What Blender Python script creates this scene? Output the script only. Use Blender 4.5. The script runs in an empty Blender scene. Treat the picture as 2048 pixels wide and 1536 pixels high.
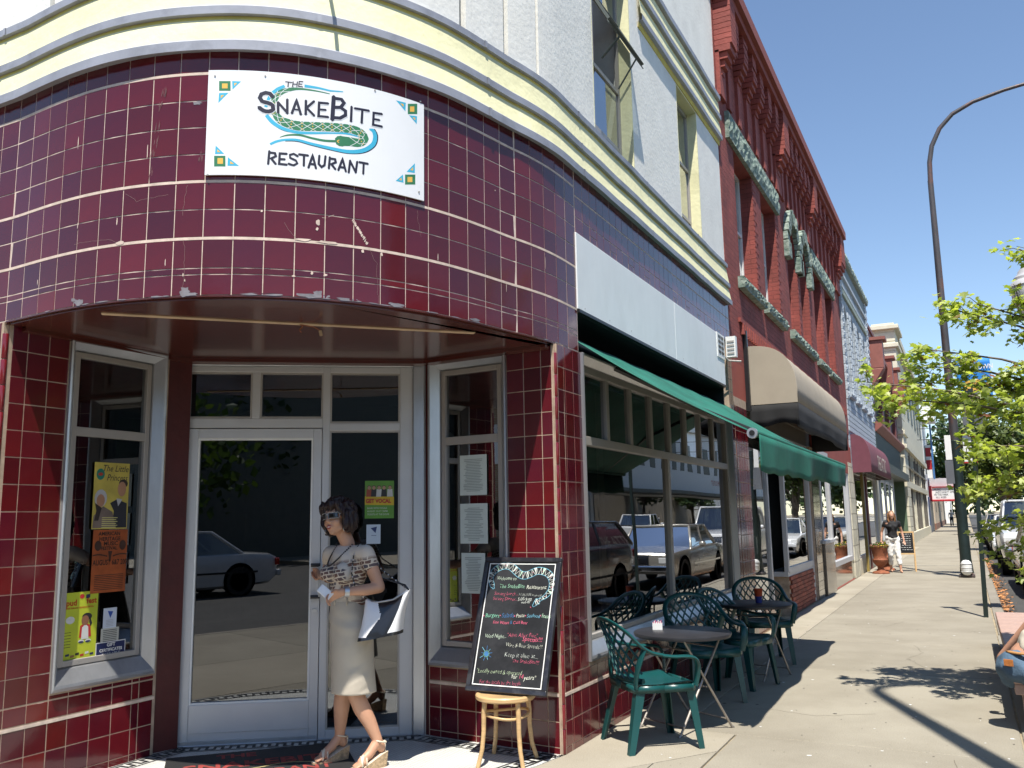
import bpy, bmesh, math, random
from math import sin, cos, pi, radians, sqrt, atan2
from mathutils import Vector, Matrix, noise
random.seed(11)
SC = bpy.context.scene
COL = SC.collection

# ------------------------------------------------------------------ camera, sky, sun
def make_camera():
    yaw, pitch, roll = radians(27.1), radians(8.75), radians(-0.95)
    cy, sy, cp, sp = cos(yaw), sin(yaw), cos(pitch), sin(pitch)
    fwd = Vector((-sy * cp, cy * cp, sp)); right = Vector((cy, sy, 0)); up = right.cross(fwd)
    r = right * cos(roll) + up * sin(roll)
    u = up * cos(roll) - right * sin(roll)
    m = Matrix(((r.x, u.x, -fwd.x, 2.36), (r.y, u.y, -fwd.y, 0.0), (r.z, u.z, -fwd.z, 1.46), (0, 0, 0, 1)))
    cd = bpy.data.cameras.new('camera'); cd.sensor_width = 36; cd.lens = 36 * 1750 / 2048
    cd.clip_start = 0.05; cd.clip_end = 3000
    o = bpy.data.objects.new('camera', cd); o.matrix_world = m; COL.objects.link(o)
    SC.camera = o
make_camera()
SUN_V = Vector((0.180, -0.425, 1.0)).normalized()
world = bpy.data.worlds.new('World'); SC.world = world; world.use_nodes = True
wn = world.node_tree; wn.nodes.clear()
sky = wn.nodes.new('ShaderNodeTexSky'); sky.sky_type = 'NISHITA'; sky.sun_disc = False
sky.sun_elevation = math.asin(SUN_V.z); sky.sun_rotation = atan2(SUN_V.x, SUN_V.y)
sky.air_density = 1.0; sky.dust_density = 0.1; sky.ozone_density = 1.6; sky.altitude = 300
bg = wn.nodes.new('ShaderNodeBackground'); bg.inputs[1].default_value = 0.115
wo = wn.nodes.new('ShaderNodeOutputWorld')
wn.links.new(sky.outputs[0], bg.inputs[0]); wn.links.new(bg.outputs[0], wo.inputs[0])
sd = bpy.data.lights.new('sun', 'SUN'); sd.energy = 5.0; sd.angle = radians(0.55); sd.color = (1.0, 0.95, 0.86)
so = bpy.data.objects.new('sun', sd); so.rotation_euler = SUN_V.to_track_quat('Z', 'Y').to_euler(); COL.objects.link(so)
so.location = (6, -12, 30)
SC.view_settings.view_transform = 'Standard'; SC.view_settings.look = 'None'
SC.view_settings.exposure = 0.7; SC.view_settings.gamma = 1.0; SC.view_settings.use_curve_mapping = False
SC.render.engine = 'CYCLES'; SC.cycles.max_bounces = 8; SC.cycles.glossy_bounces = 4; SC.cycles.transparent_max_bounces = 12
SC.cycles.transmission_bounces = 4; SC.cycles.caustics_reflective = False; SC.cycles.caustics_refractive = False

# ------------------------------------------------------------------ materials
def _nt(name):
    m = bpy.data.materials.new(name); m.use_nodes = True
    nt = m.node_tree; b = nt.nodes['Principled BSDF']
    return m, nt, b
def N(nt, t, **kw):
    n = nt.nodes.new(t)
    for k, v in kw.items():
        if isinstance(k, str) and k.startswith('i_'): n.inputs[k[2:].replace('_', ' ')].default_value = v
        else: setattr(n, k, v)
    return n
def c4(c): return (c[0], c[1], c[2], 1.0)
def mat(name, col, rough=0.6, metal=0.0, var=0.12, scale=6.0, bump=0.0, bscale=40.0, coat=0.0, spec=0.5, col2=None,
        island=0.0, dirt=None, dirt_scale=1.5, dirt_amt=0.0, rvar=0.0, aniso=None, emit=None):
    m, nt, b = _nt(name); L = nt.links.new
    tc = N(nt, 'ShaderNodeTexCoord'); src = tc.outputs['Object']
    if aniso:
        mp = N(nt, 'ShaderNodeMapping'); mp.inputs['Scale'].default_value = aniso; L(src, mp.inputs[0]); src = mp.outputs[0]
    nz = N(nt, 'ShaderNodeTexNoise'); nz.inputs['Scale'].default_value = scale; nz.inputs['Detail'].default_value = 5
    nz.inputs['Roughness'].default_value = 0.6; L(src, nz.inputs['Vector'])
    mix = N(nt, 'ShaderNodeMix', data_type='RGBA')
    a = [max(0, x * (1 - var)) for x in col]; c = [x * (1 + var) for x in (col2 or col)]
    if col2: a = list(col); c = list(col2)
    mix.inputs[6].default_value = c4(a); mix.inputs[7].default_value = c4(c)
    rmp = N(nt, 'ShaderNodeMapRange'); rmp.inputs[1].default_value = 0.3; rmp.inputs[2].default_value = 0.7
    L(nz.outputs[0], rmp.inputs[0]); L(rmp.outputs[0], mix.inputs[0])
    out = mix.outputs[2]
    if island:
        oi = N(nt, 'ShaderNodeObjectInfo'); ge = N(nt, 'ShaderNodeNewGeometry')
        ad = N(nt, 'ShaderNodeMath', operation='ADD'); L(oi.outputs['Random'], ad.inputs[0]); L(ge.outputs['Random Per Island'], ad.inputs[1])
        fr = N(nt, 'ShaderNodeMath', operation='FRACT'); L(ad.outputs[0], fr.inputs[0])
        mr = N(nt, 'ShaderNodeMapRange'); mr.inputs[3].default_value = 1 - island; mr.inputs[4].default_value = 1 + island; L(fr.outputs[0], mr.inputs[0])
        vm = N(nt, 'ShaderNodeVectorMath', operation='SCALE'); L(out, vm.inputs[0]); L(mr.outputs[0], vm.inputs['Scale']); out = vm.outputs[0]
    if dirt:
        n2 = N(nt, 'ShaderNodeTexNoise'); n2.inputs['Scale'].default_value = dirt_scale; n2.inputs['Detail'].default_value = 8
        n2.inputs['Roughness'].default_value = 0.7; L(src, n2.inputs['Vector'])
        r2 = N(nt, 'ShaderNodeMapRange'); r2.inputs[1].default_value = 0.5; r2.inputs[2].default_value = 0.72; r2.inputs[4].default_value = dirt_amt
        L(n2.outputs[0], r2.inputs[0])
        m2 = N(nt, 'ShaderNodeMix', data_type='RGBA'); L(r2.outputs[0], m2.inputs[0]); L(out, m2.inputs[6]); m2.inputs[7].default_value = c4(dirt); out = m2.outputs[2]
    L(out, b.inputs['Base Color'])
    b.inputs['Roughness'].default_value = rough; b.inputs['Metallic'].default_value = metal
    b.inputs['Specular IOR Level'].default_value = spec; b.inputs['Coat Weight'].default_value = coat; b.inputs['Coat Roughness'].default_value = 0.06
    if rvar:
        rr = N(nt, 'ShaderNodeMapRange'); rr.inputs[3].default_value = max(0.02, rough - rvar); rr.inputs[4].default_value = min(1, rough + rvar)
        L(rmp.outputs[0], rr.inputs[0]); L(rr.outputs[0], b.inputs['Roughness'])
    if bump:
        nb = N(nt, 'ShaderNodeTexNoise'); nb.inputs['Scale'].default_value = bscale; nb.inputs['Detail'].default_value = 6
        L(src, nb.inputs['Vector'])
        bp = N(nt, 'ShaderNodeBump'); bp.inputs['Strength'].default_value = 1.0; bp.inputs['Distance'].default_value = bump
        L(nb.outputs[0], bp.inputs['Height']); L(bp.outputs[0], b.inputs['Normal'])
    if emit:
        b.inputs['Emission Color'].default_value = c4(emit[0]); b.inputs['Emission Strength'].default_value = emit[1]
    return m
def brick_mat(name, c1, c2, mortar, bw=0.21, bh=0.07, rough=0.8, bump=0.006, axis='yz', ms=0.06):
    m, nt, b = _nt(name); L = nt.links.new
    tc = N(nt, 'ShaderNodeTexCoord'); sp = N(nt, 'ShaderNodeSeparateXYZ'); L(tc.outputs['Object'], sp.inputs[0])
    cb = N(nt, 'ShaderNodeCombineXYZ')
    if axis == 'yz':
        ad = N(nt, 'ShaderNodeMath', operation='ADD'); L(sp.outputs[0], ad.inputs[0]); L(sp.outputs[1], ad.inputs[1]); L(ad.outputs[0], cb.inputs[0]); L(sp.outputs[2], cb.inputs[1])
    else:
        L(sp.outputs[0], cb.inputs[0]); L(sp.outputs[1], cb.inputs[1])
    br = N(nt, 'ShaderNodeTexBrick'); L(cb.outputs[0], br.inputs['Vector'])
    br.inputs['Color1'].default_value = c4(c1); br.inputs['Color2'].default_value = c4(c2); br.inputs['Mortar'].default_value = c4(mortar)
    br.inputs['Scale'].default_value = 1.0; br.inputs['Brick Width'].default_value = bw; br.inputs['Row Height'].default_value = bh
    br.inputs['Mortar Size'].default_value = bh * ms; br.inputs['Mortar Smooth'].default_value = 0.3; br.inputs['Bias'].default_value = 0
    nz = N(nt, 'ShaderNodeTexNoise'); nz.inputs['Scale'].default_value = 3; nz.inputs['Detail'].default_value = 8; L(tc.outputs['Object'], nz.inputs['Vector'])
    mr = N(nt, 'ShaderNodeMapRange'); mr.inputs[1].default_value = .3; mr.inputs[2].default_value = .7; mr.inputs[3].default_value = 0.72; mr.inputs[4].default_value = 1.2; L(nz.outputs[0], mr.inputs[0])
    vm = N(nt, 'ShaderNodeVectorMath', operation='SCALE'); L(br.outputs[0], vm.inputs[0]); L(mr.outputs[0], vm.inputs['Scale']); L(vm.outputs[0], b.inputs['Base Color'])
    b.inputs['Roughness'].default_value = rough
    n2 = N(nt, 'ShaderNodeTexNoise'); n2.inputs['Scale'].default_value = 60; L(tc.outputs['Object'], n2.inputs['Vector'])
    mm = N(nt, 'ShaderNodeMath', operation='MULTIPLY_ADD'); L(br.outputs['Fac'], mm.inputs[0]); mm.inputs[1].default_value = -1.0; L(n2.outputs[0], mm.inputs[2])
    bp = N(nt, 'ShaderNodeBump'); bp.inputs['Distance'].default_value = bump; L(mm.outputs[0], bp.inputs['Height']); L(bp.outputs[0], b.inputs['Normal'])
    return m
def glass_mat(name, tint=(0.55, 0.6, 0.58), base=0.10, rough=0.004, wav=0.0):
    m = bpy.data.materials.new(name); m.use_nodes = True; nt = m.node_tree; nt.nodes.clear(); L = nt.links.new
    o = N(nt, 'ShaderNodeOutputMaterial'); tr = N(nt, 'ShaderNodeBsdfTransparent'); tr.inputs[0].default_value = c4(tint)
    gl = N(nt, 'ShaderNodeBsdfGlossy'); gl.inputs['Roughness'].default_value = rough; gl.inputs[0].default_value = (0.95, 0.97, 1, 1)
    fr = N(nt, 'ShaderNodeFresnel'); fr.inputs[0].default_value = 1.52
    ad = N(nt, 'ShaderNodeMath', operation='MULTIPLY_ADD'); ad.use_clamp = True; L(fr.outputs[0], ad.inputs[0]); ad.inputs[1].default_value = 1.5; ad.inputs[2].default_value = base
    mx = N(nt, 'ShaderNodeMixShader'); L(ad.outputs[0], mx.inputs[0]); L(tr.outputs[0], mx.inputs[1]); L(gl.outputs[0], mx.inputs[2]); L(mx.outputs[0], o.inputs[0])
    if wav:
        tc = N(nt, 'ShaderNodeTexCoord'); nz = N(nt, 'ShaderNodeTexNoise'); nz.inputs['Scale'].default_value = 0.9; nz.inputs['Detail'].default_value = 1; L(tc.outputs['Object'], nz.inputs['Vector'])
        bp = N(nt, 'ShaderNodeBump'); bp.inputs['Distance'].default_value = wav; L(nz.outputs[0], bp.inputs['Height']); L(bp.outputs[0], gl.inputs['Normal']); 
    return m
def concrete_mat(name, col, stain, sc=1.0):
    m, nt, b = _nt(name); L = nt.links.new
    tc = N(nt, 'ShaderNodeTexCoord'); g = N(nt, 'ShaderNodeNewGeometry'); src = g.outputs['Position']
    n1 = N(nt, 'ShaderNodeTexNoise'); n1.inputs['Scale'].default_value = 0.9 * sc; n1.inputs['Detail'].default_value = 10; n1.inputs['Roughness'].default_value = 0.62; L(src, n1.inputs['Vector'])
    n2 = N(nt, 'ShaderNodeTexNoise'); n2.inputs['Scale'].default_value = 130 * sc; n2.inputs['Detail'].default_value = 3; L(src, n2.inputs['Vector'])
    n3 = N(nt, 'ShaderNodeTexVoronoi'); n3.inputs['Scale'].default_value = 7 * sc; L(src, n3.inputs['Vector'])
    r1 = N(nt, 'ShaderNodeMapRange'); r1.inputs[1].default_value = .35; r1.inputs[2].default_value = .7; L(n1.outputs[0], r1.inputs[0])
    mx = N(nt, 'ShaderNodeMix', data_type='RGBA'); mx.inputs[6].default_value = c4(col); mx.inputs[7].default_value = c4(stain); L(r1.outputs[0], mx.inputs[0])
    r2 = N(nt, 'ShaderNodeMapRange'); r2.inputs[1].default_value = .3; r2.inputs[2].default_value = .7; r2.inputs[3].default_value = .84; r2.inputs[4].default_value = 1.13; L(n2.outputs[0], r2.inputs[0])
    vm = N(nt, 'ShaderNodeVectorMath', operation='SCALE'); L(mx.outputs[2], vm.inputs[0]); L(r2.outputs[0], vm.inputs['Scale'])
    r3 = N(nt, 'ShaderNodeMapRange'); r3.inputs[1].default_value = 0.02; r3.inputs[2].default_value = 0.06; r3.inputs[3].default_value = .62; r3.inputs[4].default_value = 1.0; L(n3.outputs['Distance'], r3.inputs[0])
    v2 = N(nt, 'ShaderNodeVectorMath', operation='SCALE'); L(vm.outputs[0], v2.inputs[0]); L(r3.outputs[0], v2.inputs['Scale'])
    oi = N(nt, 'ShaderNodeObjectInfo'); r4 = N(nt, 'ShaderNodeMapRange'); r4.inputs[3].default_value = .93; r4.inputs[4].default_value = 1.07; L(oi.outputs['Random'], r4.inputs[0])
    v3 = N(nt, 'ShaderNodeVectorMath', operation='SCALE'); L(v2.outputs[0], v3.inputs[0]); L(r4.outputs[0], v3.inputs['Scale'])
    L(v3.outputs[0], b.inputs['Base Color']); b.inputs['Roughness'].default_value = .88
    bp = N(nt, 'ShaderNodeBump'); bp.inputs['Distance'].default_value = .004; L(n2.outputs[0], bp.inputs['Height']); L(bp.outputs[0], b.inputs['Normal'])
    return m

M = {}
M['tile'] = mat('glazed_maroon_tile', (.076, .0066, .0130), .14, var=.18, scale=2.0, coat=.25, spec=.42, island=.24, bump=.0012, bscale=9, col2=(.114, .0080, .0115))
def _tile_hues(m):
    nt = m.node_tree; b = nt.nodes['Principled BSDF']; L = nt.links.new; old = b.inputs['Base Color'].links[0].from_socket
    oi = N(nt, 'ShaderNodeObjectInfo'); ge = N(nt, 'ShaderNodeNewGeometry'); ad = N(nt, 'ShaderNodeMath', operation='MULTIPLY_ADD')
    L(oi.outputs['Random'], ad.inputs[0]); ad.inputs[1].default_value = 7.31; L(ge.outputs['Random Per Island'], ad.inputs[2]); fr = N(nt, 'ShaderNodeMath', operation='FRACT'); L(ad.outputs[0], fr.inputs[0])
    cr = N(nt, 'ShaderNodeValToRGB'); e = cr.color_ramp.elements; e[0].color = (.82, .95, 1.35, 1); e[1].color = (1.25, 1.1, .65, 1); k = e.new(.45); k.color = (1, 1, 1, 1); k = e.new(.85); k.color = (1.0, 1.0, .95, 1); L(fr.outputs[0], cr.inputs[0])
    vm = N(nt, 'ShaderNodeVectorMath', operation='MULTIPLY'); L(old, vm.inputs[0]); L(cr.outputs[0], vm.inputs[1]); L(vm.outputs[0], b.inputs['Base Color'])
_tile_hues(M['tile'])
M['tile_trim'] = mat('glazed_red_trim', (.16, .012, .016), .16, coat=.5, island=.2, var=.15)
M['grout'] = mat('old_cream_grout', (.62, .50, .42), .85, var=.2, scale=14, bump=.001)
M['grout_dk'] = mat('dirty_grout', (.40, .30, .22), .85, var=.25, scale=14)
M['stucco'] = mat('white_stucco', (.80, .79, .74), .9, var=.06, scale=3, bump=.003, bscale=26, dirt=(.62, .60, .55), dirt_scale=2.0, dirt_amt=.35)
M['cream'] = mat('cream_yellow_stucco', (.76, .73, .46), .85, var=.08, scale=2.5, bump=.004, bscale=22, dirt=(.55, .52, .30), dirt_scale=1.7, dirt_amt=.5)
M['yellow'] = mat('yellow_underledge_shade', (.66, .53, .13), .8, var=.15, scale=6)  # warm shadow and bounce below each cornice ledge, put into the colour
M['ledge'] = mat('blue_grey_painted_metal', (.33, .345, .40), .55, metal=.0, var=.12, scale=5, dirt=(.16, .17, .2), dirt_scale=4, dirt_amt=.6, bump=.003, bscale=5)
M['silver'] = mat('scuffed_aluminium', (.50, .51, .53), .36, metal=.75, var=.12, scale=4, bump=.0015, bscale=7, dirt=(.25, .25, .26), dirt_scale=3, dirt_amt=.4, aniso=(1, 1, .3))
M['frame'] = mat('warm_grey_aluminium', (.40, .375, .35), .45, metal=.25, var=.05, scale=3)
M['framew'] = mat('pale_door_aluminium', (.55, .55, .56), .42, metal=.2, var=.05, scale=3)
M['framedk'] = mat('bronze_aluminium', (.17, .15, .125), .45, metal=.4, var=.1)
M['soffit'] = mat('oxblood_gloss_paint', (.085, .020, .014), .22, coat=.25, var=.15, scale=1.2, bump=.002, bscale=3)
M['maroonwood'] = mat('maroon_painted_wood', (.075, .012, .012), .45, var=.2, bump=.003, bscale=18)
M['barewood'] = mat('bare_pine_strip', (.55, .42, .28), .8, var=.25, scale=3, aniso=(2, 2, 14), bump=.002)
M['panel'] = mat('white_painted_panel', (.78, .80, .80), .6, var=.05, scale=2, bump=.003, bscale=5, dirt=(.66, .67, .66), dirt_scale=1.2, dirt_amt=.6, aniso=(1, 1.2, .6))
M['glass'] = glass_mat('storefront_glass', (.42, .46, .45), .13, wav=.0025)
M['glass_door'] = glass_mat('dark_door_glass', (.22, .23, .22), .08, wav=.0006)
M['glass_up'] = glass_mat('upstairs_window_glass', (.5, .55, .55), .22, wav=.004)
M['black'] = mat('black_metal', (.015, .015, .016), .4, var=.1)
M['blackmat'] = mat('black_rubber', (.012, .012, .013), .75, var=.2, bump=.002, bscale=200)
M['white'] = mat('white_paint', (.76, .76, .74), .5, var=.05)
M['signwhite'] = mat('white_sign_enamel', (.80, .81, .82), .3, var=.015, coat=.2)
M['ink'] = mat('black_lettering', (.016, .014, .03), .4, var=.1)
M['sgreen'] = mat('sign_green', (.035, .19, .085), .4, var=.12, scale=20)
M['scyan'] = mat('sign_cyan', (.05, .42, .62), .4, var=.05)
M['syellow'] = mat('sign_yellow', (.78, .45, .08), .4, var=.08)
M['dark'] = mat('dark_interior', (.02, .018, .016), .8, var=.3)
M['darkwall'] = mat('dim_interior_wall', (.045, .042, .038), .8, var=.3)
M['conc'] = concrete_mat('sidewalk_concrete', (.305, .277, .22), (.22, .195, .15))  # the concrete's own tone with random stains
M['conc2'] = concrete_mat('pale_sidewalk_concrete', (.35, .315, .25), (.265, .235, .18))
M['joint'] = mat('joint_dirt', (.30, .245, .16), .95, var=.3, scale=8)
M['asphalt'] = concrete_mat('worn_asphalt', (.075, .073, .07), (.05, .049, .047), 1.4)
M['curb'] = concrete_mat('curb_concrete', (.30, .27, .22), (.2, .18, .15))
M['green'] = mat('green_awning_canvas', (.006, .115, .080), .75, var=.28, scale=3, dirt=(.03, .16, .13), dirt_scale=2.5, dirt_amt=.5, bump=.0015, bscale=120)
M['tan'] = mat('tan_awning_canvas', (.36, .31, .24), .85, var=.06, scale=3, bump=.001, bscale=150)
M['blackcloth'] = mat('black_awning_canvas', (.014, .014, .015), .9, var=.2)
M['maroon_cloth'] = mat('maroon_awning_canvas', (.15, .045, .065), .85, var=.1)
M['resin'] = mat('dark_green_resin', (.006, .062, .062), .34, var=.12, scale=5, bump=.0006, bscale=60)
M['tabletop'] = mat('purple_black_tabletop', (.026, .026, .031), .42, var=.2, scale=6)
M['chrome'] = mat('chrome', (.62, .62, .63), .12, metal=1, var=.03)
M['steel'] = mat('bare_table_leg_steel', (.34, .31, .28), .4, metal=.6, var=.2, scale=20)
M['brick'] = brick_mat('painted_red_brick', (.28, .062, .048), (.235, .050, .040), (.17, .036, .028))
M['brickp'] = mat('painted_red_masonry', (.27, .060, .047), .8, var=.15, scale=5, bump=.006, bscale=25, island=.12)
M['brickcap'] = mat('red_painted_coping', (.24, .06, .045), .7, var=.15, scale=2, bump=.003)
M['brickbrown'] = mat('brown_red_brick', (.23, .06, .035), .8, var=.2, scale=9, island=.3, bump=.003)
M['greenstone'] = mat('pale_green_rough_stone', (.08, .14, .11), .9, var=.3, scale=16, col2=(.33, .38, .33), bump=.02, bscale=18)
M['salmon'] = mat('salmon_painted_wall', (.30, .065, .045), .7, var=.12, scale=2, bump=.002)
M['blockblue'] = brick_mat('blue_grey_painted_block', (.40, .45, .50), (.36, .41, .46), (.27, .31, .36), bw=.4, bh=.16, bump=.012, ms=.09)
M['bluewall'] = mat('pale_blue_grey_masonry', (.42, .47, .52), .8, var=.1, scale=6, bump=.015, bscale=14)
M['moss'] = mat('rough_green_grey_stone', (.20, .25, .20), .9, var=.4, scale=14, col2=(.38, .42, .37), bump=.02, bscale=16)
M['plum'] = mat('plum_brown_paint', (.17, .055, .05), .6, var=.12)
M['plumlt'] = mat('rosy_brown_paint', (.26, .09, .07), .6, var=.12)
M['creamblk'] = brick_mat('cream_glazed_block', (.62, .58, .45), (.57, .53, .41), (.36, .33, .25), bw=.8, bh=.36, bump=.012, ms=.04)
M['creamst'] = mat('cream_terracotta', (.62, .58, .45), .7, var=.1, scale=4, bump=.004)
M['tanbrick'] = brick_mat('tan_brown_brick', (.30, .19, .11), (.38, .25, .15), (.42, .38, .3), bw=.3, bh=.1, ms=.12)
M['louver'] = mat('dark_green_grey_metal', (.07, .085, .08), .5, var=.1)
M['leaf'] = None
M['bark'] = mat('grey_bark', (.11, .085, .06), .9, var=.3, scale=12, bump=.01, bscale=20)
M['pole'] = mat('dark_green_pole_paint', (.018, .030, .028), .4, metal=.2, var=.3, scale=6)
M['polerust'] = mat('weathered_lamp_steel', (.085, .078, .08), .5, metal=.4, var=.2, scale=3, dirt=(.26, .09, .05), dirt_scale=1.6, dirt_amt=.8, aniso=(3, 3, .8))
M['skin'] = mat('tanned_skin', (.50, .27, .17), .5, var=.08, scale=8)
M['skin2'] = mat('figure_skin', (.50, .27, .18), .5, var=.08, scale=8)  # plain skin tone of the other figures
M['hair'] = mat('dark_auburn_hair', (.018, .006, .005), .38, var=.5, scale=30, aniso=(4, 4, .5), bump=.004, bscale=90)
M['hairb'] = mat('honey_brown_hair', (.20, .10, .045), .45, var=.4, scale=20, aniso=(3, 3, .5))
M['linen'] = mat('beige_linen', (.46, .41, .335), .85, var=.05, scale=6, bump=.0012, bscale=180)
M['cream_cloth'] = mat('cream_cotton', (.58, .52, .43), .85, var=.05, scale=6)
M['cork'] = mat('cork_wedge', (.45, .32, .19), .85, var=.4, scale=60, bump=.002, bscale=90)
M['strap'] = mat('cream_leather', (.62, .54, .42), .5, var=.06)
M['wood'] = mat('pale_bentwood', (.55, .36, .17), .45, var=.18, scale=4, aniso=(2, 2, 12), coat=.2)
M['board'] = mat('chalk_smudged_blackboard', (.014, .015, .018), .75, var=.3, scale=3, spec=.25, dirt=(.05, .052, .058), dirt_scale=2.3, dirt_amt=.6, bump=.0005)
M['leather'] = mat('glossy_white_leather', (.72, .72, .73), .3, var=.04, coat=.3)
M['leatherb'] = mat('glossy_black_leather', (.012, .012, .014), .25, var=.1, coat=.4)
M['terracotta'] = mat('rusty_iron_urn', (.22, .07, .03), .75, var=.35, scale=9, bump=.006)
M['bench'] = mat('pink_granite_slab', (.40, .27, .22), .6, var=.12, scale=40, bump=.002)
M['denim'] = mat('faded_denim', (.07, .12, .18), .85, var=.3, scale=6, bump=.004, bscale=60)
M['denimdk'] = mat('dark_denim', (.022, .03, .045), .85, var=.3, scale=8, bump=.004, bscale=60)
M['paper'] = mat('white_paper', (.60, .66, .62), .7, var=.04)
M['carwhite'] = mat('white_car_paint', (.62, .63, .64), .25, coat=1, var=.03)
M['carsilver'] = mat('silver_beige_car_paint', (.40, .38, .34), .25, metal=.3, coat=1, var=.03)
M['carblue'] = mat('dark_blue_car_paint', (.022, .028, .045), .22, coat=1, var=.05)
M['carglass'] = glass_mat('car_glass', (.25, .28, .27), .10)
M['tyre'] = mat('tyre_rubber', (.018, .018, .018), .8, var=.1)
M['lampwhite'] = mat('translucent_lamp_globe', (.70, .71, .70), .25, var=.05, coat=.5)
M['red'] = mat('red_paint', (.45, .02, .03), .45, var=.08)
M['taillight'] = mat('red_tail_lamp', (.5, .02, .01), .15, coat=1)
M['amber'] = mat('amber_lamp', (.7, .25, .03), .15, coat=1)

# ------------------------------------------------------------------ mesh helpers
class MB:
    def __init__(s): s.v = []; s.f = []; s.m = []
    def add(s, vs, fs, m=0):
        o = len(s.v); s.v += [tuple(p) for p in vs]; s.f += [tuple(i + o for i in f) for f in fs]; s.m += [m] * len(fs); return s
    def box(s, x0, x1, y0, y1, z0, z1, m=0, T=None):
        p = [(x, y, z) for z in (z0, z1) for y in (y0, y1) for x in (x0, x1)]
        if T is not None: p = [T @ Vector(q) for q in p]
        return s.add(p, [(0, 2, 3, 1), (4, 5, 7, 6), (0, 1, 5, 4), (2, 6, 7, 3), (0, 4, 6, 2), (1, 3, 7, 5)], m)
    def quad(s, a, b, c, d, m=0): return s.add([a, b, c, d], [(0, 1, 2, 3)], m)
    def poly(s, pts, m=0): return s.add(pts, [tuple(range(len(pts)))], m)
    def prism(s, pts, off, m=0):
        n = len(pts); off = Vector(off); q = [Vector(p) + off for p in pts]
        return s.add(list(pts) + q, [tuple(range(n))[::-1], tuple(range(n, 2 * n))] + [(i, (i + 1) % n, n + (i + 1) % n, n + i) for i in range(n)], m)
    def tube(s, pts, r, n=8, m=0, caps=True, flat=1.0, upv=None):
        P = [Vector(p) for p in pts]; R = r if isinstance(r, (list, tuple)) else [r] * len(P)
        vs = []; prev = None
        for i, p in enumerate(P):
            t = (P[min(i + 1, len(P) - 1)] - P[max(i - 1, 0)]).normalized()
            if prev is None:
                u = Vector(upv) if upv else (Vector((0, 0, 1)) if abs(t.z) < .9 else Vector((1, 0, 0)))
                a = t.cross(u).normalized()
            else:
                a = (prev - t * prev.dot(t)).normalized()
            prev = a; b = t.cross(a).normalized()
            for k in range(n):
                th = 2 * pi * k / n; vs.append(p + (a * cos(th) + b * sin(th) * flat) * R[i])
        fs = [(i * n + k, i * n + (k + 1) % n, (i + 1) * n + (k + 1) % n, (i + 1) * n + k) for i in range(len(P) - 1) for k in range(n)]
        if caps: fs += [tuple(range(n))[::-1], tuple(range((len(P) - 1) * n, len(P) * n))]
        return s.add(vs, fs, m)
    def lathe(s, prof, c=(0, 0, 0), n=20, m=0, sx=1, sy=1):
        vs = []
        for r, z in prof:
            for k in range(n):
                th = 2 * pi * k / n; vs.append((c[0] + r * cos(th) * sx, c[1] + r * sin(th) * sy, c[2] + z))
        fs = [(i * n + k, i * n + (k + 1) % n, (i + 1) * n + (k + 1) % n, (i + 1) * n + k) for i in range(len(prof) - 1) for k in range(n)]
        if prof[0][0] > 1e-4: fs.append(tuple(range(n))[::-1])
        if prof[-1][0] > 1e-4: fs.append(tuple(range((len(prof) - 1) * n, len(prof) * n)))
        return s.add(vs, fs, m)
    def ell(s, c, r, n=12, k=8, m=0, T=None):
        vs = []; c = Vector(c)
        for i in range(k + 1):
            ph = pi * i / k
            for j in range(n):
                th = 2 * pi * j / n; p = Vector((r[0] * sin(ph) * cos(th), r[1] * sin(ph) * sin(th), r[2] * cos(ph)))
                if T is not None: p = T @ p
                vs.append(c + p)
        return s.add(vs, [(i * n + j, i * n + (j + 1) % n, (i + 1) * n + (j + 1) % n, (i + 1) * n + j) for i in range(k) for j in range(n)], m)
    def grid(s, fn, nu, nv, m=0):
        vs = [fn(i / nu, j / nv) for j in range(nv + 1) for i in range(nu + 1)]
        return s.add(vs, [(j * (nu + 1) + i, j * (nu + 1) + i + 1, (j + 1) * (nu + 1) + i + 1, (j + 1) * (nu + 1) + i) for j in range(nv) for i in range(nu)], m)
    def mesh(s, name, mats, smooth=False, merge=False):
        me = bpy.data.meshes.new(name); me.from_pydata(s.v, [], s.f)
        for mm in (mats if isinstance(mats, (list, tuple)) else [mats]): me.materials.append(mm)
        me.polygons.foreach_set('material_index', s.m)
        bm = bmesh.new(); bm.from_mesh(me)
        if merge: bmesh.ops.remove_doubles(bm, verts=bm.verts, dist=1e-5)
        bmesh.ops.recalc_face_normals(bm, faces=bm.faces)
        if smooth is True:
            for f in bm.faces: f.smooth = True
        elif smooth:
            for f in bm.faces: f.smooth = True
            for e in bm.edges:
                if len(e.link_faces) == 2 and e.calc_face_angle(0) > radians(smooth): e.smooth = False
        bm.to_mesh(me); bm.free(); me.update()
        return me
    def build(s, name, mats, parent=None, smooth=False, bevel=0, merge=False, T=None, sub=0, solid=0):
        o = bpy.data.objects.new(name, s.mesh(name, mats, smooth, merge)); COL.objects.link(o)
        if parent is not None: o.parent = parent
        if T is not None: o.matrix_basis = T
        if solid:
            md = o.modifiers.new('solid', 'SOLIDIFY'); md.thickness = solid; md.offset = 0
        if bevel:
            md = o.modifiers.new('bevel', 'BEVEL'); md.width = bevel; md.segments = 2; md.limit_method = 'ANGLE'; md.angle_limit = radians(40)
        if sub:
            md = o.modifiers.new('sub', 'SUBSURF'); md.levels = sub; md.render_levels = sub
        return o
def tag(o, label=None, cat=None, group=None, kind=None):
    if label: o['label'] = label
    if cat: o['category'] = cat
    if group: o['group'] = group
    if kind: o['kind'] = kind
    return o
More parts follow.
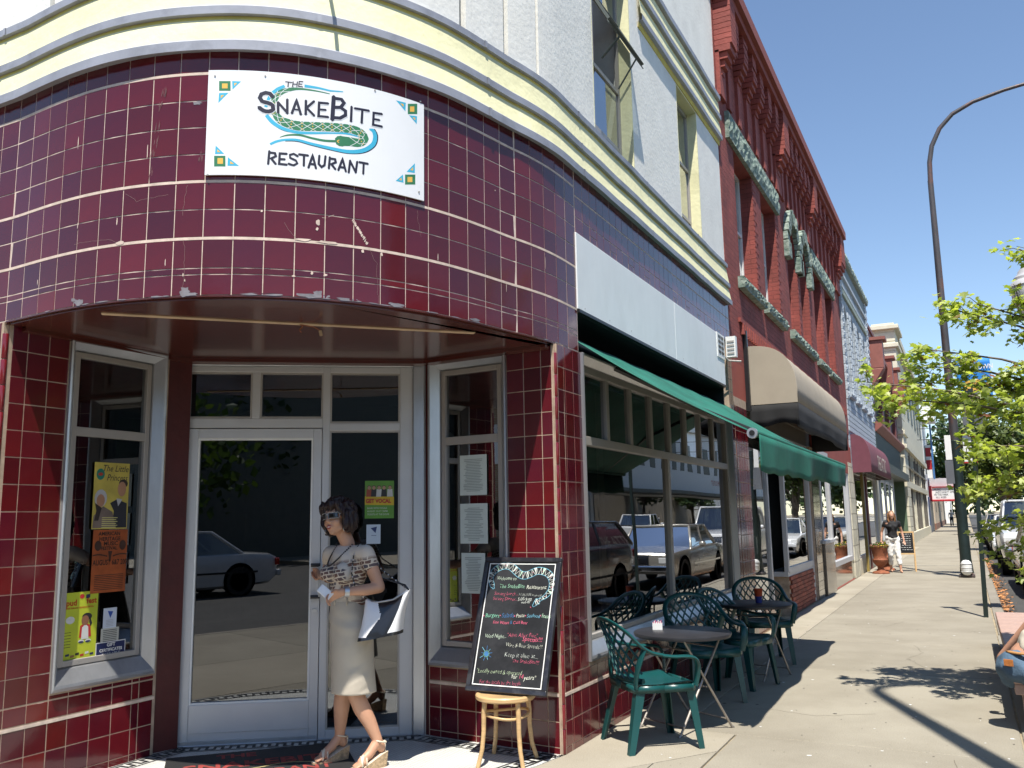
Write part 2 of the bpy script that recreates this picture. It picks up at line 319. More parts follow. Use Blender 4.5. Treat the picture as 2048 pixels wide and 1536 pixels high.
def thing(name, label, cat, loc=(0, 0, 0), rz=0.0, group=None, kind=None, parent=None):
    o = bpy.data.objects.new(name, None); o.empty_display_size = .2; COL.objects.link(o)
    o.location = loc; o.rotation_euler = (0, 0, rz); return tag(o, label, cat, group, kind)
def inst(name, me, parent, T=None):
    o = bpy.data.objects.new(name, me); COL.objects.link(o); o.parent = parent
    if T is not None: o.matrix_basis = T
    return o
def copy_tree(o, parent=None):
    c = o.copy(); COL.objects.link(c)
    if parent is not None: c.parent = parent; c.matrix_parent_inverse = o.matrix_parent_inverse.copy()
    for ch in list(o.children): copy_tree(ch, c)
    return c
def TR(o, x, y, z):
    """frame matrix: origin o, columns x, y, z"""
    x, y, z = Vector(x), Vector(y), Vector(z)
    return Matrix(((x.x, y.x, z.x, o[0]), (x.y, y.y, z.y, o[1]), (x.z, y.z, z.z, o[2]), (0, 0, 0, 1)))
_fonts = {}
def text_mesh(body, size, mats, name='lettering', align='LEFT', offset=0.0, extrude=0.0, shear=0.0, sx=1.0, space=1.0):
    cu = bpy.data.curves.new('t', 'FONT'); cu.body = body; cu.size = size; cu.align_x = align; cu.offset = offset
    cu.extrude = extrude; cu.shear = shear; cu.resolution_u = 2; cu.space_character = space; cu.space_line = .9
    o = bpy.data.objects.new('t', cu); COL.objects.link(o)
    dg = bpy.context.evaluated_depsgraph_get(); me = bpy.data.meshes.new_from_object(o.evaluated_get(dg)); bpy.data.objects.remove(o); bpy.data.curves.remove(cu)
    me.name = name; me.materials.clear(); me.materials.append(mats)
    if sx != 1.0:
        for v in me.vertices: v.co.x *= sx
    return me
def text_obj(body, size, mats, T, parent, name='lettering', **kw):
    return inst(name, text_mesh(body, size, mats, name, **kw), parent, T)
SIGN_STROKES=[('k',5,0.006,[(1.7934,3.799),(1.8258,3.7987)]),('k',5,0.006,[(1.8077,3.7986),(1.8064,3.7732)]),('k',5,0.006,[(1.832,3.8036),(1.83,3.776)]),('k',5,0.006,[(1.8538,3.8065),(1.8519,3.7789)]),('k',5,0.006,[(1.831,3.7902),(1.8529,3.7916)]),('k',5,0.006,[(1.8821,3.8105),(1.8632,3.8092),(1.8606,3.78),(1.8807,3.7807)]),('k',5,0.006,[(1.8616,3.7942),(1.8767,3.7949)]),('k',5,0.0227,[(1.7292,3.7074),(1.7158,3.7237),(1.6942,3.7268),(1.6728,3.7169),(1.6654,3.6957),(1.6769,3.6771),(1.7079,3.6696),(1.7316,3.6577),(1.7346,3.6352),(1.7122,3.6216),(1.6844,3.6251),(1.6631,3.6416)]),('k',5,0.014,[(1.7597,3.6187),(1.7583,3.6789)]),('k',5,0.014,[(1.7583,3.6768),(1.8046,3.6246)]),('k',5,0.014,[(1.806,3.6199),(1.8043,3.6996)]),('k',5,0.014,[(1.8295,3.6232),(1.8516,3.6997),(1.875,3.6219)]),('k',5,0.0107,[(1.8396,3.646),(1.8651,3.6464)]),('k',5,0.014,[(1.8998,3.7048),(1.9,3.6259)]),('k',5,0.014,[(1.9422,3.707),(1.9037,3.6634),(1.9436,3.6252)]),('k',5,0.014,[(2.016,3.7067),(1.9684,3.7028),(1.9665,3.6253),(2.0172,3.6287)]),('k',5,0.0127,[(1.969,3.6642),(2.0037,3.6672)]),('k',5,0.0227,[(2.0453,3.7518),(2.0394,3.6179)]),('k',5,0.0187,[(2.0454,3.7426),(2.0863,3.7443),(2.1012,3.7259),(2.0836,3.6968),(2.0508,3.6905)]),('k',5,0.0187,[(2.0836,3.6954),(2.1097,3.6807),(2.11,3.6567),(2.0811,3.634),(2.0405,3.63)]),('k',5,0.014,[(2.143,3.7133),(2.1406,3.6274)]),('k',5,0.014,[(2.1607,3.7072),(2.2411,3.7113)]),('k',5,0.014,[(2.2033,3.7082),(2.2,3.6308)]),('k',5,0.014,[(2.318,3.7108),(2.2688,3.7057),(2.2658,3.6351),(2.3185,3.6363)]),('k',5,0.0127,[(2.2691,3.669),(2.3029,3.6715)]),('k',5,0.012,[(1.7206,3.4009),(1.7163,3.3279)]),('k',5,0.012,[(1.7208,3.3927),(1.7484,3.3913),(1.7537,3.3741),(1.7308,3.3601),(1.7547,3.3307)]),('k',5,0.012,[(1.8084,3.3925),(1.7729,3.3913),(1.7711,3.3333),(1.8097,3.3319)]),('k',5,0.012,[(1.7717,3.3599),(1.7993,3.3609)]),('k',5,0.012,[(1.8641,3.3845),(1.8435,3.396),(1.8239,3.3885),(1.8255,3.3723),(1.8541,3.3602),(1.863,3.3454),(1.8448,3.3319),(1.8176,3.3388)]),('k',5,0.012,[(1.8695,3.3961),(1.9168,3.3949)]),('k',5,0.012,[(1.8956,3.395),(1.8955,3.3347)]),('k',5,0.012,[(1.9193,3.3266),(1.94,3.3993),(1.9582,3.3274)]),('k',5,0.012,[(1.9283,3.3496),(1.9503,3.349)]),('k',5,0.012,[(1.9746,3.4026),(1.9716,3.3553),(1.9871,3.3396),(2.0022,3.3528),(2.0065,3.4045)]),('k',5,0.012,[(2.0296,3.4018),(2.0248,3.3368)]),('k',5,0.012,[(2.0298,3.3942),(2.0569,3.3944),(2.0611,3.377),(2.0379,3.3636),(2.0603,3.3374)]),('k',5,0.012,[(2.0753,3.3349),(2.0974,3.4025),(2.1161,3.3333)]),('k',5,0.012,[(2.0849,3.3545),(2.1086,3.3543)]),('k',5,0.012,[(2.1314,3.3304),(2.1386,3.4015)]),('k',5,0.012,[(2.1386,3.3973),(2.1688,3.3419)]),('k',5,0.012,[(2.1695,3.3372),(2.1777,3.4017)]),('k',5,0.012,[(2.1886,3.401),(2.2382,3.401)]),('k',5,0.012,[(2.214,3.3997),(2.2118,3.3381)]),('g',1,[0.004,0.0067,0.0107,0.0161,0.0241,0.0308,0.0321,0.0321,0.0334,0.0375,0.0455,0.0508,0.0535,0.0508,0.0495,0.0482,0.0508,0.0522,0.0482,0.0508,0.0562],[(2.0236,3.764),(1.9622,3.768),(1.886,3.7688),(1.8422,3.7643),(1.7988,3.7513),(1.7651,3.7317),(1.7429,3.7017),(1.735,3.6733),(1.7358,3.6387),(1.7495,3.6054),(1.7748,3.5787),(1.8152,3.5635),(1.8713,3.5561),(1.9656,3.5657),(2.0622,3.5769),(2.1485,3.5822),(2.195,3.5706),(2.216,3.5452),(2.1867,3.5135),(2.1359,3.5091),(2.0961,3.5044)]),('g',1,[0.0401,0.0615,0.0562,0.0308],[(2.1093,3.5069),(2.0928,3.5038),(2.0731,3.5003),(2.0581,3.497)]),('g',1,[0.0134,0.0134,0.012,0.0114,0.0087,0.0027],[(2.06,3.4973),(1.9987,3.4908),(1.9351,3.4953),(1.8723,3.5044),(1.8105,3.4975),(1.7708,3.4814)]),('k',0,[0.0134,0.0134,0.0107,0.0094,0.008,0.0054],[(1.7048,3.5962),(1.7415,3.553),(1.7945,3.5234),(1.8627,3.5191),(1.9346,3.5243),(2.0302,3.5391)]),('k',0,[0.0161,0.0174,0.0174,0.0134,0.0134,0.012,0.0094,0.008,0.0067],[(2.2696,3.6087),(2.2878,3.5756),(2.2767,3.5194),(2.2196,3.4665),(2.13,3.4433),(2.0316,3.4459),(1.9358,3.4559),(1.8606,3.4686),(1.7989,3.4641)]),('c',1,[0.0054,0.0094,0.012,0.0174],[(2.0957,3.7904),(2.0266,3.7823),(1.9619,3.7877),(1.8907,3.7878)]),('c',1,[0.0161,0.0187,0.0174,0.0161,0.0161],[(1.789,3.7747),(1.7553,3.7537),(1.7263,3.7266),(1.7086,3.6919),(1.6962,3.6459)]),('c',1,[0.0187,0.0214,0.0187,0.0161,0.0134,0.0094,0.0094,0.008],[(1.7004,3.6014),(1.7352,3.5614),(1.7881,3.5317),(1.8596,3.5188),(1.9346,3.5243),(2.0302,3.5391),(2.1154,3.5509),(2.1795,3.5475)]),('c',1,[0.008,0.0227,0.0241,0.0241,0.0227,0.0201,0.0174,0.0147,0.0134,0.012,0.0134,0.012],[(2.2449,3.6044),(2.264,3.6023),(2.2785,3.5734),(2.2668,3.5207),(2.2112,3.4732),(2.1299,3.4503),(2.0315,3.4528),(1.9357,3.4628),(1.8604,3.4754),(1.7987,3.4702),(1.753,3.4559),(1.724,3.4386)]),('y',4,0.0047,[(2.0665,3.4985),(2.0776,3.5074)]),('y',4,0.0047,[(2.0665,3.4985),(2.0765,3.4911)])]
SIGN_POLYS=[('g',1,[(1.4548,3.7852),(1.5139,3.7853),(1.5157,3.7299),(1.4567,3.7298)]),('y',2,[(1.4704,3.7712),(1.4993,3.7713),(1.5002,3.7436),(1.4713,3.7435)]),('g',1,[(2.4797,3.8183),(2.5426,3.8377),(2.5426,3.774),(2.4799,3.7553)]),('y',2,[(2.4934,3.8061),(2.5228,3.815),(2.5228,3.7822),(2.4935,3.7734)]),('g',1,[(1.4433,3.3666),(1.5011,3.3663),(1.5031,3.307),(1.4454,3.3073)]),('y',2,[(1.4612,3.3536),(1.4892,3.3535),(1.4902,3.3218),(1.4623,3.3219)]),('g',1,[(2.4625,3.3882),(2.5296,3.4047),(2.5296,3.345),(2.4626,3.329)]),('y',2,[(2.4782,3.3775),(2.5101,3.3853),(2.5102,3.3548),(2.4783,3.3471)]),('c',1,[(1.5221,3.7855),(1.5676,3.7845),(1.5254,3.737)]),('y',2,[(1.5327,3.7747),(1.5486,3.7743),(1.5339,3.7577)]),('c',1,[(1.4571,3.7173),(1.5054,3.7188),(1.4552,3.6608)]),('y',2,[(1.4672,3.7053),(1.4841,3.7058),(1.4665,3.6855)]),('c',1,[(2.4036,3.8167),(2.4661,3.8202),(2.4639,3.7676)]),('y',2,[(2.43,3.8067),(2.4519,3.808),(2.4512,3.7896)]),('c',1,[(2.4879,3.7509),(2.541,3.7608),(2.5393,3.7118)]),('y',2,[(2.5103,3.7445),(2.529,3.748),(2.5284,3.7309)]),('c',1,[(1.4495,3.4233),(1.4946,3.3771),(1.448,3.376)]),('y',2,[(1.459,3.403),(1.4748,3.3868),(1.4584,3.3864)]),('c',1,[(1.5137,3.359),(1.5717,3.3107),(1.5134,3.3111)]),('y',2,[(1.5263,3.338),(1.5466,3.3211),(1.5262,3.3213)]),('c',1,[(2.5271,3.4721),(2.5263,3.4134),(2.4726,3.4073)]),('y',2,[(2.515,3.4452),(2.5147,3.4247),(2.4958,3.4225)]),('c',1,[(2.4492,3.3857),(2.4532,3.3376),(2.4034,3.337)]),('y',2,[(2.44,3.3646),(2.4414,3.3478),(2.4239,3.3476)])]
SIGN_SCREWS=[(1.4329,3.8146),(1.6899,3.8226),(2.2749,3.8415),(2.5636,3.8578),(1.4144,3.2622),(2.5534,3.3071)]
BOARD_TEXT=[('Welcome to', 0.1054, 0.6976, 0.1383, 'w1'), ('The SnakeBite', 0.1309, 0.6447, 0.1787, 'g1'), ('Restaurant', 0.3247, 0.6436, 0.1378, 'w2'), ('Serving Lunch...', 0.1009, 0.5965, 0.1701, 'p'), ('11:30-3:00 mon-sat', 0.2763, 0.5971, 0.1581, 'w'), ('Serving Dinner...', 0.0963, 0.5648, 0.1754, 'p'), ('5:00-9:00', 0.275, 0.5653, 0.0958, 'w'), ('wed-sat', 0.301, 0.5505, 0.0614, 'w'), ('Burgers', 0.0593, 0.4545, 0.0989, 'g'), ('Salads', 0.1768, 0.4566, 0.0851, 'b'), ('Pasta', 0.2784, 0.462, 0.0559, 'w2'), ('Seafood', 0.3546, 0.4627, 0.089, 'c'), ('Steak', 0.4534, 0.4649, 0.0626, 'g2'), ('Fine Wines', 0.1219, 0.4148, 0.1113, 'p'), ('&', 0.2416, 0.4193, 0.0151, 'b'), ('Cold Beer', 0.2637, 0.4189, 0.1003, 'p'), ('Wed Night...', 0.0788, 0.3266, 0.1492, 'w1'), ('"Alive After Five"', 0.2336, 0.3381, 0.2081, 'p'), ('Specials!!!', 0.3437, 0.3169, 0.1335, 'p'), ('Wine & Beer Specials!!!', 0.2339, 0.2773, 0.2496, 'w2'), ('Keep it alive at...', 0.2337, 0.2153, 0.2271, 'w'), ('The SnakeBite!!!', 0.294, 0.1849, 0.179, 'p'), ('"Locally owned & operated', 0.0558, 0.1117, 0.311, 'g3'), ('for', 0.3029, 0.0896, 0.0384, 'w2'), ('14', 0.3516, 0.0929, 0.0256, 'p'), ('years"', 0.3865, 0.0881, 0.0823, 'w2'), ('For the locals by the locals', 0.0869, 0.0461, 0.2805, 'p')]
BOARD_SNAKE=[(0.0924, 0.6394), (0.0723, 0.6691), (0.0591, 0.7091), (0.0669, 0.7396), (0.0949, 0.7702), (0.1422, 0.7907), (0.189, 0.7876), (0.2314, 0.7611), (0.2662, 0.7368), (0.3055, 0.7286), (0.3452, 0.7421), (0.3843, 0.7589), (0.4253, 0.7579), (0.4678, 0.7413), (0.4927, 0.7111), (0.5014, 0.6693), (0.4935, 0.6339), (0.4675, 0.5994), (0.4332, 0.5782), (0.4087, 0.5584), (0.3883, 0.5324)]
BOARD_SUN=(0.1079, 0.2269)
BOARD_DOTS=[(0.0495, 0.4626), (0.1668, 0.4679), (0.2694, 0.4681), (0.3452, 0.4726), (0.4487, 0.476), (0.5213, 0.4766), (0.3721, 0.5268)]
# [(0.034, 0.8141), (0.5135, 0.8122), (0.0421, 0.0215), (0.5103, 0.0407)]
# ------------------------------------------------------------------ rounded corner plan
XC, YC = -2.42, 5.45
def _R(th):
    u = min(max((math.degrees(th) - 15) / 75, 0), 1); return 2.42 + .25 * max(0, sin(pi * u)) ** 1.5
_PC = []; _SC = [0.0]
for _i in range(401):
    _t = pi / 2 * (1 - _i / 400); _PC.append((XC + _R(_t) * cos(_t), YC - _R(_t) * sin(_t)))
    if _i: _SC.append(_SC[-1] + math.dist(_PC[-1], _PC[-2]))
ARC = _SC[-1]
def plan(s, d=0.0):
    """point of the facade line at arc length s (0 = start of the rounded corner), pushed out by d; and its outward normal"""
    if s <= 0: return Vector((XC + s, YC - 2.42 - d, 0)), Vector((0, -1, 0))
    if s >= ARC: return Vector((d, YC + s - ARC, 0)), Vector((1, 0, 0))
    i = min(int(s / ARC * 400), 399)
    while _SC[i + 1] < s: i += 1
    while _SC[i] > s: i -= 1
    a = (s - _SC[i]) / (_SC[i + 1] - _SC[i]); p = Vector((_PC[i][0] * (1 - a) + _PC[i + 1][0] * a, _PC[i][1] * (1 - a) + _PC[i + 1][1] * a, 0))
    j0, j1 = max(i - 6, 0), min(i + 7, 400); t = Vector((_PC[j1][0] - _PC[j0][0], _PC[j1][1] - _PC[j0][1], 0)).normalized()
    n = Vector((t.y, -t.x, 0)); return p + n * d, n
def fz(s, d, z):
    p, n = plan(s, d); return Vector((p.x, p.y, z))
def frange(a, b, st):
    n = max(1, int(round((b - a) / st))); return [a + (b - a) * i / n for i in range(n + 1)]
def sweep(mb, ss, prof, m=None, wob=0.0, seed=0, closed=False):
    """prof: (d, z) or (d, z, material of the strip up to the next point)"""
    n = len(prof); vs = []
    for s in ss:
        w = noise.noise(Vector((s * 1.9, seed * 7.1, 0))) * wob; w2 = noise.noise(Vector((s * 2.3, seed * 3.7, 9))) * wob
        for p in prof: vs.append(fz(s, p[0] + w, p[1] + w2 * .7))
    fs, ms = [], []
    for i in range(len(ss) - 1):
        for k in range(n if closed else n - 1):
            k2 = (k + 1) % n
            fs.append((i * n + k, (i + 1) * n + k, (i + 1) * n + k2, i * n + k2)); ms.append(prof[k][2] if len(prof[k]) > 2 else (m or 0))
    o = len(mb.v); mb.v += [tuple(v) for v in vs]; mb.f += [tuple(q + o for q in f) for f in fs]; mb.m += ms
    return mb
SAMP = frange(-6, 0, 1.5) + frange(0, ARC, .06)[1:] + frange(ARC, ARC + 4.87, .12)[1:]
S_END = ARC + 4.87        # y = 10.32

rest = thing('corner_building', 'rounded corner restaurant building in glazed maroon tile with white stucco upper floor', 'building', (0, 0, 0))

# ---- tiles
_tcache = {}
def tile_mesh(w, h, mt='tile', dp=.011):
    k = (round(w, 4), round(h, 4), mt)
    if k not in _tcache:
        a, b, c = w / 2, h / 2, .0016
        mb = MB().add([(-a, 0, -b), (a, 0, -b), (a, 0, b), (-a, 0, b), (-a, -dp + c, -b), (a, -dp + c, -b), (a, -dp + c, b), (-a, -dp + c, b),
                       (-a + c, -dp, -b + c), (a - c, -dp, -b + c), (a - c, -dp, b - c), (-a + c, -dp, b - c)],
                      [(0, 1, 5, 4), (1, 2, 6, 5), (2, 3, 7, 6), (3, 0, 4, 7), (4, 5, 9, 8), (5, 6, 10, 9), (6, 7, 11, 10), (7, 4, 8, 11), (8, 9, 10, 11)])
        _tcache[k] = mb.mesh('tile', M[mt])
    return _tcache[k]
def tile_T(p, n, j=0.0012):
    """tile frame: local -y is the outward normal"""
    n = Vector(n).normalized(); n = (n + Vector((random.uniform(-1, 1), random.uniform(-1, 1), random.uniform(-1, 1))) * j * 3).normalized()
    y = -n; z = (Vector((0, 0, 1)) - y * y.z).normalized(); x = y.cross(z); return TR(Vector(p) + n * random.uniform(-.0006, .0006), x, y, z)
class Tiles:
    """up to `keep` tiles as objects (those added first), the others joined into one part"""
    def __init__(s): s.mb = MB(); s.n = 0
    def put(s, p, n, w, h, single, parent):
        T = tile_T(p, n)
        if single: inst('tile', tile_mesh(w, h), parent, T); s.n += 1
        else:
            me = tile_mesh(w, h); s.mb.add([T @ v.co for v in me.vertices], [tuple(f.vertices) for f in me.polygons])
TL = Tiles()
ROWS = [(2.622, 2.728), (2.733, 2.762), (2.767, 2.916), (2.932, 3.078), (3.083, 3.226), (3.242, 3.382), (3.387, 3.532), (3.537, 3.682), (3.687, 3.831), (3.847, 3.99)]
# keep only the arc (and its short straight run up to the panel) at full height; the straight right run is above the panel
fascia = MB(); ss = frange(-6, 0, 1.5) + frange(0, ARC, .06)[1:] + [ARC + .18]
sweep(fascia, ss, [(-.20, 2.615), (0.0094, 2.615), (0.0094, 4.0), (-.20, 4.0)], closed=True)
sweep(fascia, [ARC + .18, S_END], [(-.20, 3.495), (0.0094, 3.495), (0.0094, 4.0), (-.20, 4.0)], closed=True)
fw = fascia.build('fascia', M['grout'], rest)
gb = MB()
for z in (2.924, 3.234, 3.839): sweep(gb, frange(-6, 0, 1.5) + frange(0, ARC, .06)[1:] + [ARC + .175], [(.001, z - .0085), (.0118, z - .0075), (.0118, z + .0075), (.001, z + .0085)], closed=True, wob=.0008, seed=z)
sweep(gb, frange(ARC + .18, S_END, .3), [(.001, 3.773), (.011, 3.774), (.011, 3.783), (.001, 3.784)], closed=True)
gb.build('grout_band', M['grout'], fw)
pw = ARC / 26
for i in range(26):
    s = (i + .5) * pw; p, n = plan(s)
    for r, (a, b) in enumerate(ROWS):
        if 1.44 < s < 2.54 and 4 <= r <= 8 and a > 3.26 and b < 3.84: 
            TL.put((p.x, p.y, (a + b) / 2), n, pw - .0045, b - a, False, fw); continue
        TL.put((p.x, p.y, (a + b) / 2), n, pw - .0045, b - a, r != 9 and r != 1, fw)
for i in range(39):
    s = -(i + .5) * pw; p, n = plan(s)
    for a, b in ROWS: TL.put((p.x, p.y, (a + b) / 2), n, pw - .0045, b - a, False, fw)
p, n = plan(ARC + .09)
for a, b in ROWS: TL.put((p.x, p.y, (a + b) / 2), n, .165, b - a, False, fw)
s = ARC + .185; k = 0
while s + .14 < S_END:
    w = .1415; p, n = plan(s + w / 2); k += 1
    TL.put((p.x, p.y, 3.887), n, w - .004, .205, False, fw); TL.put((p.x, p.y, 3.697), n, w - .004, .15, False, fw)
    if k % 3: TL.put((p.x, p.y, 3.558), n, w - .004, .118, False, fw)
    else:
        TL.put((p.x, p.y, 3.585), n, w - .004, .062, False, fw); p2, n2 = plan(s + w * .28); TL.put((p2.x, p2.y, 3.525), n2, w * .48, .05, False, fw); p2, n2 = plan(s + w * .75); TL.put((p2.x, p2.y, 3.525), n2, w * .42, .05, False, fw)
    s += w
# chips, cracks and scrapes in the glaze
def blob(mb, s, z, rx, rz, d=.0135, n=9, rot=0.0, m=0):
    pts = []
    for k in range(n):
        t = 2 * pi * k / n; r = random.uniform(.55, 1.15); a, b = rx * r * cos(t), rz * r * sin(t)
        pts.append(fz(s + a * cos(rot) - b * sin(rot), d, z + a * sin(rot) + b * cos(rot)))
    mb.poly(pts, m)
def crack(mb, pts, w=.0007, d=.0132):
    q = []
    for (s0, z0), (s1, z1) in zip(pts[:-1], pts[1:]):
        n = max(2, int(math.hypot(s1 - s0, z1 - z0) / .02))
        for k in range(n):
            a = k / n; q.append((s0 + (s1 - s0) * a + random.uniform(-.004, .004), z0 + (z1 - z0) * a + random.uniform(-.004, .004)))
    q.append(pts[-1])
    for (s0, z0), (s1, z1) in zip(q[:-1], q[1:]):
        l = math.hypot(s1 - s0, z1 - z0) or 1; a, b = -(z1 - z0) / l * w, (s1 - s0) / l * w
        mb.quad(fz(s0 - a, d, z0 - b), fz(s1 - a, d, z1 - b), fz(s1 + a, d, z1 + b), fz(s0 + a, d, z0 + b))
ch = MB()
for s, z, a, b in [(1.9767, 3.035, .012, .022), (1.972, 2.999, .008, .012), (1.8567, 2.732, .012, .006), (.9238, 2.93, .03, .012), (1.3, 2.73, .004, .01), (1.31, 2.70, .004, .008), (1.95, 2.755, .007, .014),
                   (2.02, 2.75, .014, .008), (1.69, 3.074, .009, .007), (2.22, 2.905, .008, .012), (1.0678, 3.43, .003, .05), (.583, 3.55, .003, .045), (2.7, 2.95, .003, .03), (1.9, 2.932, .05, .008), (2.02, 2.93, .06, .009),
                   (.30, 2.8, .003, .02), (.62, 3.07, .003, .02), (.9, 3.05, .003, .03), (1.2, 2.8, .003, .02), (3.3, 2.9, .003, .04), (3.72, 3.15, .003, .06), (3.2, 3.5, .006, .004)]: blob(ch, s, z, a, b)
for k in range(22): t_ = k / 21; blob(ch, 2.163 + t_ * .080 + random.uniform(-.003, .003), 3.070 - t_ * .118, random.uniform(.003, .0075) * (1 - .3 * t_), .009, rot=-.6)
blob(ch, 1.4 + .93, 2.905, .007, .011)
ck = MB()
crack(ch, [(1.997, 3.06), (2.06, 3.085)], .0009)
for q_ in ([(1.80, 3.02), (1.87, 2.93)], [(2.25, 2.93), (2.3, 2.85), (2.31, 2.62)], [(1.29, 2.92), (1.305, 2.86), (1.30, 2.62)], [(.6, 2.97), (.85, 2.96), (.92, 2.935)], [(2.55, 3.2), (2.58, 3.05)], [(.95, 3.2), (1.02, 3.15), (1.2, 3.17)], [(1.30, 3.22), (1.285, 3.05)]): crack(ck, q_, .0005)
ck.build('glaze_crack', mat('dirty_hairline_crack', (.30, .20, .18), .9), fw)['kind'] = 'stuff'
ch.build('glaze_chips', M['grout'], fw)['kind'] = 'stuff'
gp = MB()
for s, z, a, b in [(1.31, 2.642, .03, .028), (1.34, 2.628, .05, .01), (1.955, 2.632, .09, .017), (1.98, 2.645, .03, .022), (.66, 2.64, .035, .02), (.62, 2.655, .02, .012), (2.42, 2.632, .06, .012), (3.0, 2.633, .05, .010), (1.7, 2.627, .10, .008), (2.15, 2.628, .08, .008), (1.335, 3.672, .03, .012)]: blob(gp, s, z, a, b, n=14, d=.0128)
for k in range(26):
    s = random.uniform(.3, 3.9); blob(gp, s, 2.621 + random.uniform(0, .003), random.uniform(.01, .05), .0035, n=10, d=.0127)
gp.build('grey_patch', mat('grey_mortar_patch', (.20, .19, .21), .9, var=.25, scale=25), fw)['kind'] = 'stuff'
sc_ = MB()
for s, z, h in [(1.15, 3.75, .06), (1.13, 3.68, .05), (1.12, 3.55, .08), (1.115, 3.47, .05), (1.10, 3.40, .05), (1.37, 3.37, .05), (1.09, 3.3, .04)]:
    for k in range(5): blob(sc_, s + random.uniform(-.012, .012), z + random.uniform(-.02, .02), .002, h * random.uniform(.3, .6), n=7, rot=-.12)
sc_.build('scuff', mat('pale_scuff_on_glaze', (.16, .07, .075), .7, var=.4, scale=30), fw)['kind'] = 'stuff'
# curved lip under the fascia
lip = sweep(MB(), frange(0, ARC, .06), [(-.004, 2.612), (-.004, 2.6165), (.010, 2.6205), (.010, 2.612)], closed=True)
lip.build('fascia_lip', M['soffit'], fw)

# ---- cornice (three cream coves, each under a blue-grey metal ledge)
# profile (outset, z, material): 0 cream, 1 metal
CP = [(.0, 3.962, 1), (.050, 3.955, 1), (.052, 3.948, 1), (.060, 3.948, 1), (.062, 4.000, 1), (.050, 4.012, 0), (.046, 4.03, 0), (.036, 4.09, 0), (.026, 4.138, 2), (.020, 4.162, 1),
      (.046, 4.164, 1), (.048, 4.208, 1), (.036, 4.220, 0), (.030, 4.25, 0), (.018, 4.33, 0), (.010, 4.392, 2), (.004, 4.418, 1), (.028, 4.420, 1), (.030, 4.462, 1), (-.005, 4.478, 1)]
SW = frange(-6, 0, .25) + frange(0, ARC, .05)[1:] + frange(ARC, S_END + .02, .1)[1:]
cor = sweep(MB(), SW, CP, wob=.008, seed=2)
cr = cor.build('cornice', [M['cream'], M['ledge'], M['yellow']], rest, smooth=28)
# capped joints of the ledges
cj = MB()
for s in (-3, -1.4, -.2, .75, 1.95, 3.1, 4.3, 5.9, 7.6):
    for d, z0, z1 in ((.067, 3.945, 4.004), (.053, 4.162, 4.211), (.035, 4.418, 4.466)):
        sweep(cj, [s, s + .022], [(d - .02, z0 + .002), (d - .003, z0 + .002), (d - .003, z1 - .002), (d - .02, z1 - .002)], closed=True)
cj.build('ledge_joint', M['ledge'], cr)
spike = MB().tube([fz(2.0, .05, 4.45), fz(2.0, .13, 4.40), fz(2.0, .17, 4.30)], .011, 6)
spike.build('conduit_hook', M['cream'], rest)

# ---- upper floor: stucco piers with window openings, second cornice
up = MB(); D = -.12
def wall_piece(s0, s1, z0, z1, d0=-.35, d1=0.0):
    sweep(up, frange(s0, s1, .08 if s0 < ARC else 1.0), [(d0, z0), (d1, z0), (d1, z1), (d0, z1)], closed=True)
    for s in (s0, s1): up.quad(fz(s, d0, z0), fz(s, d1, z0), fz(s, d1, z1), fz(s, d0, z1))
y2s = lambda y: ARC + y - YC
slits = [(-1.9, .07), (-.75, .07), (.235, .05), (2.925, .06), (3.352, .05), (3.70, .035)]
cuts = []; ps = -6
for s, w in slits: cuts.append((ps, s - w / 2)); ps = s + w / 2
cuts += [(ps, y2s(6.12)), (y2s(7.06), y2s(8.52)), (y2s(9.30), S_END)]
for a, b in cuts: wall_piece(a, b, 4.46, 8.2)
for a, b, z in ((y2s(6.12), y2s(7.06), 6.35), (y2s(8.52), y2s(9.30), 5.98)): wall_piece(a, b, z, 8.2)
for s, w in slits: sweep(up, [s - w / 2 - .01, s + w / 2 + .01], [(-.35, 4.46), (-.14, 4.46), (-.14, 8.2), (-.35, 8.2)], closed=True, m=1)
uw = up.build('upper_wall', [M['stucco'], M['louver']], rest)
# cream painted window jambs and heads
for y0, y1, zt in ((6.12, 7.06, 6.35), (8.52, 9.30, 5.98)):
    jb = MB(); jb.box(-.12, .002, y1 - .012, y1 + .002, 4.46, zt); jb.box(-.12, .001, y0 - .002, y0 + .010, 4.46, zt); jb.box(-.12, .001, y0, y1, zt - .012, zt + .002); jb.build('window_jamb', M['cream'], uw)
for wi, (y0, y1, zt) in enumerate(((6.13, 7.05, 6.34), (8.53, 9.29, 5.97))):
    w = MB(); X0, X1 = -.135, -.105; t = .035
    w.box(X0, X1, y0, y0 + t, 4.47, zt); w.box(X0, X1, y1 - t, y1, 4.47, zt); w.box(X0, X1 + .001, y0 + t, y1 - t, 4.47, 4.52); w.box(X0, X1, y0 + t, y1 - t, zt - .05, zt)
    for z in ((4.66, 5.22) if wi == 0 else (4.68, 5.28)): w.box(X0, X1 - .002, y0 + t, y1 - t, z - .018, z + .018)
    if wi == 0: w.box(X0, X1 - .002, y0 + t, y1 - t, 5.86, 5.90)
    wf = w.build('window', M['frame'], rest)
    g = MB()
    for a, b in (((4.52, 4.642), (4.678, 5.202)) if wi == 0 else ((4.52, 4.662), (4.698, 5.262), (5.298, 5.92))): g.quad((-.12, y0 + t, a), (-.12, y1 - t, a), (-.12, y1 - t, b), (-.12, y0 + t, b))
    if wi == 0: g.quad((-.12, y0 + t, 5.90), (-.12, y1 - t, 5.90), (-.12, y1 - t, 6.29), (-.12, y0 + t, 6.29))
    g.build('pane', M['glass_up'], wf)
    MB().box(-.9, -.2, y0 + .1, y1 - .45, 4.6, zt - .1).build('curtain', M['cream_cloth' if wi else 'darkwall'], wf)
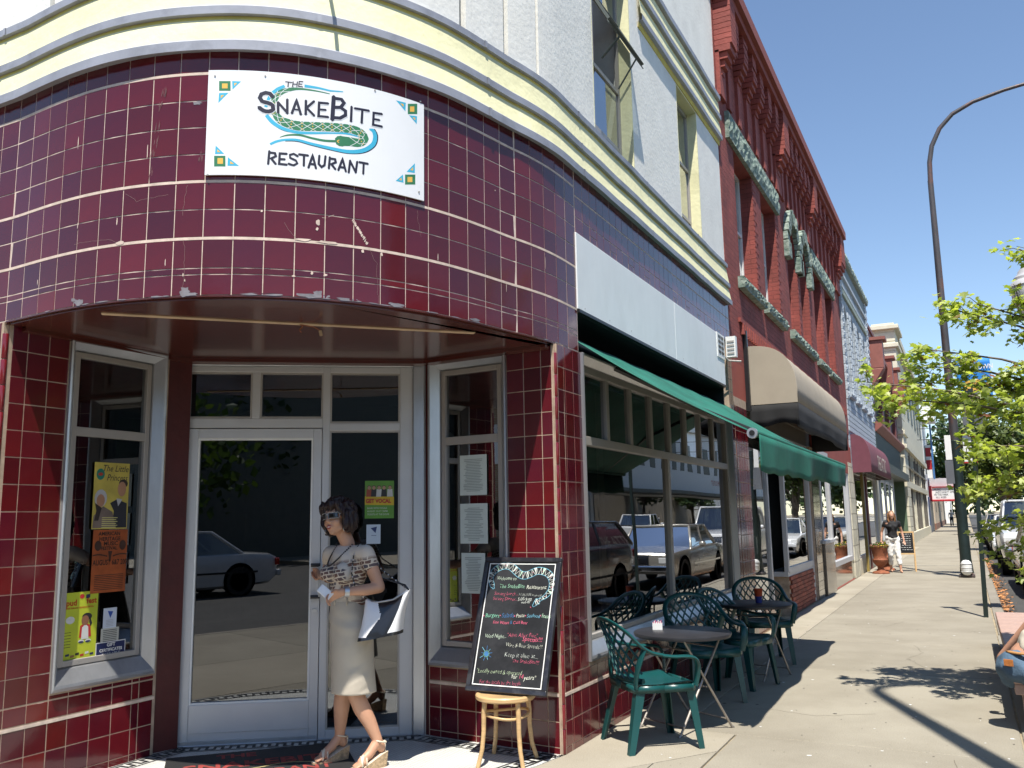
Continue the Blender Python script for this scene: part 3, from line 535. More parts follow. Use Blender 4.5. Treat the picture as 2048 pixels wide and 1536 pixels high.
# open awning sash of the first window
T = Matrix.Translation((-.10, 0, 5.86)) @ Matrix.Rotation(radians(-28), 4, 'Y')
sa = MB()
for a in (6.17, 6.98): sa.box(-.012, .012, a, a + .035, -.49, 0, 0, T)
for z in (-.49, -.03): sa.box(-.012, .012, 6.205, 6.98, z, z + .03, 0, T)
sa.box(-.020, -.012, 6.17, 7.015, -.525, -.49, 0, T)
sw_ = sa.build('open_sash', M['louver'], rest)
MB().quad(T @ Vector((0, 6.2, -.47)), T @ Vector((0, 6.98, -.47)), T @ Vector((0, 6.98, -.02)), T @ Vector((0, 6.2, -.02))).build('pane', M['glass_up'], sw_)
st = MB().tube([(-.1, 6.60, 5.35), (.06, 6.62, 5.52)], .010, 6).tube([(-.1, 7.0, 5.25), (.08, 7.0, 5.50)], .008, 6); st.build('sash_stay', M['louver'], sw_)
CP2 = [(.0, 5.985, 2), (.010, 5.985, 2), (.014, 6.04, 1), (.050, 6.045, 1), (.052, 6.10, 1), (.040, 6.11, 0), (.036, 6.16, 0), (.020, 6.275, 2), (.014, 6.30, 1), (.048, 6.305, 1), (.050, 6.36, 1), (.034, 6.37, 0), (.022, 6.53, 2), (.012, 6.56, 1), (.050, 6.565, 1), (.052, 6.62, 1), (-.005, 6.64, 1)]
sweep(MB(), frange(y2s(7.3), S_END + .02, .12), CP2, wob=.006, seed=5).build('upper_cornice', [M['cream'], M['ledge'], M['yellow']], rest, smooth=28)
cap = MB(); ssr = frange(-6, 0, 1.5) + frange(0, ARC, .1)[1:] + [S_END]
sweep(cap, ssr, [(-.35, 8.2), (.06, 8.2), (.06, 8.32), (-.35, 8.32)], closed=True); cap.build('parapet_coping', M['ledge'], rest)
body = MB().box(-8.4, -1.4, 5.0, 10.3, 4.05, 8.15)
body.build('roof', M['ledge'], rest)

# ---- white panel, black awning pocket, grille box
pb = MB().box(-.15, .022, 5.62, 8.02, 2.93, 3.495).box(-.15, .022, 8.024, 9.95, 2.93, 3.495)
pb.build('signboard_panel', M['panel'], rest, bevel=.003)
pk = MB().box(-.16, .030, 5.63, 9.95, 2.905, 2.928).box(-.40, -.38, 5.62, 9.97, 2.58, 2.90).box(-.40, -.01, 9.95, 9.975, 2.58, 2.90).box(-.40, -.01, 5.60, 5.62, 2.58, 2.90).box(-.40, 0, 5.6, 9.97, 2.900, 2.904)
pk.build('awning_pocket', M['black'], rest)
gr = MB().box(.0, .030, 9.62, 9.95, 3.22, 3.50)
for k in range(2):
    for j in range(4): gr.box(.030, .034, 9.67 + k * .13, 9.67 + k * .13 + .10, 3.27 + j * .058, 3.27 + j * .058 + .030, 1)
gv = gr.build('vent_box', [M['white'], M['black']], rest)
g2 = MB().box(.04, .15, 9.975, 10.06, 3.26, 3.50)
for j in range(4): g2.box(.055, .135, 9.968, 9.975, 3.29 + j * .046, 3.29 + j * .046 + .022, 1)
g2.tube([(.0, 9.92, 3.30), (.06, 9.98, 3.22), (.2, 10.0, 3.20)], .01, 6, 1)
g2.build('bracket_lamp', [M['white'], M['frame']], rest)

bl_ = MB()
for k in range(9): bl_.ell((.0215, 5.75 + k * .5, 2.955 + .01 * (k % 3)), (.003, .007, .006), 6, 4)
bl_.build('panel_screw', M['frame'], rest)
# ---- straight shopfront
bw_ = MB()
bw_.box(-.10, 0.0094, 5.248, 5.66, -.02, 2.614)
MB().box(-.20, 0.0094, 5.66, 10.13, -.02, .498).build('base_wall', M['grout_dk'], rest)
MB().box(-.20, 0.0094, 10.13, 10.34, -.02, 3.49).build('end_pier', M['grout_dk'], rest)
MB().box(-9, -2.43, 3.0206, 3.11, -.02, 2.614).build('side_street_pier', M['grout_dk'], rest)
pier = bw_.build('pier_wall', M['grout_dk'], rest)
RZ = [(2.465 - .153 * i, 2.613 - .153 * i) for i in range(14)] + [(.371, .467), (.196, .344), (.043, .190), (.0, .038)]
def col_tiles(x0, x1, fn, n, single, parent, rows=RZ, zmax=9):
    for a, b in rows:
        if b > zmax: continue
        p = fn((x0 + x1) / 2); TL.put((p[0], p[1], (a + b) / 2), n, abs(x1 - x0) - .004, b - a, single, parent)
for y0, y1 in ((5.262, 5.385), (5.385, 5.52), (5.52, 5.66)): col_tiles(y0, y1, lambda y: (0, y), (1, 0, 0), False, pier)
y = 5.66
while y < 10.1:
    col_tiles(y, y + .149, lambda q: (0, q), (1, 0, 0), False, pier, rows=RZ[14:]); y += .149
for y0 in (10.13, 10.235): col_tiles(y0, y0 + .103, lambda q: (0, q), (1, 0, 0), False, pier, rows=[(3.34, 3.485), (3.19, 3.335), (3.04, 3.185), (2.89, 3.035), (2.74, 2.885)] + [(a + .0, b) for a, b in RZ] )
x = -2.45
while x > -8.5:
    col_tiles(x - .149, x, lambda q: (q, 3.03), (0, -1, 0), False, pier); x -= .149
band = MB().box(.0, .0125, 5.25, 10.34, .347, .366)
band.build('grout_band', M['grout'], pier)
# rounded trim tiles up both jamb edges of the entrance
z = .02; tm = MB()
edge = MB().lathe([(.016, -.073), (.0175, -.070), (.0175, .070), (.016, .073)], n=10).mesh('trim_tile', M['tile_trim'], smooth=40)
for cx, cy_ in ((-.004, 5.248), (-2.433, 3.036)):
    z = .078
    while z < 2.55:
        inst('trim_tile', edge, pier, Matrix.Translation((cx, cy_, z))); z += .150
# storefront frame
def sill_frame(name, T, w, z0, z1, depth, mats, parent):
    """flared silver surround in a wall plane: local x along the wall, local -y outwards"""
    o = .055; mb = MB()
    P = lambda x, y, z: T @ Vector((x, y, z))
    def strip(a, b, c, d, m): mb.quad(P(*a), P(*b), P(*c), P(*d), m)
    X0, X1, ins = 0, w, o
    # outer lip, face, sloping return to the glass frame
    rings = [(0, .006), (0, -.030), (.010, -.034), (.020, -.030), (ins + .012, depth), (ins + .02, depth + .03)]
    for i in range(len(rings) - 1):
        a, ya = rings[i]; b, yb = rings[i + 1]
        k = 1.7
        A = [(X0 + a, ya, z0 + a * k), (X1 - a, ya, z0 + a * k), (X1 - a, ya, z1 - a), (X0 + a, ya, z1 - a)]
        B = [(X0 + b, yb, z0 + b * k), (X1 - b, yb, z0 + b * k), (X1 - b, yb, z1 - b), (X0 + b, yb, z1 - b)]
        for j in range(4): strip(A[j], A[(j + 1) % 4], B[(j + 1) % 4], B[j], 0)
    return mb.build(name, mats, parent)
def bars(mb, T, rects, y0, y1, m=0):
    for x0, x1, z0, z1 in rects: mb.box(x0, x1, y0, y1, z0, z1, m, T)
# frame with local x = +Y world, outward (-y local) = +X world
TS = TR((0, 5.66, 0), (0, 1, 0), (-1, 0, 0), (0, 0, 1))
sf = sill_frame('shopfront_surround', TS, 4.47, .50, 2.62, .02, M['silver'], rest)
wf = MB()
xs = [.09, 4.40]
bars(wf, TS, [(.07, .105, .62, 2.55), (4.365, 4.40, .62, 2.55), (.105, 4.365, 2.50, 2.55), (.105, 4.365, 1.975, 2.04), (.105, 4.365, .62, .655), (2.105, 2.175, .655, 1.975)], .03, .09)
pw_ = (4.365 - .105) / 8
for k in range(1, 8): bars(wf, TS, [(.105 + pw_ * k - .03, .105 + pw_ * k + .03, 2.04, 2.50)], .035, .085)
sfr = wf.build('shopfront_window', M['frame'], rest, bevel=.004)
gl = MB()
for x0, x1, z0, z1 in [(.105, 2.105, .655, 1.975), (2.175, 4.365, .655, 1.975)]: gl = MB().quad(*[TS @ Vector(q) for q in ((x0, .06, z0), (x1, .06, z0), (x1, .06, z1), (x0, .06, z1))]); gl.build('pane', M['glass'], sfr)
for k in range(8):
    x0, x1 = .105 + pw_ * k + .03 * (k > 0), .105 + pw_ * (k + 1) - .03 * (k < 7)
    MB().quad(*[TS @ Vector(q) for q in ((x0, .06, 2.04), (x1, .06, 2.04), (x1, .06, 2.5), (x0, .06, 2.5))]).build('pane', M['glass'], sfr)
dp = MB().box(-.30, -.04, 5.62, 10.14, 2.56, 2.60); dp.build('shopfront_header', M['framedk'], rest)

# ---- entrance recess
K0, W0, A0, B0, W1, K1 = [Vector(p) for p in ((-2.43, 3.05, 0), (-2.455, 4.19, 0), (-2.49, 4.365, 0), (-1.10, 5.36, 0), (-1.06, 5.335, 0), (0, 5.24, 0))]
DT = (Vector((-1.128, 5.34, 0)) - Vector((-2.423, 4.414, 0))).normalized(); DN = Vector((DT.y, -DT.x, 0))
lwT = TR((-2.43, 3.05, 0), (0, 1, 0), (-1, 0, 0), (0, 0, 1))      # left wall: local x = +Y, outward = +X
rd = (K1 - Vector((-1.05, 5.34, 0))).normalized(); rn = Vector((rd.y, -rd.x, 0))
rwT = TR(K1, -rd, -rn, (0, 0, 1))                                   # right wall: local x from the pier leftwards
def wall_with_window(T, w, wx0, wx1, wz0, wz1, name):
    mb = MB()
    for a, b, c, d in ((0, wx0, -.02, 2.62), (wx1, w, -.02, 2.62), (wx0, wx1, -.02, wz0), (wx0, wx1, wz1, 2.62)):
        if b - a > .001 and d - c > .001: mb.box(a, b, -0.0094, .12, c, d, 0, T)
    return mb.build(name, M['grout_dk'], rest)
lw = wall_with_window(lwT, 1.14, .385, 1.115, .51, 2.60, 'recess_wall')
rw = wall_with_window(rwT, 1.055, .38, 1.045, .47, 2.60, 'recess_wall')
def wall_tiles(T, w, cols, wx0, wx1, wz0, parent, single):
    n = -Vector((T[0][1], T[1][1], 0))
    for i in range(len(cols) - 1):
        x0, x1 = cols[i], cols[i + 1]
        for a, b in RZ:
            if x0 > wx0 - .03 and x1 < wx1 + .08 and b > wz0:
                if a > wz0 - .02: continue
                b = wz0 - .004
                if b - a < .02: continue
            c = T @ Vector(((x0 + x1) / 2, 0, (a + b) / 2)); TL.put(c, n, x1 - x0 - .004, b - a, single and a > .0 and TL.n < 299, parent)
wall_tiles(rwT, 1.055, [.02, .103, .24, .378], 9, 9, 0, rw, True)
wall_tiles(lwT, 1.14, [.02, .115, .25, .382], 9, 9, 0, lw, True)
wall_tiles(lwT, 1.14, [.384, .51, .66, .81, .955, 1.01, 1.12], 0, 9, .50, lw, False)
wall_tiles(rwT, 1.055, [.38, .51, .66, .81, .955, 1.05], 0, 9, .46, rw, False)
for T, w, p_ in ((lwT, 1.13, lw), (rwT, 1.05, rw)): MB().box(.02, w, -.0125, 0, .346, .364, 0, T).build('grout_band', M['grout'], p_)
fd = TL.mb.build('tile_field', M['tile'], rest); fd['kind'] = 'stuff'
# narrow windows in the recess walls
def side_window(T, x0, x1, z0, z1, zb, name):
    T2 = T @ Matrix.Translation((x0, 0, 0)); w = x1 - x0
    s = sill_frame('window_surround', T2, w, z0, z1, .025, M['silver'], rest)
    mb = MB(); a, b = .075, w - .075; c, d = z0 + .125, z1 - .075
    bars(mb, T2, [(a, a + .035, c, d), (b - .035, b, c, d), (a + .035, b - .035, d - .035, d), (a + .035, b - .035, c, c + .035), (a + .035, b - .035, zb, zb + .055)], .035, .085)
    f = mb.build(name, M['frame'], rest, bevel=.003)
    for e, g in ((c + .035, zb), (zb + .055, d - .035)):
        MB().quad(*[T2 @ Vector(q) for q in ((a + .035, .06, e), (b - .035, .06, e), (b - .035, .06, g), (a + .035, .06, g))]).build('pane', M['glass'], f)
    return f
side_window(lwT, .385, 1.112, .51, 2.605, 2.01, 'side_window')
side_window(rwT, .378, 1.048, .47, 2.605, 1.99, 'side_window')
# corner posts between walls and doorway
pst = MB().prism([K for K in ((W0.x + .0, W0.y - .01, 0), (W0.x + .004, W0.y + .0, 0), (-2.40, 4.37, 0), (-2.62, 4.50, 0), (-2.62, 4.15, 0))], (0, 0, 2.62))
pst.build('corner_post', M['maroonwood'], rest); pst = MB()
pst.prism([(-1.10, 5.335, 0), (-1.05, 5.332, 0), (-1.05, 5.5, 0), (-1.2, 5.5, 0)], (0, 0, 2.62))
pst.build('corner_post', M['maroonwood'], rest)
# doorway: origin at the hinge-side foot of the door, local x along, -y outward
dT = TR((-2.423, 4.414, 0), DT, -DN, (0, 0, 1))
sj = MB()
bars(sj, dT, [(-.150, -.105, .0, 2.60), (1.54, 1.62, .0, 2.60), (-.105, 1.54, 2.568, 2.60)], -.03, .05)
bars(sj, dT, [(-.158, -.150, .0, 2.61), (1.62, 1.628, 0, 2.61)], -.045, .05)
sj.build('door_surround', M['silver'], rest, bevel=.006)
ff = MB()
bars(ff, dT, [(-.105, -.035, 0, 2.568), (1.445, 1.54, 0, 2.568), (.895, .945, 0, 2.568), (-.035, .895, 2.525, 2.568), (.945, 1.445, 2.525, 2.568), (-.035, .895, 2.125, 2.195), (.945, 1.445, 2.105, 2.160), (.40, .455, 2.195, 2.525), (.945, 1.445, 0.0, .055)], 0, .06)
ent = ff.build('entrance_frame', M['framew'], rest, bevel=.004)
for x0, x1, z0, z1 in ((-.035, .40, 2.195, 2.525), (.455, .895, 2.195, 2.525), (.945, 1.445, 2.16, 2.525), (.945, 1.445, .055, 2.105)):
    MB().quad(*[dT @ Vector(q) for q in ((x0, .03, z0), (x1, .03, z0), (x1, .03, z1), (x0, .03, z1))]).build('pane', M['glass_door'], ent)
    t = .012; q = MB(); bars(q, dT, [(x0, x0 + t, z0, z1), (x1 - t, x1, z0, z1), (x0 + t, x1 - t, z1 - t, z1), (x0 + t, x1 - t, z0, z0 + t)], .006, .03); q.build('glazing_bead', M['frame'], ent)
dr = MB(); bars(dr, dT, [(-.030, .045, .005, 2.12), (.832, .892, .005, 2.12), (.045, .832, 2.05, 2.12), (.045, .832, .005, .26)], -.008, .045)
door = dr.build('door', M['framew'], rest, bevel=.004)
MB().quad(*[dT @ Vector(q) for q in ((.045, .02, .26), (.832, .02, .26), (.832, .02, 2.05), (.045, .02, 2.05))]).build('pane', M['glass_door'], door)
q = MB(); bars(q, dT, [(.045, .057, .26, 2.05), (.820, .832, .26, 2.05), (.057, .820, 2.038, 2.05), (.057, .820, .26, .272)], -.002, .02); q.build('glazing_bead', M['white'], door)
q = MB(); bars(q, dT, [(.03, .85, .075, .078)], -.012, -.008); bars(q, dT, [(-.02, .885, -.0, .028)], -.016, -.008)
q.build('kick_plate', M['silver'], door)
h = MB()
for z in (1.165, .95): h.tube([dT @ Vector(p) for p in ((.835, -.06, z), (.90, -.06, z))], .013, 8, flat=1.0).tube([dT @ Vector(p) for p in ((.862, -.008, z), (.862, -.06, z))], .008, 8)
h.tube([dT @ Vector(p) for p in ((.895, -.06, 1.165), (.895, -.065, .95))], .009, 8, 1)
h.build('door_handle', [M['black'], M['silver']], door, smooth=40)
MB().tube([dT @ Vector((.862, -.008, .85)), dT @ Vector((.862, -.02, .85))], .017, 14).build('lock', M['silver'], door, smooth=40)
for z in (1.92, 1.10, .30):
    MB().tube([dT @ Vector((-.033, -.016, z - .06)), dT @ Vector((-.033, -.016, z + .06))], .009, 8).build('hinge', M['silver'], door, smooth=40)
# soffit of the recess, painted, with a raised moulding along its inner edge and a bare strip
so_ = MB(); rim = [fz(s, -.01, 2.602) for s in frange(0, ARC, .1)]
inner = [Vector((K1.x, K1.y, 2.602)), Vector((W1.x, W1.y, 2.602)), Vector((-1.10, 5.36, 2.602)), Vector((-2.49, 4.365, 2.602)), Vector((W0.x, W0.y, 2.602))]
so_.prism([(-2.45, 3.02, 2.602)] + rim + inner, (0, 0, .012))
so_.build('soffit', M['soffit'], rest)
sm = MB()
pa = [(-2.43, 3.12), (-2.455, 4.19), (-2.40, 4.37), (-1.10, 5.30), (-1.05, 5.32), (-.03, 5.225)]
off = [(.05, .0), (.05, .0), (.035, -.05), (-.01, -.07), (.0, -.06), (0, -.06)]
for k in range(len(pa) - 1):
    a, b = pa[k], pa[k + 1]; a2 = (a[0] + off[k][0], a[1] + off[k][1]); b2 = (b[0] + off[k + 1][0], b[1] + off[k + 1][1])
    sm.prism([(a[0], a[1], 2.572), (b[0], b[1], 2.572), (b2[0], b2[1], 2.580), (a2[0], a2[1], 2.580)], (0, 0, .0215))
sm.build('soffit_moulding', M['soffit'], rest)
a, b = Vector((-1.74, 3.12, 0)), Vector((-.26, 4.62, 0)); t = (b - a).normalized(); nn_ = Vector((t.y, -t.x, 0)) * .022
MB().prism([(a + nn_) + Vector((0, 0, 2.597)), (b + nn_) + Vector((0, 0, 2.597)), (b - nn_) + Vector((0, 0, 2.597)), (a - nn_) + Vector((0, 0, 2.597))], (0, 0, .0045)).build('bare_strip', M['barewood'], rest)
c = (a + b) / 2
wr = MB().tube([(c.x, c.y, 2.597), (c.x + .03, c.y - .01, 2.58), (c.x - .02, c.y + .02, 2.57), (c.x + .01, c.y, 2.55)], .0035, 5)
wr.tube([(c.x, c.y, 2.597), (c.x + .06, c.y + .05, 2.585), (c.x + .10, c.y + .06, 2.56)], .003, 5).tube([(c.x + .10, c.y + .06, 2.56), (c.x + .105, c.y + .065, 2.53)], .009, 6, 1)
wr.build('loose_wiring', [mat('old_orange_wire', (.30, .10, .03), .6), M['barewood']], rest)

op = thing('open_sign', 'small red open sign low inside the storefront window, half behind its frame', 'sign', (0, 0, 0))
text_obj('OPEN', .11, mat('red_open_letters', (.5, .04, .02), .5, emit=((.9, .08, .03), .35)), TR((-.10, 5.69, .985), (0, 1, 0), (0, 0, 1), (1, 0, 0)), op, offset=.002)
MB().box(-.115, -.105, 5.68, 6.02, .95, 1.10).build('backing', M['black'], op)
# ---- interior seen through the glass
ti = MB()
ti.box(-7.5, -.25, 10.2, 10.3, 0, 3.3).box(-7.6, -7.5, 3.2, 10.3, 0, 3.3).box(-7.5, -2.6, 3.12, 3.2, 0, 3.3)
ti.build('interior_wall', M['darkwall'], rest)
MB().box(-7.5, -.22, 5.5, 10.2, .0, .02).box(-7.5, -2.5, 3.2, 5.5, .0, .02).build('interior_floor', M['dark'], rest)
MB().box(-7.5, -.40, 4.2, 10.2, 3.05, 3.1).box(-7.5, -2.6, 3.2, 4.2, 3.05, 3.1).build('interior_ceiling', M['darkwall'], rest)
cu_ = MB().box(-.62, -.60, 5.9, 6.0, .5, 2.6).box(-.62, -.60, 7.5, 7.62, .5, 2.6); cu_.build('interior_post', M['framedk'], rest)
for x, y, z, lb in ((-3.0, 5.6, 2.3, 'pale bowl pendant lamp inside, seen through the tall left side window'), (-2.4, 7.6, 2.3, 'pale bowl pendant lamp hanging inside behind the storefront glass')):
    l = thing('pendant_lamp', lb, 'lamp', (x, y, z), group='pendant lamps inside the restaurant')
    MB().lathe([(.02, .12), (.06, .10), (.17, .02), (.18, 0), (.165, 0), (.05, .08)], n=18).build('lamp_shade', M['lampwhite'], l, smooth=40)
    MB().tube([(0, 0, .12), (0, 0, .74)], .006, 5).build('cord', M['black'], l)
# ------------------------------------------------------------------ ground, road, sidewalk
tag(MB().quad((-1500, -1500, -.20), (1500, -1500, -.20), (1500, 1500, -.20), (-1500, 1500, -.20)).build('ground', mat('dry_earth', (.20, .17, .12), .95, var=.2, scale=.05)), kind='structure')
tag(MB().box(-200, 200, -14, -1.25, -.19, -.13).box(2.5, 200, -1.25, 400, -.19, -.13).box(-200, 200, -400, -14, -.19, -.131).build('road', M['asphalt']), kind='structure')
walk = tag(MB().box(-60, 2.62, 3.0, 400, -.19, -.014).box(-60, 3.3, -1.12, 3.0, -.19, -.014).box(2.62, 3.3, 3.0, 11.3, -.19, -.014).build('sidewalk', M['joint']), kind='structure')
_sm = {}
def slab(x0, x1, y0, y1, m='conc'):
    k = (round(x1 - x0, 3), round(y1 - y0, 3), m); g = .004; w, h = (x1 - x0) / 2 - g, (y1 - y0) / 2 - g; b = .006
    if k not in _sm:
        _sm[k] = MB().add([(-w, -h, -.02), (w, -h, -.02), (w, h, -.02), (-w, h, -.02), (-w, -h, -b), (w, -h, -b), (w, h, -b), (-w, h, -b), (-w + b, -h + b, 0), (w - b, -h + b, 0), (w - b, h - b, 0), (-w + b, h - b, 0)],
                          [(0, 1, 5, 4), (1, 2, 6, 5), (2, 3, 7, 6), (3, 0, 4, 7), (4, 5, 9, 8), (5, 6, 10, 9), (6, 7, 11, 10), (7, 4, 8, 11), (8, 9, 10, 11)]).mesh('slab', M[m])
    return inst('slab', _sm[k], walk, Matrix.Translation(((x0 + x1) / 2, (y0 + y1) / 2, 0)))
ys = [6.18, 9.0, 11.04, 13.45, 16.1, 18.5, 20.9, 23.3, 25.8, 28.3, 30.8, 33.3, 35.8, 38.3, 41.2]
for a, b in zip(ys[:-1], ys[1:]):
    slab(.45, 2.55, a, b, 'conc')
    if a > 8.9: slab(0, .45, a, (a + b) / 2, 'conc2'); slab(0, .45, (a + b) / 2, b, 'conc2')
slab(0, .45, 6.18, 7.6, 'conc2'); slab(0, .45, 7.6, 9.0, 'conc2')
for a, b in ((41.2, 60), (60, 80), (80, 130)): slab(0, 2.55, a, b)
for x0, x1 in ((.85, 2.55), (2.555, 3.28)): slab(x0, x1, 3.7, 6.18)
for a, b in ((6.18, 9.0), (9.0, 10.9)): slab(2.555, 3.28, a, b)
for x0, x1 in ((-9, -6.6), (-6.6, -4.2), (-4.2, -1.8), (-1.8, .6), (.6, 3.28)):
    slab(x0, x1, -1.1, 1.3)
    if x1 < 3 : slab(x0, x1, 1.3, 3.0, 'conc2')
slab(.6, 3.28, 1.3, 3.7)
# pieces round the entrance: pale apron split by a diagonal joint
def pslab(pts, m):
    inst('slab', MB().prism([(x, y, -.02) for x, y in pts], (0, 0, .02)).mesh('slab', M[m]), walk)
arcp = [(fz(s, .0, 0).x + .004, fz(s, .0, 0).y) for s in frange(0, ARC, .15)]
arcp = [fz(s, .006, 0) for s in frange(.0, ARC - .22, .12)]; arcp = [(p.x, p.y) for p in arcp]
pslab([(-2.42, 3.005), (.56, 3.005), (.56, 5.28), (.0, 4.45)] + [p for p in arcp[::-1] if p[1] < 4.35], 'conc')
pslab([(.005, 4.466), (.842, 5.706), (.842, 6.172), (.005, 6.172), (.005, 5.23)] + [p for p in arcp[::-1] if 4.5 < p[1] < 5.2], 'conc2')
pslab([(.568, 3.705), (.842, 3.705), (.842, 5.690), (.568, 5.286)], 'conc')
MB().box(-9, -2.45, 2.99, 3.02, -.1, -.001).build('slab', M['conc2'], walk)
# kerb
kb = bpy.data.objects.new('kerb', None); COL.objects.link(kb); kb['kind'] = 'structure'
def kerb_run(pts, w=.15, name='kerb_stone'):
    for a, b in zip(pts[:-1], pts[1:]):
        a, b = Vector((*a, 0)), Vector((*b, 0)); L_ = (b - a).length; t = (b - a).normalized(); n = Vector((t.y, -t.x, 0)); k = max(1, int(L_ / 2.4)); st = L_ / k
        for i in range(k):
            p = a + t * (st * i + .004); q = a + t * (st * (i + 1) - .004)
            mb = MB(); prof = [(-w, -.19), (0, -.19), (0, -.02), (-.02, .002), (-w, .002)]
            mb.prism([p + n * d + Vector((0, 0, z)) for d, z in prof], q - p); mb.build(name, M['curb'], kb)
kerb_run([(3.42, -.6), (3.42, 11.2), (2.72, 12.2), (2.70, 70)]); kerb_run([(-30, -1.25), (2.8, -1.25), (3.42, -.6)])
MB().prism([(2.555, 10.9, -.05), (3.28, 10.9, -.05), (3.28, 11.2, -.05), (2.59, 12.15, -.05), (2.555, 12.15, -.05)], (0, 0, .048)).build('slab', M['conc'], walk)
# dry leaves in the gutter
lv = MB()
for i in range(1500):
    y = 12.2 + 22 * random.random() ** 1.5; x = 2.73 + abs(random.gauss(0, .10)); s = random.uniform(.018, .04); a = random.uniform(0, 6.3); t = random.uniform(-.5, .5)
    dx, dy = cos(a) * s, sin(a) * s; z = -.128 + random.uniform(.0, .015)
    lv.add([(x - dx, y - dy, z), (x + dy * .6, y - dx * .6, z + s * t), (x + dx, y + dy, z + .004), (x - dy * .6, y + dx * .6, z - s * t * .2 + .004)], [(0, 1, 2, 3)])
tag(lv.build('fallen_leaves', mat('dry_orange_leaves', (.42, .19, .07), .8, var=.3, island=.5)), kind='stuff')
# small litter spots on the walk
lt = MB()
for i in range(330):
    x, y = random.uniform(.3, 2.5), random.uniform(4.2, 17); s = random.uniform(.003, .008) if i < 230 else random.uniform(.008, .018); a = random.uniform(0, 6)
    lt.poly([(x + cos(a + k) * s * random.uniform(.5, 1.2), y + sin(a + k) * s * random.uniform(.5, 1.2), .0015) for k in (0, 1.3, 2.5, 3.8, 5.1)], random.choice((0, 0, 1)))
tag(lt.build('grit', [mat('dark_gum_spots', (.07, .06, .05), .9), M['white']]), kind='stuff')

ckm = MB()
for pts in ([(2.2, 5.3), (2.12, 5.5), (2.2, 5.75), (2.15, 6.1)], [(.55, 6.9), (.9, 7.05), (1.25, 6.95), (1.7, 7.2)], [(1.9, 9.4), (1.7, 9.9), (1.82, 10.4), (1.7, 11.0)], [(.9, 12.2), (1.3, 12.6), (1.5, 13.3)]):
    q_ = []
    for (x0, y0), (x1, y1) in zip(pts[:-1], pts[1:]):
        for k in range(8): t = k / 8; q_.append((x0 + (x1 - x0) * t + random.uniform(-.012, .012), y0 + (y1 - y0) * t + random.uniform(-.012, .012)))
    for (x0, y0), (x1, y1) in zip(q_[:-1], q_[1:]):
        l = math.hypot(x1 - x0, y1 - y0) or 1; a, b = -(y1 - y0) / l * .0016, (x1 - x0) / l * .0016; ckm.quad((x0 - a, y0 - b, .001), (x1 - a, y1 - b, .001), (x1 + a, y1 + b, .001), (x0 + a, y0 + b, .001))
ckm.build('crack', mat('dark_pavement_crack', (.10, .08, .055), .95), walk)['kind'] = 'stuff'
# entrance floor: hexagon mosaic with a key border
def mosaic():
    m, nt, b = _nt('white_hexagon_mosaic'); L = nt.links.new
    g = N(nt, 'ShaderNodeNewGeometry'); v = N(nt, 'ShaderNodeTexVoronoi'); v.feature = 'DISTANCE_TO_EDGE'; v.inputs['Scale'].default_value = 36; v.inputs['Randomness'].default_value = .12
    L(g.outputs['Position'], v.inputs['Vector']); r = N(nt, 'ShaderNodeMapRange'); r.inputs[1].default_value = .02; r.inputs[2].default_value = .07; L(v.outputs[0], r.inputs[0])
    mx = N(nt, 'ShaderNodeMix', data_type='RGBA'); mx.inputs[6].default_value = (.22, .21, .19, 1); mx.inputs[7].default_value = (.62, .62, .58, 1); L(r.outputs[0], mx.inputs[0])
    n = N(nt, 'ShaderNodeTexNoise'); n.inputs['Scale'].default_value = 2.5; n.inputs['Detail'].default_value = 7; L(g.outputs['Position'], n.inputs['Vector'])
    r2 = N(nt, 'ShaderNodeMapRange'); r2.inputs[1].default_value = .3; r2.inputs[2].default_value = .7; r2.inputs[3].default_value = .75; r2.inputs[4].default_value = 1.08; L(n.outputs[0], r2.inputs[0])
    vm = N(nt, 'ShaderNodeVectorMath', operation='SCALE'); L(mx.outputs[2], vm.inputs[0]); L(r2.outputs[0], vm.inputs['Scale']); L(vm.outputs[0], b.inputs['Base Color']); b.inputs['Roughness'].default_value = .5
    bp = N(nt, 'ShaderNodeBump'); bp.inputs['Distance'].default_value = .001; L(r.outputs[0], bp.inputs['Height']); L(bp.outputs[0], b.inputs['Normal']); return m
fl = MB(); arc = [fz(s, 0, -.02) for s in frange(0, ARC - .2, .1)]
fl.prism([Vector((-2.44, 3.03, -.02))] + arc + [Vector((0, 5.23, -.02)), Vector((-1.05, 5.37, -.02)), Vector((-1.12, 5.42, -.02)), Vector((-2.50, 4.44, -.02)), Vector((-2.46, 4.19, -.02))], (0, 0, .0215))
floor = tag(fl.build('entrance_floor', mosaic()), kind='structure')
kd = MB(); kz = .0035
def line2(a, b, w):
    a, b = Vector(a), Vector(b); t = (b - a).normalized(); n = Vector((-t.y, t.x)) * w / 2; e = t * w / 2
    kd.quad(*[(p.x, p.y, kz) for p in (a - e - n, b + e - n, b + e + n, a - e + n)])
def key_border(pts):
    for a, b in zip(pts[:-1], pts[1:]):
        a, b = Vector(a), Vector(b); t = (b - a).normalized(); n = Vector((-t.y, t.x)); L_ = (b - a).length
        line2(a + n * .035, b + n * .035, .016); line2(a + n * .155, b + n * .155, .013)
        k = int(L_ / .095); u = L_ / max(k, 1)
        for i in range(k):
            o = a + t * (u * i); q = [(0, .065), (.5, .065), (.5, .125), (1, .125), (1, .065)]
            if i % 1 == 0:
                for (x0, y0), (x1, y1) in zip(q[:-1], q[1:]): line2(o + t * u * x0 + n * y0, o + t * u * x1 + n * y1, .019)
key_border([(-.02, 5.22), (-1.04, 5.32), (-1.13, 5.33), (-2.42, 4.40), (-2.44, 4.2), (-2.425, 3.05)])
arc2 = [fz(s, -.0, 0) for s in frange(.1, ARC - .25, .24)]; key_border([(p.x, p.y) for p in arc2])
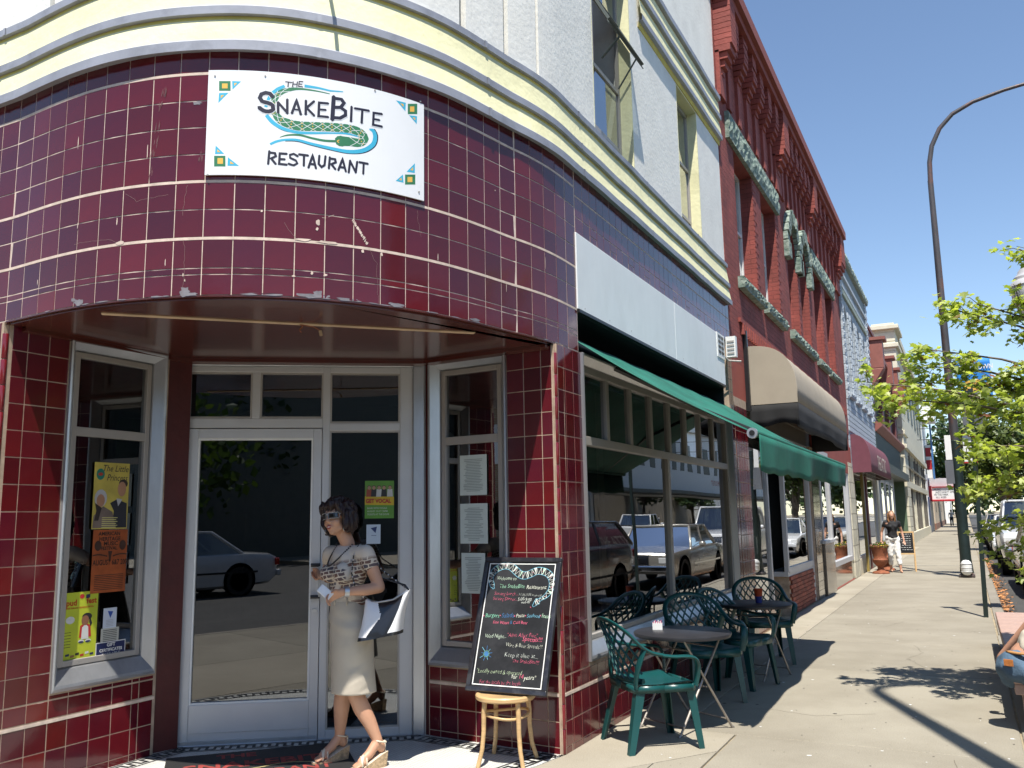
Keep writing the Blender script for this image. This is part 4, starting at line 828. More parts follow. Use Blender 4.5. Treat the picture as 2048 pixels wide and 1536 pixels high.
kd.build('key_border', mat('black_mosaic', (.03, .03, .032), .5, var=.3, scale=60), floor)
# threshold
MB().add([dT @ Vector(p) for p in ((-.15, -.05, 0), (1.62, -.05, 0), (1.62, .06, .012), (-.15, .06, .012))], [(0, 1, 2, 3)]).build('threshold', M['silver'], rest)
# doormat
mp1, mp2, mp3 = Vector((-2.24, 4.14, 0)), Vector((-1.47, 4.93, 0)), Vector((-.93, 4.49, 0)); me_ = (mp2 - mp1).normalized(); mn_ = Vector((me_.y, -me_.x, 0)); ml = (mp2 - mp1).length
mT = TR(mp1 + mn_ * .72, me_, -mn_, (0, 0, 1))
mat_ = thing('doormat', 'black rubber doormat with red restaurant lettering lying inside the entrance', 'doormat', (0, 0, 0))
MB().box(0, ml, 0, .72, .002, .010, 0, mT).build('mat_base', M['blackmat'], mat_, bevel=.004)
redp = mat('faded_red_print', (.26, .035, .03), .8, var=.3, scale=20); yelp = mat('faded_gold_print', (.38, .30, .13), .8, var=.3, scale=20)
text_obj('THE', .13, redp, mT @ Matrix.Translation((.30, .565, .0106)), mat_, offset=.004)
text_obj('SNAKEBITE', .185, redp, mT @ Matrix.Translation((.10, .34, .0106)), mat_, offset=.005)
text_obj('RESTAURANT', .13, redp, mT @ Matrix.Translation((.16, .14, .0106)), mat_, offset=.004)
gl_ = MB()
pts = [(.12 + .9 * k / 24, .30 + .03 * sin(k * .5)) for k in range(25)]
for (x0, y0), (x1, y1) in zip(pts[:-1], pts[1:]): gl_.quad(*[mT @ Vector(q) for q in ((x0, y0 - .008, .0106), (x1, y1 - .008, .0106), (x1, y1 + .008, .0106), (x0, y0 + .008, .0106))])
gl_.build('snake_print', yelp, mat_)

# ------------------------------------------------------------------ restaurant sign, bent round the fascia
sg = thing('restaurant_sign', 'white curved restaurant sign with green snake and black lettering on maroon tiles', 'sign', (0, 0, 0))
S0, S1, SZ0, SZ1 = 1.398, 2.589, 3.262, 3.848
def surf(d): return lambda s, z: fz(s, d, z)
pn = MB(); sweep(pn, frange(S0, S1, .03), [(.020, SZ0), (.029, SZ0), (.029, SZ1), (.020, SZ1)], closed=True)
for s in (S0, S1): pn.quad(fz(s, .020, SZ0), fz(s, .029, SZ0), fz(s, .029, SZ1), fz(s, .020, SZ1))
pn.build('panel', M['signwhite'], sg)
def ribbon(mb, pts, w, d, m, step=.012):
    W = w if isinstance(w, (list, tuple)) else [w] * len(pts); P = [Vector(p) for p in pts]; smooth = len(P) > 5
    q = []; 
    for i in range(len(P) - 1):
        p0, p1, p2, p3 = P[max(i - 1, 0)], P[i], P[i + 1], P[min(i + 2, len(P) - 1)]; k = max(1, int((p2 - p1).length / step))
        for j in range(k):
            t = j / k
            c = .5 * ((2 * p1) + (p2 - p0) * t + (2 * p0 - 5 * p1 + 4 * p2 - p3) * t * t + (3 * p1 - p0 - 3 * p2 + p3) * t ** 3) if smooth else p1.lerp(p2, t)
            q.append((c, W[i] * (1 - t) + W[i + 1] * t))
    q.append((P[-1], W[-1])); L_, R_ = [], []
    for i, (c, ww) in enumerate(q):
        a, b = q[max(i - 1, 0)][0], q[min(i + 1, len(q) - 1)][0]; t = (b - a)
        if t.length < 1e-9: t = Vector((1, 0))
        t.normalize()
        if not smooth and 0 < i < len(q) - 1:
            t1 = (c - a).normalized(); t2 = (b - c).normalized(); cs = max(.45, sqrt(max(0, (1 + t1.dot(t2)) / 2)))
            ww = ww / cs
        n = Vector((-t.y, t.x)) * ww / 2; L_.append(c + n); R_.append(c - n)
    for i in range(len(q) - 1):
        mb.quad(fz(L_[i].x, d, L_[i].y), fz(L_[i + 1].x, d, L_[i + 1].y), fz(R_[i + 1].x, d, R_[i + 1].y), fz(R_[i].x, d, R_[i].y), m)
    return q
layers = {'k': MB(), 'g': MB(), 'c': MB(), 'y': MB(), 'w': MB()}
CM = {'k': M['ink'], 'g': M['sgreen'], 'c': M['scyan'], 'y': M['syellow'], 'w': M['signwhite']}
for col, lay, w, pts in SIGN_STROKES:
    q = ribbon(layers[col], pts, w, .0293 + .0002 * lay, 0)
    if col == 'k' and not isinstance(w, list):       # pointed stroke ends, as painted
        for a, b in ((pts[0], pts[1]), (pts[-1], pts[-2])):
            t = Vector((a[0] - b[0], a[1] - b[1])).normalized(); n = Vector((-t.y, t.x)) * w / 2; a = Vector(a)
            layers['k'].poly([fz(p.x, .0293 + .0002 * lay, p.y) for p in (a + n, a - n, a + t * w * .45)])
    if col == 'k' and not isinstance(w, list) and pts[0][1] > 3.46:       # white outline where letters cross the snake
        ribbon(layers['w'], pts, w + .007, .0293 + .0002 * 3.4, 0)
    if col == 'g' and len(pts) > 8:                   # lattice of scales
        Lq = len(q)
        for i in range(0, Lq - 7, 4):
            for sgn in (1, -1):
                p = []
                for j in (0, 2, 4, 6):
                    c, ww = q[i + j]; nx = q[min(i + j + 1, Lq - 1)][0] - q[max(i + j - 1, 0)][0]; n = Vector((-nx.y, nx.x)).normalized()
                    p.append(c + n * ww * .5 * sgn * (1 - j / 3.0))
                if q[i][1] > .02: ribbon(layers['w'], [tuple(v) for v in p], .0026, .0293 + .0002 * 1.8, 0)
            if q[i + 1][1] > .03:
                c, ww = q[i + 1]; nx = q[i + 2][0] - q[i][0]; n = Vector((-nx.y, nx.x)).normalized()
                for k in (-.3, 0, .3):
                    e = c + n * ww * k; r = ww * .085; layers['y'].poly([fz(e.x + r, .0293 + .0006, e.y), fz(e.x, .0293 + .0006, e.y + r), fz(e.x - r, .0293 + .0006, e.y), fz(e.x, .0293 + .0006, e.y - r)])
for col, lay, pts in SIGN_POLYS: layers[col].poly([fz(s, .0293 + .0002 * lay, z) for s, z in pts])
for k, nm in (('g', 'snake'), ('c', 'cyan_ribbon'), ('w', 'snake_scales'), ('y', 'orange_diamonds'), ('k', 'lettering')): layers[k].build(nm, CM[k], sg)
sw = MB()
for s, z in SIGN_SCREWS: p, n = plan(s, .029); sw.tube([(p.x, p.y, z), (p.x + n.x * .004, p.y + n.y * .004, z)], .005, 7)
sw.build('screw', M['frame'], sg)

# ------------------------------------------------------------------ posters and cards behind the glass
def sheet(name, label, cat, T, x0, x1, z0, z1, y, m, group=None):
    t = thing(name, label, cat, (0, 0, 0), group=group); MB().box(x0, x1, y, y + .0008, z0, z1, 0, T).build('sheet', m, t); return t
def on(T, x, y, z, s=1): return T @ Matrix.Translation((x, y, z)) @ Matrix.Rotation(radians(90), 4, 'X')
PY = .048
def flat(mb, T, pts, y, m=0): mb.poly([T @ Vector((a, y, b)) for a, b in pts], m)
def disc(mb, T, cx, cz, rx, rz, y, m=0, n=14): flat(mb, T, [(cx + rx * cos(2 * pi * k / n), cz + rz * sin(2 * pi * k / n)) for k in range(n)], y, m)
pk_ = lambda c, **k: mat('print_%02x%02x%02x' % tuple(int(255 * min(1, q ** .45)) for q in c), c, .5, **k)
LWO = .0   # local x on the left wall = y - 3.05
p1 = sheet('theatre_poster', 'yellow theatre poster with two figures behind the left window', 'poster', lwT, .645, .905, 1.438, 1.855, PY, pk_((.50, .40, .08), var=.25, scale=5))
text_obj('The Little', .058, M['ink'], on(lwT, .70, PY - .001, 1.80), p1, shear=.3, sx=.85); text_obj('Princess', .058, M['ink'], on(lwT, .735, PY - .001, 1.742), p1, shear=.3, sx=.8)
q = MB(); disc(q, lwT, .69, 1.78, .030, .036, PY - .001, 0); disc(q, lwT, .69, 1.78, .018, .010, PY - .0015, 1)
q.build('badge', [pk_((.02, .18, .13)), pk_((.4, .05, .03))], p1)
q = MB(); disc(q, lwT, .70, 1.63, .045, .055, PY - .0012, 0); disc(q, lwT, .70, 1.615, .030, .040, PY - .0016, 1); flat(q, lwT, [(.66, 1.60), (.672, 1.55), (.66, 1.49), (.69, 1.49), (.71, 1.57)], PY - .0018, 2)
flat(q, lwT, [(.65, 1.445), (.655, 1.52), (.72, 1.58), (.79, 1.545), (.82, 1.445)], PY - .0011, 4); flat(q, lwT, [(.79, 1.445), (.80, 1.55), (.77, 1.60), (.82, 1.625), (.895, 1.60), (.90, 1.445)], PY - .0009, 3)
flat(q, lwT, [(.815, 1.63), (.83, 1.58), (.86, 1.625)], PY - .0013, 0); disc(q, lwT, .853, 1.69, .032, .048, PY - .0014, 1); disc(q, lwT, .862, 1.725, .034, .028, PY - .0012, 2)
for k in range(6): flat(q, lwT, [(.715, 1.51 - k * .012), (.83 - .01 * (k % 2), 1.51 - k * .012), (.83 - .01 * (k % 2), 1.506 - k * .012), (.715, 1.506 - k * .012)], PY - .002, 5)
q.build('figures', [pk_((.42, .42, .44)), pk_((.38, .20, .12)), pk_((.03, .02, .018)), pk_((.02, .02, .028)), pk_((.16, .12, .10), var=.3), pk_((.6, .55, .2))], p1)
p2 = sheet('festival_poster', 'orange festival poster with dark old-style lettering below the theatre poster', 'poster', lwT, .662, .915, 1.045, 1.433, PY + .001, pk_((.33, .075, .018), var=.35, scale=7))
for tx, sz, zz, xx in (('AMERICAN', .032, 1.398, .70), ('HERITAGE', .034, 1.365, .705), ('MUSIC', .036, 1.335, .74), ('FESTIVAL', .030, 1.308, .72), ('AUGUST 6&7 2008', .046, 1.215, .668)): text_obj(tx, sz, pk_((.03, .012, .008)), on(lwT, xx, PY, zz), p2, offset=.001, sx=.72 if sz > .04 else 1)
q = MB(); flat(q, lwT, [(.775, 1.30), (.805, 1.30), (.80, 1.27), (.796, 1.235), (.784, 1.235), (.78, 1.27)], PY, 0)
for s_ in (-1, 1):
    c_ = .79
    for k in range(7):
        a0, a1 = k * .35, (k + 1) * .35; flat(q, lwT, [(c_ + s_ * (.02 + .03 * k / 2), 1.272 + .012 * sin(a0)), (c_ + s_ * (.02 + .03 * (k + 1) / 2), 1.272 + .012 * sin(a1)), (c_ + s_ * (.02 + .03 * (k + 1) / 2), 1.264 + .012 * sin(a1)), (c_ + s_ * (.02 + .03 * k / 2), 1.264 + .012 * sin(a0))], PY, 0)
    disc(q, lwT, c_ + s_ * .09, 1.335, .025, .032, PY, 0)
for k in range(9): flat(q, lwT, [(.685, 1.155 - k * .011), (.895, 1.155 - k * .011), (.895, 1.151 - k * .011), (.685, 1.151 - k * .011)], PY, 0)
q.build('ornament', [pk_((.05, .02, .012))], p2)
p3 = sheet('film_festival_poster', 'lime green film festival poster with a cartoon singer, bottom of left window', 'poster', lwT, .480, .706, .665, 1.062, PY, pk_((.46, .52, .035), var=.08))
text_obj('pud', .048, pk_((.45, .04, .01)), on(lwT, .487, PY - .001, .985), p3, offset=.0015); text_obj('fest', .048, pk_((.45, .04, .01)), on(lwT, .625, PY - .001, .990), p3, offset=.0015)
text_obj('SHORT FILM AND TELEVISION FESTIVAL', .0135, pk_((.45, .04, .01)), on(lwT, .484, PY - .001, .965), p3, offset=.0004, sx=.8)
q = MB(); disc(q, lwT, .592, 1.035, .016, .014, PY - .001, 0); flat(q, lwT, [(.62, 1.02), (.648, 1.024), (.648, 1.045), (.62, 1.042)], PY - .001, 1)
disc(q, lwT, .52, .90, .030, .022, PY - .001, 2); flat(q, lwT, [(.585, .79), (.59, .86), (.62, .875), (.66, .86), (.668, .79)], PY - .001, 0); flat(q, lwT, [(.60, .78), (.603, .85), (.625, .868), (.645, .85), (.65, .78)], PY - .0013, 2)
disc(q, lwT, .622, .89, .026, .030, PY - .0014, 3); disc(q, lwT, .634, .912, .034, .022, PY - .0012, 4); flat(q, lwT, [(.655, .91), (.672, .87), (.66, .85), (.65, .88)], PY - .0012, 4)
for x_ in (.60, .648): disc(q, lwT, x_, .768, .020, .011, PY - .0012, 2); disc(q, lwT, x_, .764, .018, .006, PY - .0014, 1)
for k in range(6): flat(q, lwT, [(.487, .83 - k * .017), (.53, .83 - k * .017), (.53, .827 - k * .017), (.487, .827 - k * .017)], PY - .001, 4)
for k in range(6): flat(q, lwT, [(.50 + k * .033, .69 - .01 * (k % 2)), (.525 + k * .033, .692 - .01 * (k % 2)), (.525 + k * .033, .705 - .01 * (k % 2)), (.50 + k * .033, .703 - .01 * (k % 2))], PY - .001, (1, 3, 4, 0, 2, 1)[k])
q.build('cartoon', [pk_((.45, .03, .03)), pk_((.02, .03, .09)), pk_((.6, .6, .58)), pk_((.25, .11, .06)), pk_((.02, .018, .02))], p3)
p3.location = (-.003, .018, 0)
c1 = sheet('window_card', 'small white card with blue emblem above the gift sign', 'card', lwT, .765, .862, .825, .948, PY, pk_((.55, .60, .70), var=.03))
q = MB(); flat(q, lwT, [(.795, .93), (.835, .925), (.815, .885)], PY - .001, 0)
for k in range(5): flat(q, lwT, [(.785, .875 - k * .009), (.84, .875 - k * .009), (.84, .873 - k * .009), (.785, .873 - k * .009)], PY - .001, 1)
q.build('emblem', [pk_((.03, .08, .35)), pk_((.3, .3, .3))], c1)
c2 = sheet('notice_card', 'small grey printed notice just above the gift certificate sign', 'card', lwT, .754, .885, .735, .826, PY + .001, pk_((.50, .50, .44), var=.04))
q = MB()
for k in range(7): flat(q, lwT, [(.77, .815 - k * .011), (.87, .815 - k * .011), (.87, .810 - k * .011), (.77, .810 - k * .011)], PY, 0)
q.build('print', [pk_((.12, .12, .12))], c2)
g_ = sheet('gift_certificate_sign', 'navy gift certificates sign with white letters in the bottom corner of left window', 'sign', lwT, .722, .938, .643, .744, PY, pk_((.60, .60, .62), var=.02))
MB().box(.728, .932, PY - .0008, PY, .649, .738, 0, lwT).build('panel', pk_((.012, .02, .085), var=.05), g_)
for tx, z_, s_ in (('GIFT', .714, .030), ('CERTIFICATES', .685, .026), ('AVAILABLE', .656, .028)): text_obj(tx, s_, M['white'], on(lwT, .83, PY - .002, z_), g_, align='CENTER', offset=.0006, sx=1.0)
neon = thing('neon_open_sign', 'dim red neon letter with blue stroke glimpsed inside the left window', 'neon sign', (0, 0, 0))
nT = lwT @ Matrix.Translation((.50, .35, 1.60)); MB().tube([nT @ Vector(p) for p in ((0, 0, 0), (0, 0, .06), (.045, 0, 0), (.045, 0, .06))], .006, 6).build('letter', mat('red_neon', (.5, .02, .02), .4, emit=((1, .03, .02), 1.2)), neon)
MB().tube([nT @ Vector(p) for p in ((-.02, 0, .09), (.04, 0, .10), (.09, 0, .12))], .005, 6).build('blue_stroke', mat('blue_neon', (.03, .08, .4), .4, emit=((.05, .15, 1), .8)), neon)
for i, (a, b, c, d) in enumerate([(.59, .82, 1.627, 1.908), (.587, .82, 1.294, 1.569), (.612, .812, .956, 1.23)]):
    # right wall: x measured from the pier leftwards, so mirror it for the text frame
    mn = sheet('menu_page', ['pale menu page, topmost of three taped inside the right window', 'pale menu page, middle of three taped inside the right window', 'pale menu page, lowest of three, behind the chalkboard top'][i], 'menu', rwT, a, b, c, d, PY, M['paper'], group='menu pages in the window')
    q = MB(); r_ = random.Random(i)
    for k in range(int((d - c - .04) / .011)):
        w_ = r_.uniform(.5, .95) * (b - a - .05) / 2; m_ = (a + b) / 2; z_ = d - .03 - k * .011; flat(q, rwT, [(m_ - w_, z_), (m_ + w_, z_), (m_ + w_, z_ - .0035), (m_ - w_, z_ - .0035)], PY - .001, 0)
    q.build('print', [pk_((.22, .26, .25))], mn)
p4 = sheet('concert_poster', 'green and yellow concert poster on the glass right of the door', 'poster', dT, 1.198, 1.404, 1.478, 1.745, .022, pk_((.10, .26, .03), var=.1))
q = MB(); flat(q, dT, [(1.198, 1.575), (1.404, 1.57), (1.404, 1.63), (1.198, 1.635)], .0215, 0); flat(q, dT, [(1.198, 1.635), (1.404, 1.63), (1.404, 1.71), (1.198, 1.715)], .0215, 3)
for k, (x_, cc) in enumerate(((1.215, 1), (1.248, 2), (1.285, 4), (1.32, 2), (1.362, 4))): flat(q, dT, [(x_ - .008, 1.632), (x_ - .004, 1.685), (x_ + .03, 1.685), (x_ + .034, 1.632)], .021 - k * .0002, cc); disc(q, dT, x_ + .013, 1.695, .011, .014, .0195, 5); disc(q, dT, x_ + .013, 1.703, .012, .009, .0197, 2)
q.build('band_photo', [pk_((.55, .38, .02)), pk_((.3, .06, .03)), pk_((.02, .02, .02)), pk_((.12, .22, .04)), pk_((.5, .5, .48)), pk_((.38, .22, .14))], p4)
text_obj('GET VOCAL', .040, pk_((.40, .03, .02)), on(dT, 1.204, .0195, 1.588), p4, offset=.002, sx=.82)
for k, tx in enumerate(('BAND WITH VOCALS', 'AUGUST 15 AT 7:30PM', 'TICKETS AT THE DOOR')): text_obj(tx, .017, pk_((.5, .55, .45)), on(dT, 1.215, .020, 1.545 - k * .022), p4, offset=.0003, sx=.85)
c3 = sheet('door_card', 'small pale blue card with dark emblem beside the door', 'card', dT, 1.211, 1.31, 1.30, 1.435, .022, pk_((.50, .58, .68), var=.03))
q = MB(); flat(q, dT, [(1.24, 1.41), (1.285, 1.42), (1.275, 1.375)], .021, 0); flat(q, dT, [(1.245, 1.36), (1.28, 1.36), (1.28, 1.357), (1.245, 1.357)], .021, 0); q.build('emblem', [pk_((.02, .04, .14))], c3)
# ------------------------------------------------------------------ green awning
aw = thing('green_awning', 'dark green canvas awning drooping from the storefront over the cafe tables', 'awning', (0, 0, 0))
YA, YB = 5.66, 10.14
def aw_pt(u, v):
    y = YA + (YB - YA) * u; x = -.06 + 1.26 * v; z = 2.735 - .765 * v - .035 * sin(pi * v) * (1 + .4 * sin(u * 9)) + .004 * sin(u * 40)
    return (x, y, z)
MB().grid(aw_pt, 60, 10).build('canopy', M['green'], aw, smooth=True, solid=.004)
def val_pt(u, v):
    y = YA + (YB - YA) * u; w = sin(u * 17 + .5) * .5 + sin(u * 7.3) * .5; w2 = sin(u * 31 + 1)
    return (1.225 + v * (.034 * w + .010 * w2 - .02), y + .02 * v * w, 1.965 - (.225 + .020 * w + .008 * sin(u * 50)) * v)
MB().grid(val_pt, 120, 5).build('valance', M['green'], aw, smooth=True, solid=.003)
MB().tube([(1.205, YA - .03, 1.972), (1.205, YB + .02, 1.972)], .022, 12).build('front_bar', M['green'], aw, smooth=40)
MB().tube([(1.19, YA - .05, 1.972), (1.19, YA - .02, 1.972)], .034, 14).tube([(1.19, YA - .055, 1.972), (1.19, YA - .05, 1.972)], .018, 12, 1).build('end_cap', [M['silver'], M['black']], aw, smooth=40)
MB().tube([(-.2, YA + .02, 2.76), (-.2, YB - .2, 2.76)], .045, 12).build('roller', M['black'], aw, smooth=40)
for y, s in ((6.3, 1), (9.5, -1)):
    MB().tube([(-.02, y, 2.62), (.55, y + .42 * s, 2.30)], .018, 6).tube([(.55, y + .42 * s, 2.30), (1.18, y, 1.99)], .015, 6).build('folding_arm', M['black'], aw)

# ------------------------------------------------------------------ resin chairs
def make_chair():
    root = thing('resin_chair', '', 'chair')
    def seat(u, v):
        x = (u - .5) * (.40 + .04 * v); y = -.19 + .41 * v; z = .392 + .010 * v + .022 * (2 * abs(u - .5)) ** 3 - .010 * sin(pi * v)
        if v > .9: z -= .030 * ((v - .9) / .1) ** 2
        return (x, y, z)
    mb = MB().grid(seat, 14, 16); s_ = mb.build('seat', M['resin'], root, smooth=True, solid=.006)
    rim = MB(); loop = [(-.20, -.19), (-.225, 0), (-.235, .19), (-.20, .225), (0, .235), (.20, .225), (.235, .19), (.225, 0), (.20, -.19), (0, -.20)]
    for k in range(len(loop)):
        a, b = loop[k], loop[(k + 1) % len(loop)]; h = .055 if k in (3, 4) else .045
        rim.quad((a[0], a[1], .402), (b[0], b[1], .402), (b[0], b[1], .402 - h), (a[0], a[1], .402 - h))
    rim.build('apron', M['resin'], root, smooth=30, solid=.007)
    for sx in (-1, 1):
        for fy in (1, -1):
            mb = MB(); tx, ty, bx, by = (.205, .215, .228, .262) if fy > 0 else (.195, -.175, .235, -.262); q = []
            for (cx, cy, z, w) in ((tx, ty, .40, .062), ((tx + bx) / 2, (ty + by) / 2, .2, .050), (bx, by, .0, .038)):
                t = .008; X = sx * cx; L_ = [(0, 0), (-w, 0), (-w, -t), (-t, -t), (-t, -w), (0, -w)]
                q.append([(X + sx * a, cy + fy * b, z) for a, b in L_])
            for i in range(2):
                for k in range(6): mb.quad(q[i][k], q[i][(k + 1) % 6], q[i + 1][(k + 1) % 6], q[i + 1][k])
            mb.poly(q[2]); mb.build('leg', M['resin'], root, smooth=30, bevel=.003)
    by_ = lambda x, z: -.185 - .13 * max(0, (z - .40)) / .40 + 1.5 * x * x
    # arch frame of the back, running into the arms
    arch = [(-.262, -.02, .592), (-.262, -.10, .612), (-.255, -.17, .655), (-.232, -.225, .715), (-.175, -.272, .765), (-.09, -.300, .793), (0, -.308, .800)]
    arch = arch + [(-x, y, z) for x, y, z in arch[-2::-1]]
    def cm(p, n=3):
        P = [Vector(q) for q in p]; o = []
        for i in range(len(P) - 1):
            p0, p1, p2, p3 = P[max(i - 1, 0)], P[i], P[i + 1], P[min(i + 2, len(P) - 1)]
            for j in range(n):
                t = j / n; o.append(.5 * ((2 * p1) + (p2 - p0) * t + (2 * p0 - 5 * p1 + 4 * p2 - p3) * t * t + (3 * p1 - p0 - 3 * p2 + p3) * t ** 3))
        return o + [P[-1]]
    A = cm(arch, 3); mb = MB()
    mb.tube(A, .021, 8, flat=.55, upv=(0, 0, 1))
    for sx in (-1, 1): mb.tube(cm([(sx * .250, -.14, .64), (sx * .232, -.175, .54), (sx * .205, -.185, .45), (sx * .195, -.185, .39)], 3), [.03] * 4 + [.028] * 6, 8, flat=.4, upv=(0, 1, 0))
    fr = mb.build('back_frame', M['resin'], root, smooth=50)
    lat = MB()
    def inside(x, z):
        if z < .415 or z > .79: return False
        w = .20 + .04 * (z - .41) / .2 if z < .62 else .235 * sqrt(max(0, 1 - ((z - .62) / .175) ** 2))
        return abs(x) < w
    for sg_ in (1, -1):
        for k in range(-9, 10):
            run = []
            for j in range(0, 60):
                z = .40 + j * .007; x = k * .068 + sg_ * (z - .60) * .72
                x += .012 * sin((z - .6) * 14)
                if inside(x, z): run.append((x, by_(x, z) + .004 * sg_, z))
                elif run:
                    if len(run) > 2: lat.tube(run[::2] + ([run[-1]] if len(run) % 2 == 0 else []), .0078, 4, caps=False)
                    run = []
            if len(run) > 2: lat.tube(run[::2], .0078, 4, caps=False)
    # lower solid medallion
    lt = lat.build('lattice', M['resin'], root, smooth=30)
    MB().tube([(x, by_(x, .425), .425) for x in (-.2, -.1, 0, .1, .2)], .016, 6, flat=1.3).build('lower_rail', M['resin'], root, smooth=40)
    for sx in (-1, 1):
        P = cm([(sx * .262, -.03, .592), (sx * .268, .05, .580), (sx * .268, .13, .578), (sx * .262, .195, .565), (sx * .250, .225, .52), (sx * .236, .225, .45), (sx * .225, .215, .39)], 3)
        MB().tube(P, [.026] * 3 + [.027] * (len(P) - 6) + [.024] * 3, 8, flat=.42, upv=(0, 0, 1) if 0 else None).build('arm', M['resin'], root, smooth=50)
    return root
ch0 = make_chair()
for i, (x, y, fx, fy, lb) in enumerate([(.41, 5.72, .72, .69, 'sunlit green resin chair nearest the chalkboard, turned towards the first cafe table'),
                                    (.36, 7.27, .64, -.76, 'green resin lattice chair in shade just behind the table with the sugar caddy'),
                                    (.47, 7.96, .956, -.29, 'dark green resin chair in shade turned side-on in front of the farther table'),
                                    (.43, 9.31, .43, -.90, 'green resin chair farthest back, facing forward behind the table with the cup')]):
    c = ch0 if i == 0 else copy_tree(ch0); c.location = (x, y, 0); c.rotation_euler = (0, 0, atan2(-fx, fy)); c['label'] = lb; c['group'] = 'green resin chairs at the cafe tables'

# ------------------------------------------------------------------ cafe tables
def make_table():
    root = thing('cafe_table', '', 'table')
    MB().lathe([(0, .652), (.332, .652), (.340, .648), (.342, .640), (.336, .622), (.328, .622), (.326, .634), (0, .634)], n=48).build('tabletop', M['tabletop'], root, smooth=35)
    for s in (-1, 1):
        for t in (-1, 1):
            MB().tube([(s * .19 + .012 * t, -t * .20, .63), (s * .19 + .012 * t, t * .235, .012)], .0085, 7).tube([(s * .19 + .012 * t, t * .235, .012), (s * .19 + .012 * t, t * .255, .0)], .010, 6).build('leg', M['steel'], root, smooth=40)
    for t, z in ((-.215, .06), (.215, .06), (-.14, .55), (.14, .55)): MB().tube([(-.19, t, z), (.19, t, z)], .006, 6).build('stretcher', M['steel'], root, smooth=40)
    MB().tube([(-.2, .01, .30), (.2, .01, .30)], .006, 6).build('pivot_bar', M['steel'], root, smooth=40)
    return root
t0 = make_table(); t0.location = (.49, 6.24, 0); t0.rotation_euler = (0, 0, radians(-28)); t0['label'] = 'round dark folding cafe table nearest, holding a small sugar caddy'; t0['group'] = 'round cafe tables under the awning'
t1 = copy_tree(t0); t1.location = (.53, 8.42, 0); t1.rotation_euler = (0, 0, radians(-15)); t1['label'] = 'round dark folding cafe table farther back, with a red and blue cup on it'
cad = thing('sugar_caddy', 'small white sugar packet caddy on the nearest cafe table', 'caddy', (.30, 6.27, .652), .3)
MB().box(-.035, .035, -.022, -.019, 0, .045).box(-.035, .035, .019, .022, 0, .045).box(-.035, -.032, -.019, .019, 0, .045).box(.032, .035, -.019, .019, 0, .045).box(-.032, .032, -.019, .019, 0, .004).build('holder', M['white'], cad)
for k in range(9): MB().box(-.030 + k * .0068, -.025 + k * .0068, -.016, .016, .005, .052 + .006 * (k % 3)).build('packet', M['white'] if k % 2 else pk_((.5, .08, .2)), cad)
cup = thing('paper_cup', 'red and blue paper cup standing on the farther cafe table', 'cup', (.57, 8.45, .652))
MB().lathe([(0, 0), (.028, 0), (.034, .06)], n=18).build('lower_band', pk_((.03, .04, .22)), cup, smooth=40)
MB().lathe([(.034, .06), (.041, .125), (.042, .128), (.039, .126)], n=18).build('upper_band', pk_((.5, .06, .015)), cup, smooth=40)

# ------------------------------------------------------------------ bentwood stool
stl = thing('bentwood_stool', 'pale bentwood stool holding up the chalkboard by the entrance corner', 'stool', (-.255, 4.95, 0))
MB().lathe([(0, .400), (.150, .400), (.165, .405), (.178, .404), (.184, .396), (.184, .380), (.176, .372), (0, .372)], n=40).build('seat', M['wood'], stl, smooth=35)
for a in (-118, -33, 50, 140):
    ca, sa_ = cos(radians(a)), sin(radians(a))
    MB().tube([(ca * r, sa_ * r, z) for r, z in ((.150, .375), (.158, .30), (.160, .20), (.172, .10), (.205, .0))], [.0155, .015, .014, .0135, .013], 10).build('leg', M['wood'], stl, smooth=50)
MB().tube([(.143 * cos(t), .143 * sin(t), .285 + .010 * sin(2 * t)) for t in [2 * pi * k / 36 for k in range(37)]], .009, 8, caps=False).build('hoop', M['wood'], stl, smooth=True)

# ------------------------------------------------------------------ chalkboard
cbz = Vector((0, .283, .795)).normalized(); cbx = Vector((1, 0.01, 0)).normalized(); cby = -cbx.cross(cbz).normalized()   # -y faces out
cbT = TR((-.505, 4.895, .412), cbx, -cby if (-cby).y > 0 else cby, cbz)
if (cbT.to_3x3() @ Vector((0, 1, 0))).y < 0: cbT = TR((-.505, 4.895, .412), cbx, cbx.cross(cbz) * -1, cbz)
cb = thing('chalkboard', 'black framed chalkboard with coloured chalk menu leaning on the stool', 'chalkboard', (0, 0, 0))
BW_, BH_ = .55, .845
MB().box(.03, BW_ - .03, 0.002, .012, .03, BH_ - .03, 0, cbT).build('slate', M['board'], cb)
for x0, x1, z0, z1 in ((0, BW_, 0, .03), (0, BW_, BH_ - .03, BH_), (0, .03, .03, BH_ - .03), (BW_ - .03, BW_, .03, BH_ - .03)): MB().box(x0, x1, -.010, .020, z0, z1, 0, cbT).build('frame', mat('worn_black_lacquer', (.018, .017, .02), .3, var=.2, dirt=(.2, .2, .2), dirt_scale=14, dirt_amt=.25, coat=.3) if 'worn_black_lacquer' not in bpy.data.materials else bpy.data.materials['worn_black_lacquer'], cb, bevel=.004)
q = MB(); e = .038
for x0, x1, z0, z1 in ((e, BW_ - e, e, e + .006), (e, BW_ - e, BH_ - e - .006, BH_ - e), (e, e + .006, e + .006, BH_ - e - .006), (BW_ - e - .006, BW_ - e, e + .006, BH_ - e - .006)): q.box(x0, x1, .0005, .0018, z0, z1, 0, cbT)
q.build('white_border', M['white'], cb)
chalk = {'w': (.62, .66, .60), 'w1': (.50, .60, .48), 'w2': (.72, .74, .62), 'g': (.22, .55, .38), 'g1': (.28, .52, .36), 'g2': (.50, .72, .52), 'g3': (.55, .68, .45), 'b': (.04, .15, .34), 'c': (.16, .42, .55), 'p': (.72, .13, .22)}
chalk = {k: mat('chalk_' + k, v, .9, var=.35, scale=60) for k, v in chalk.items()}
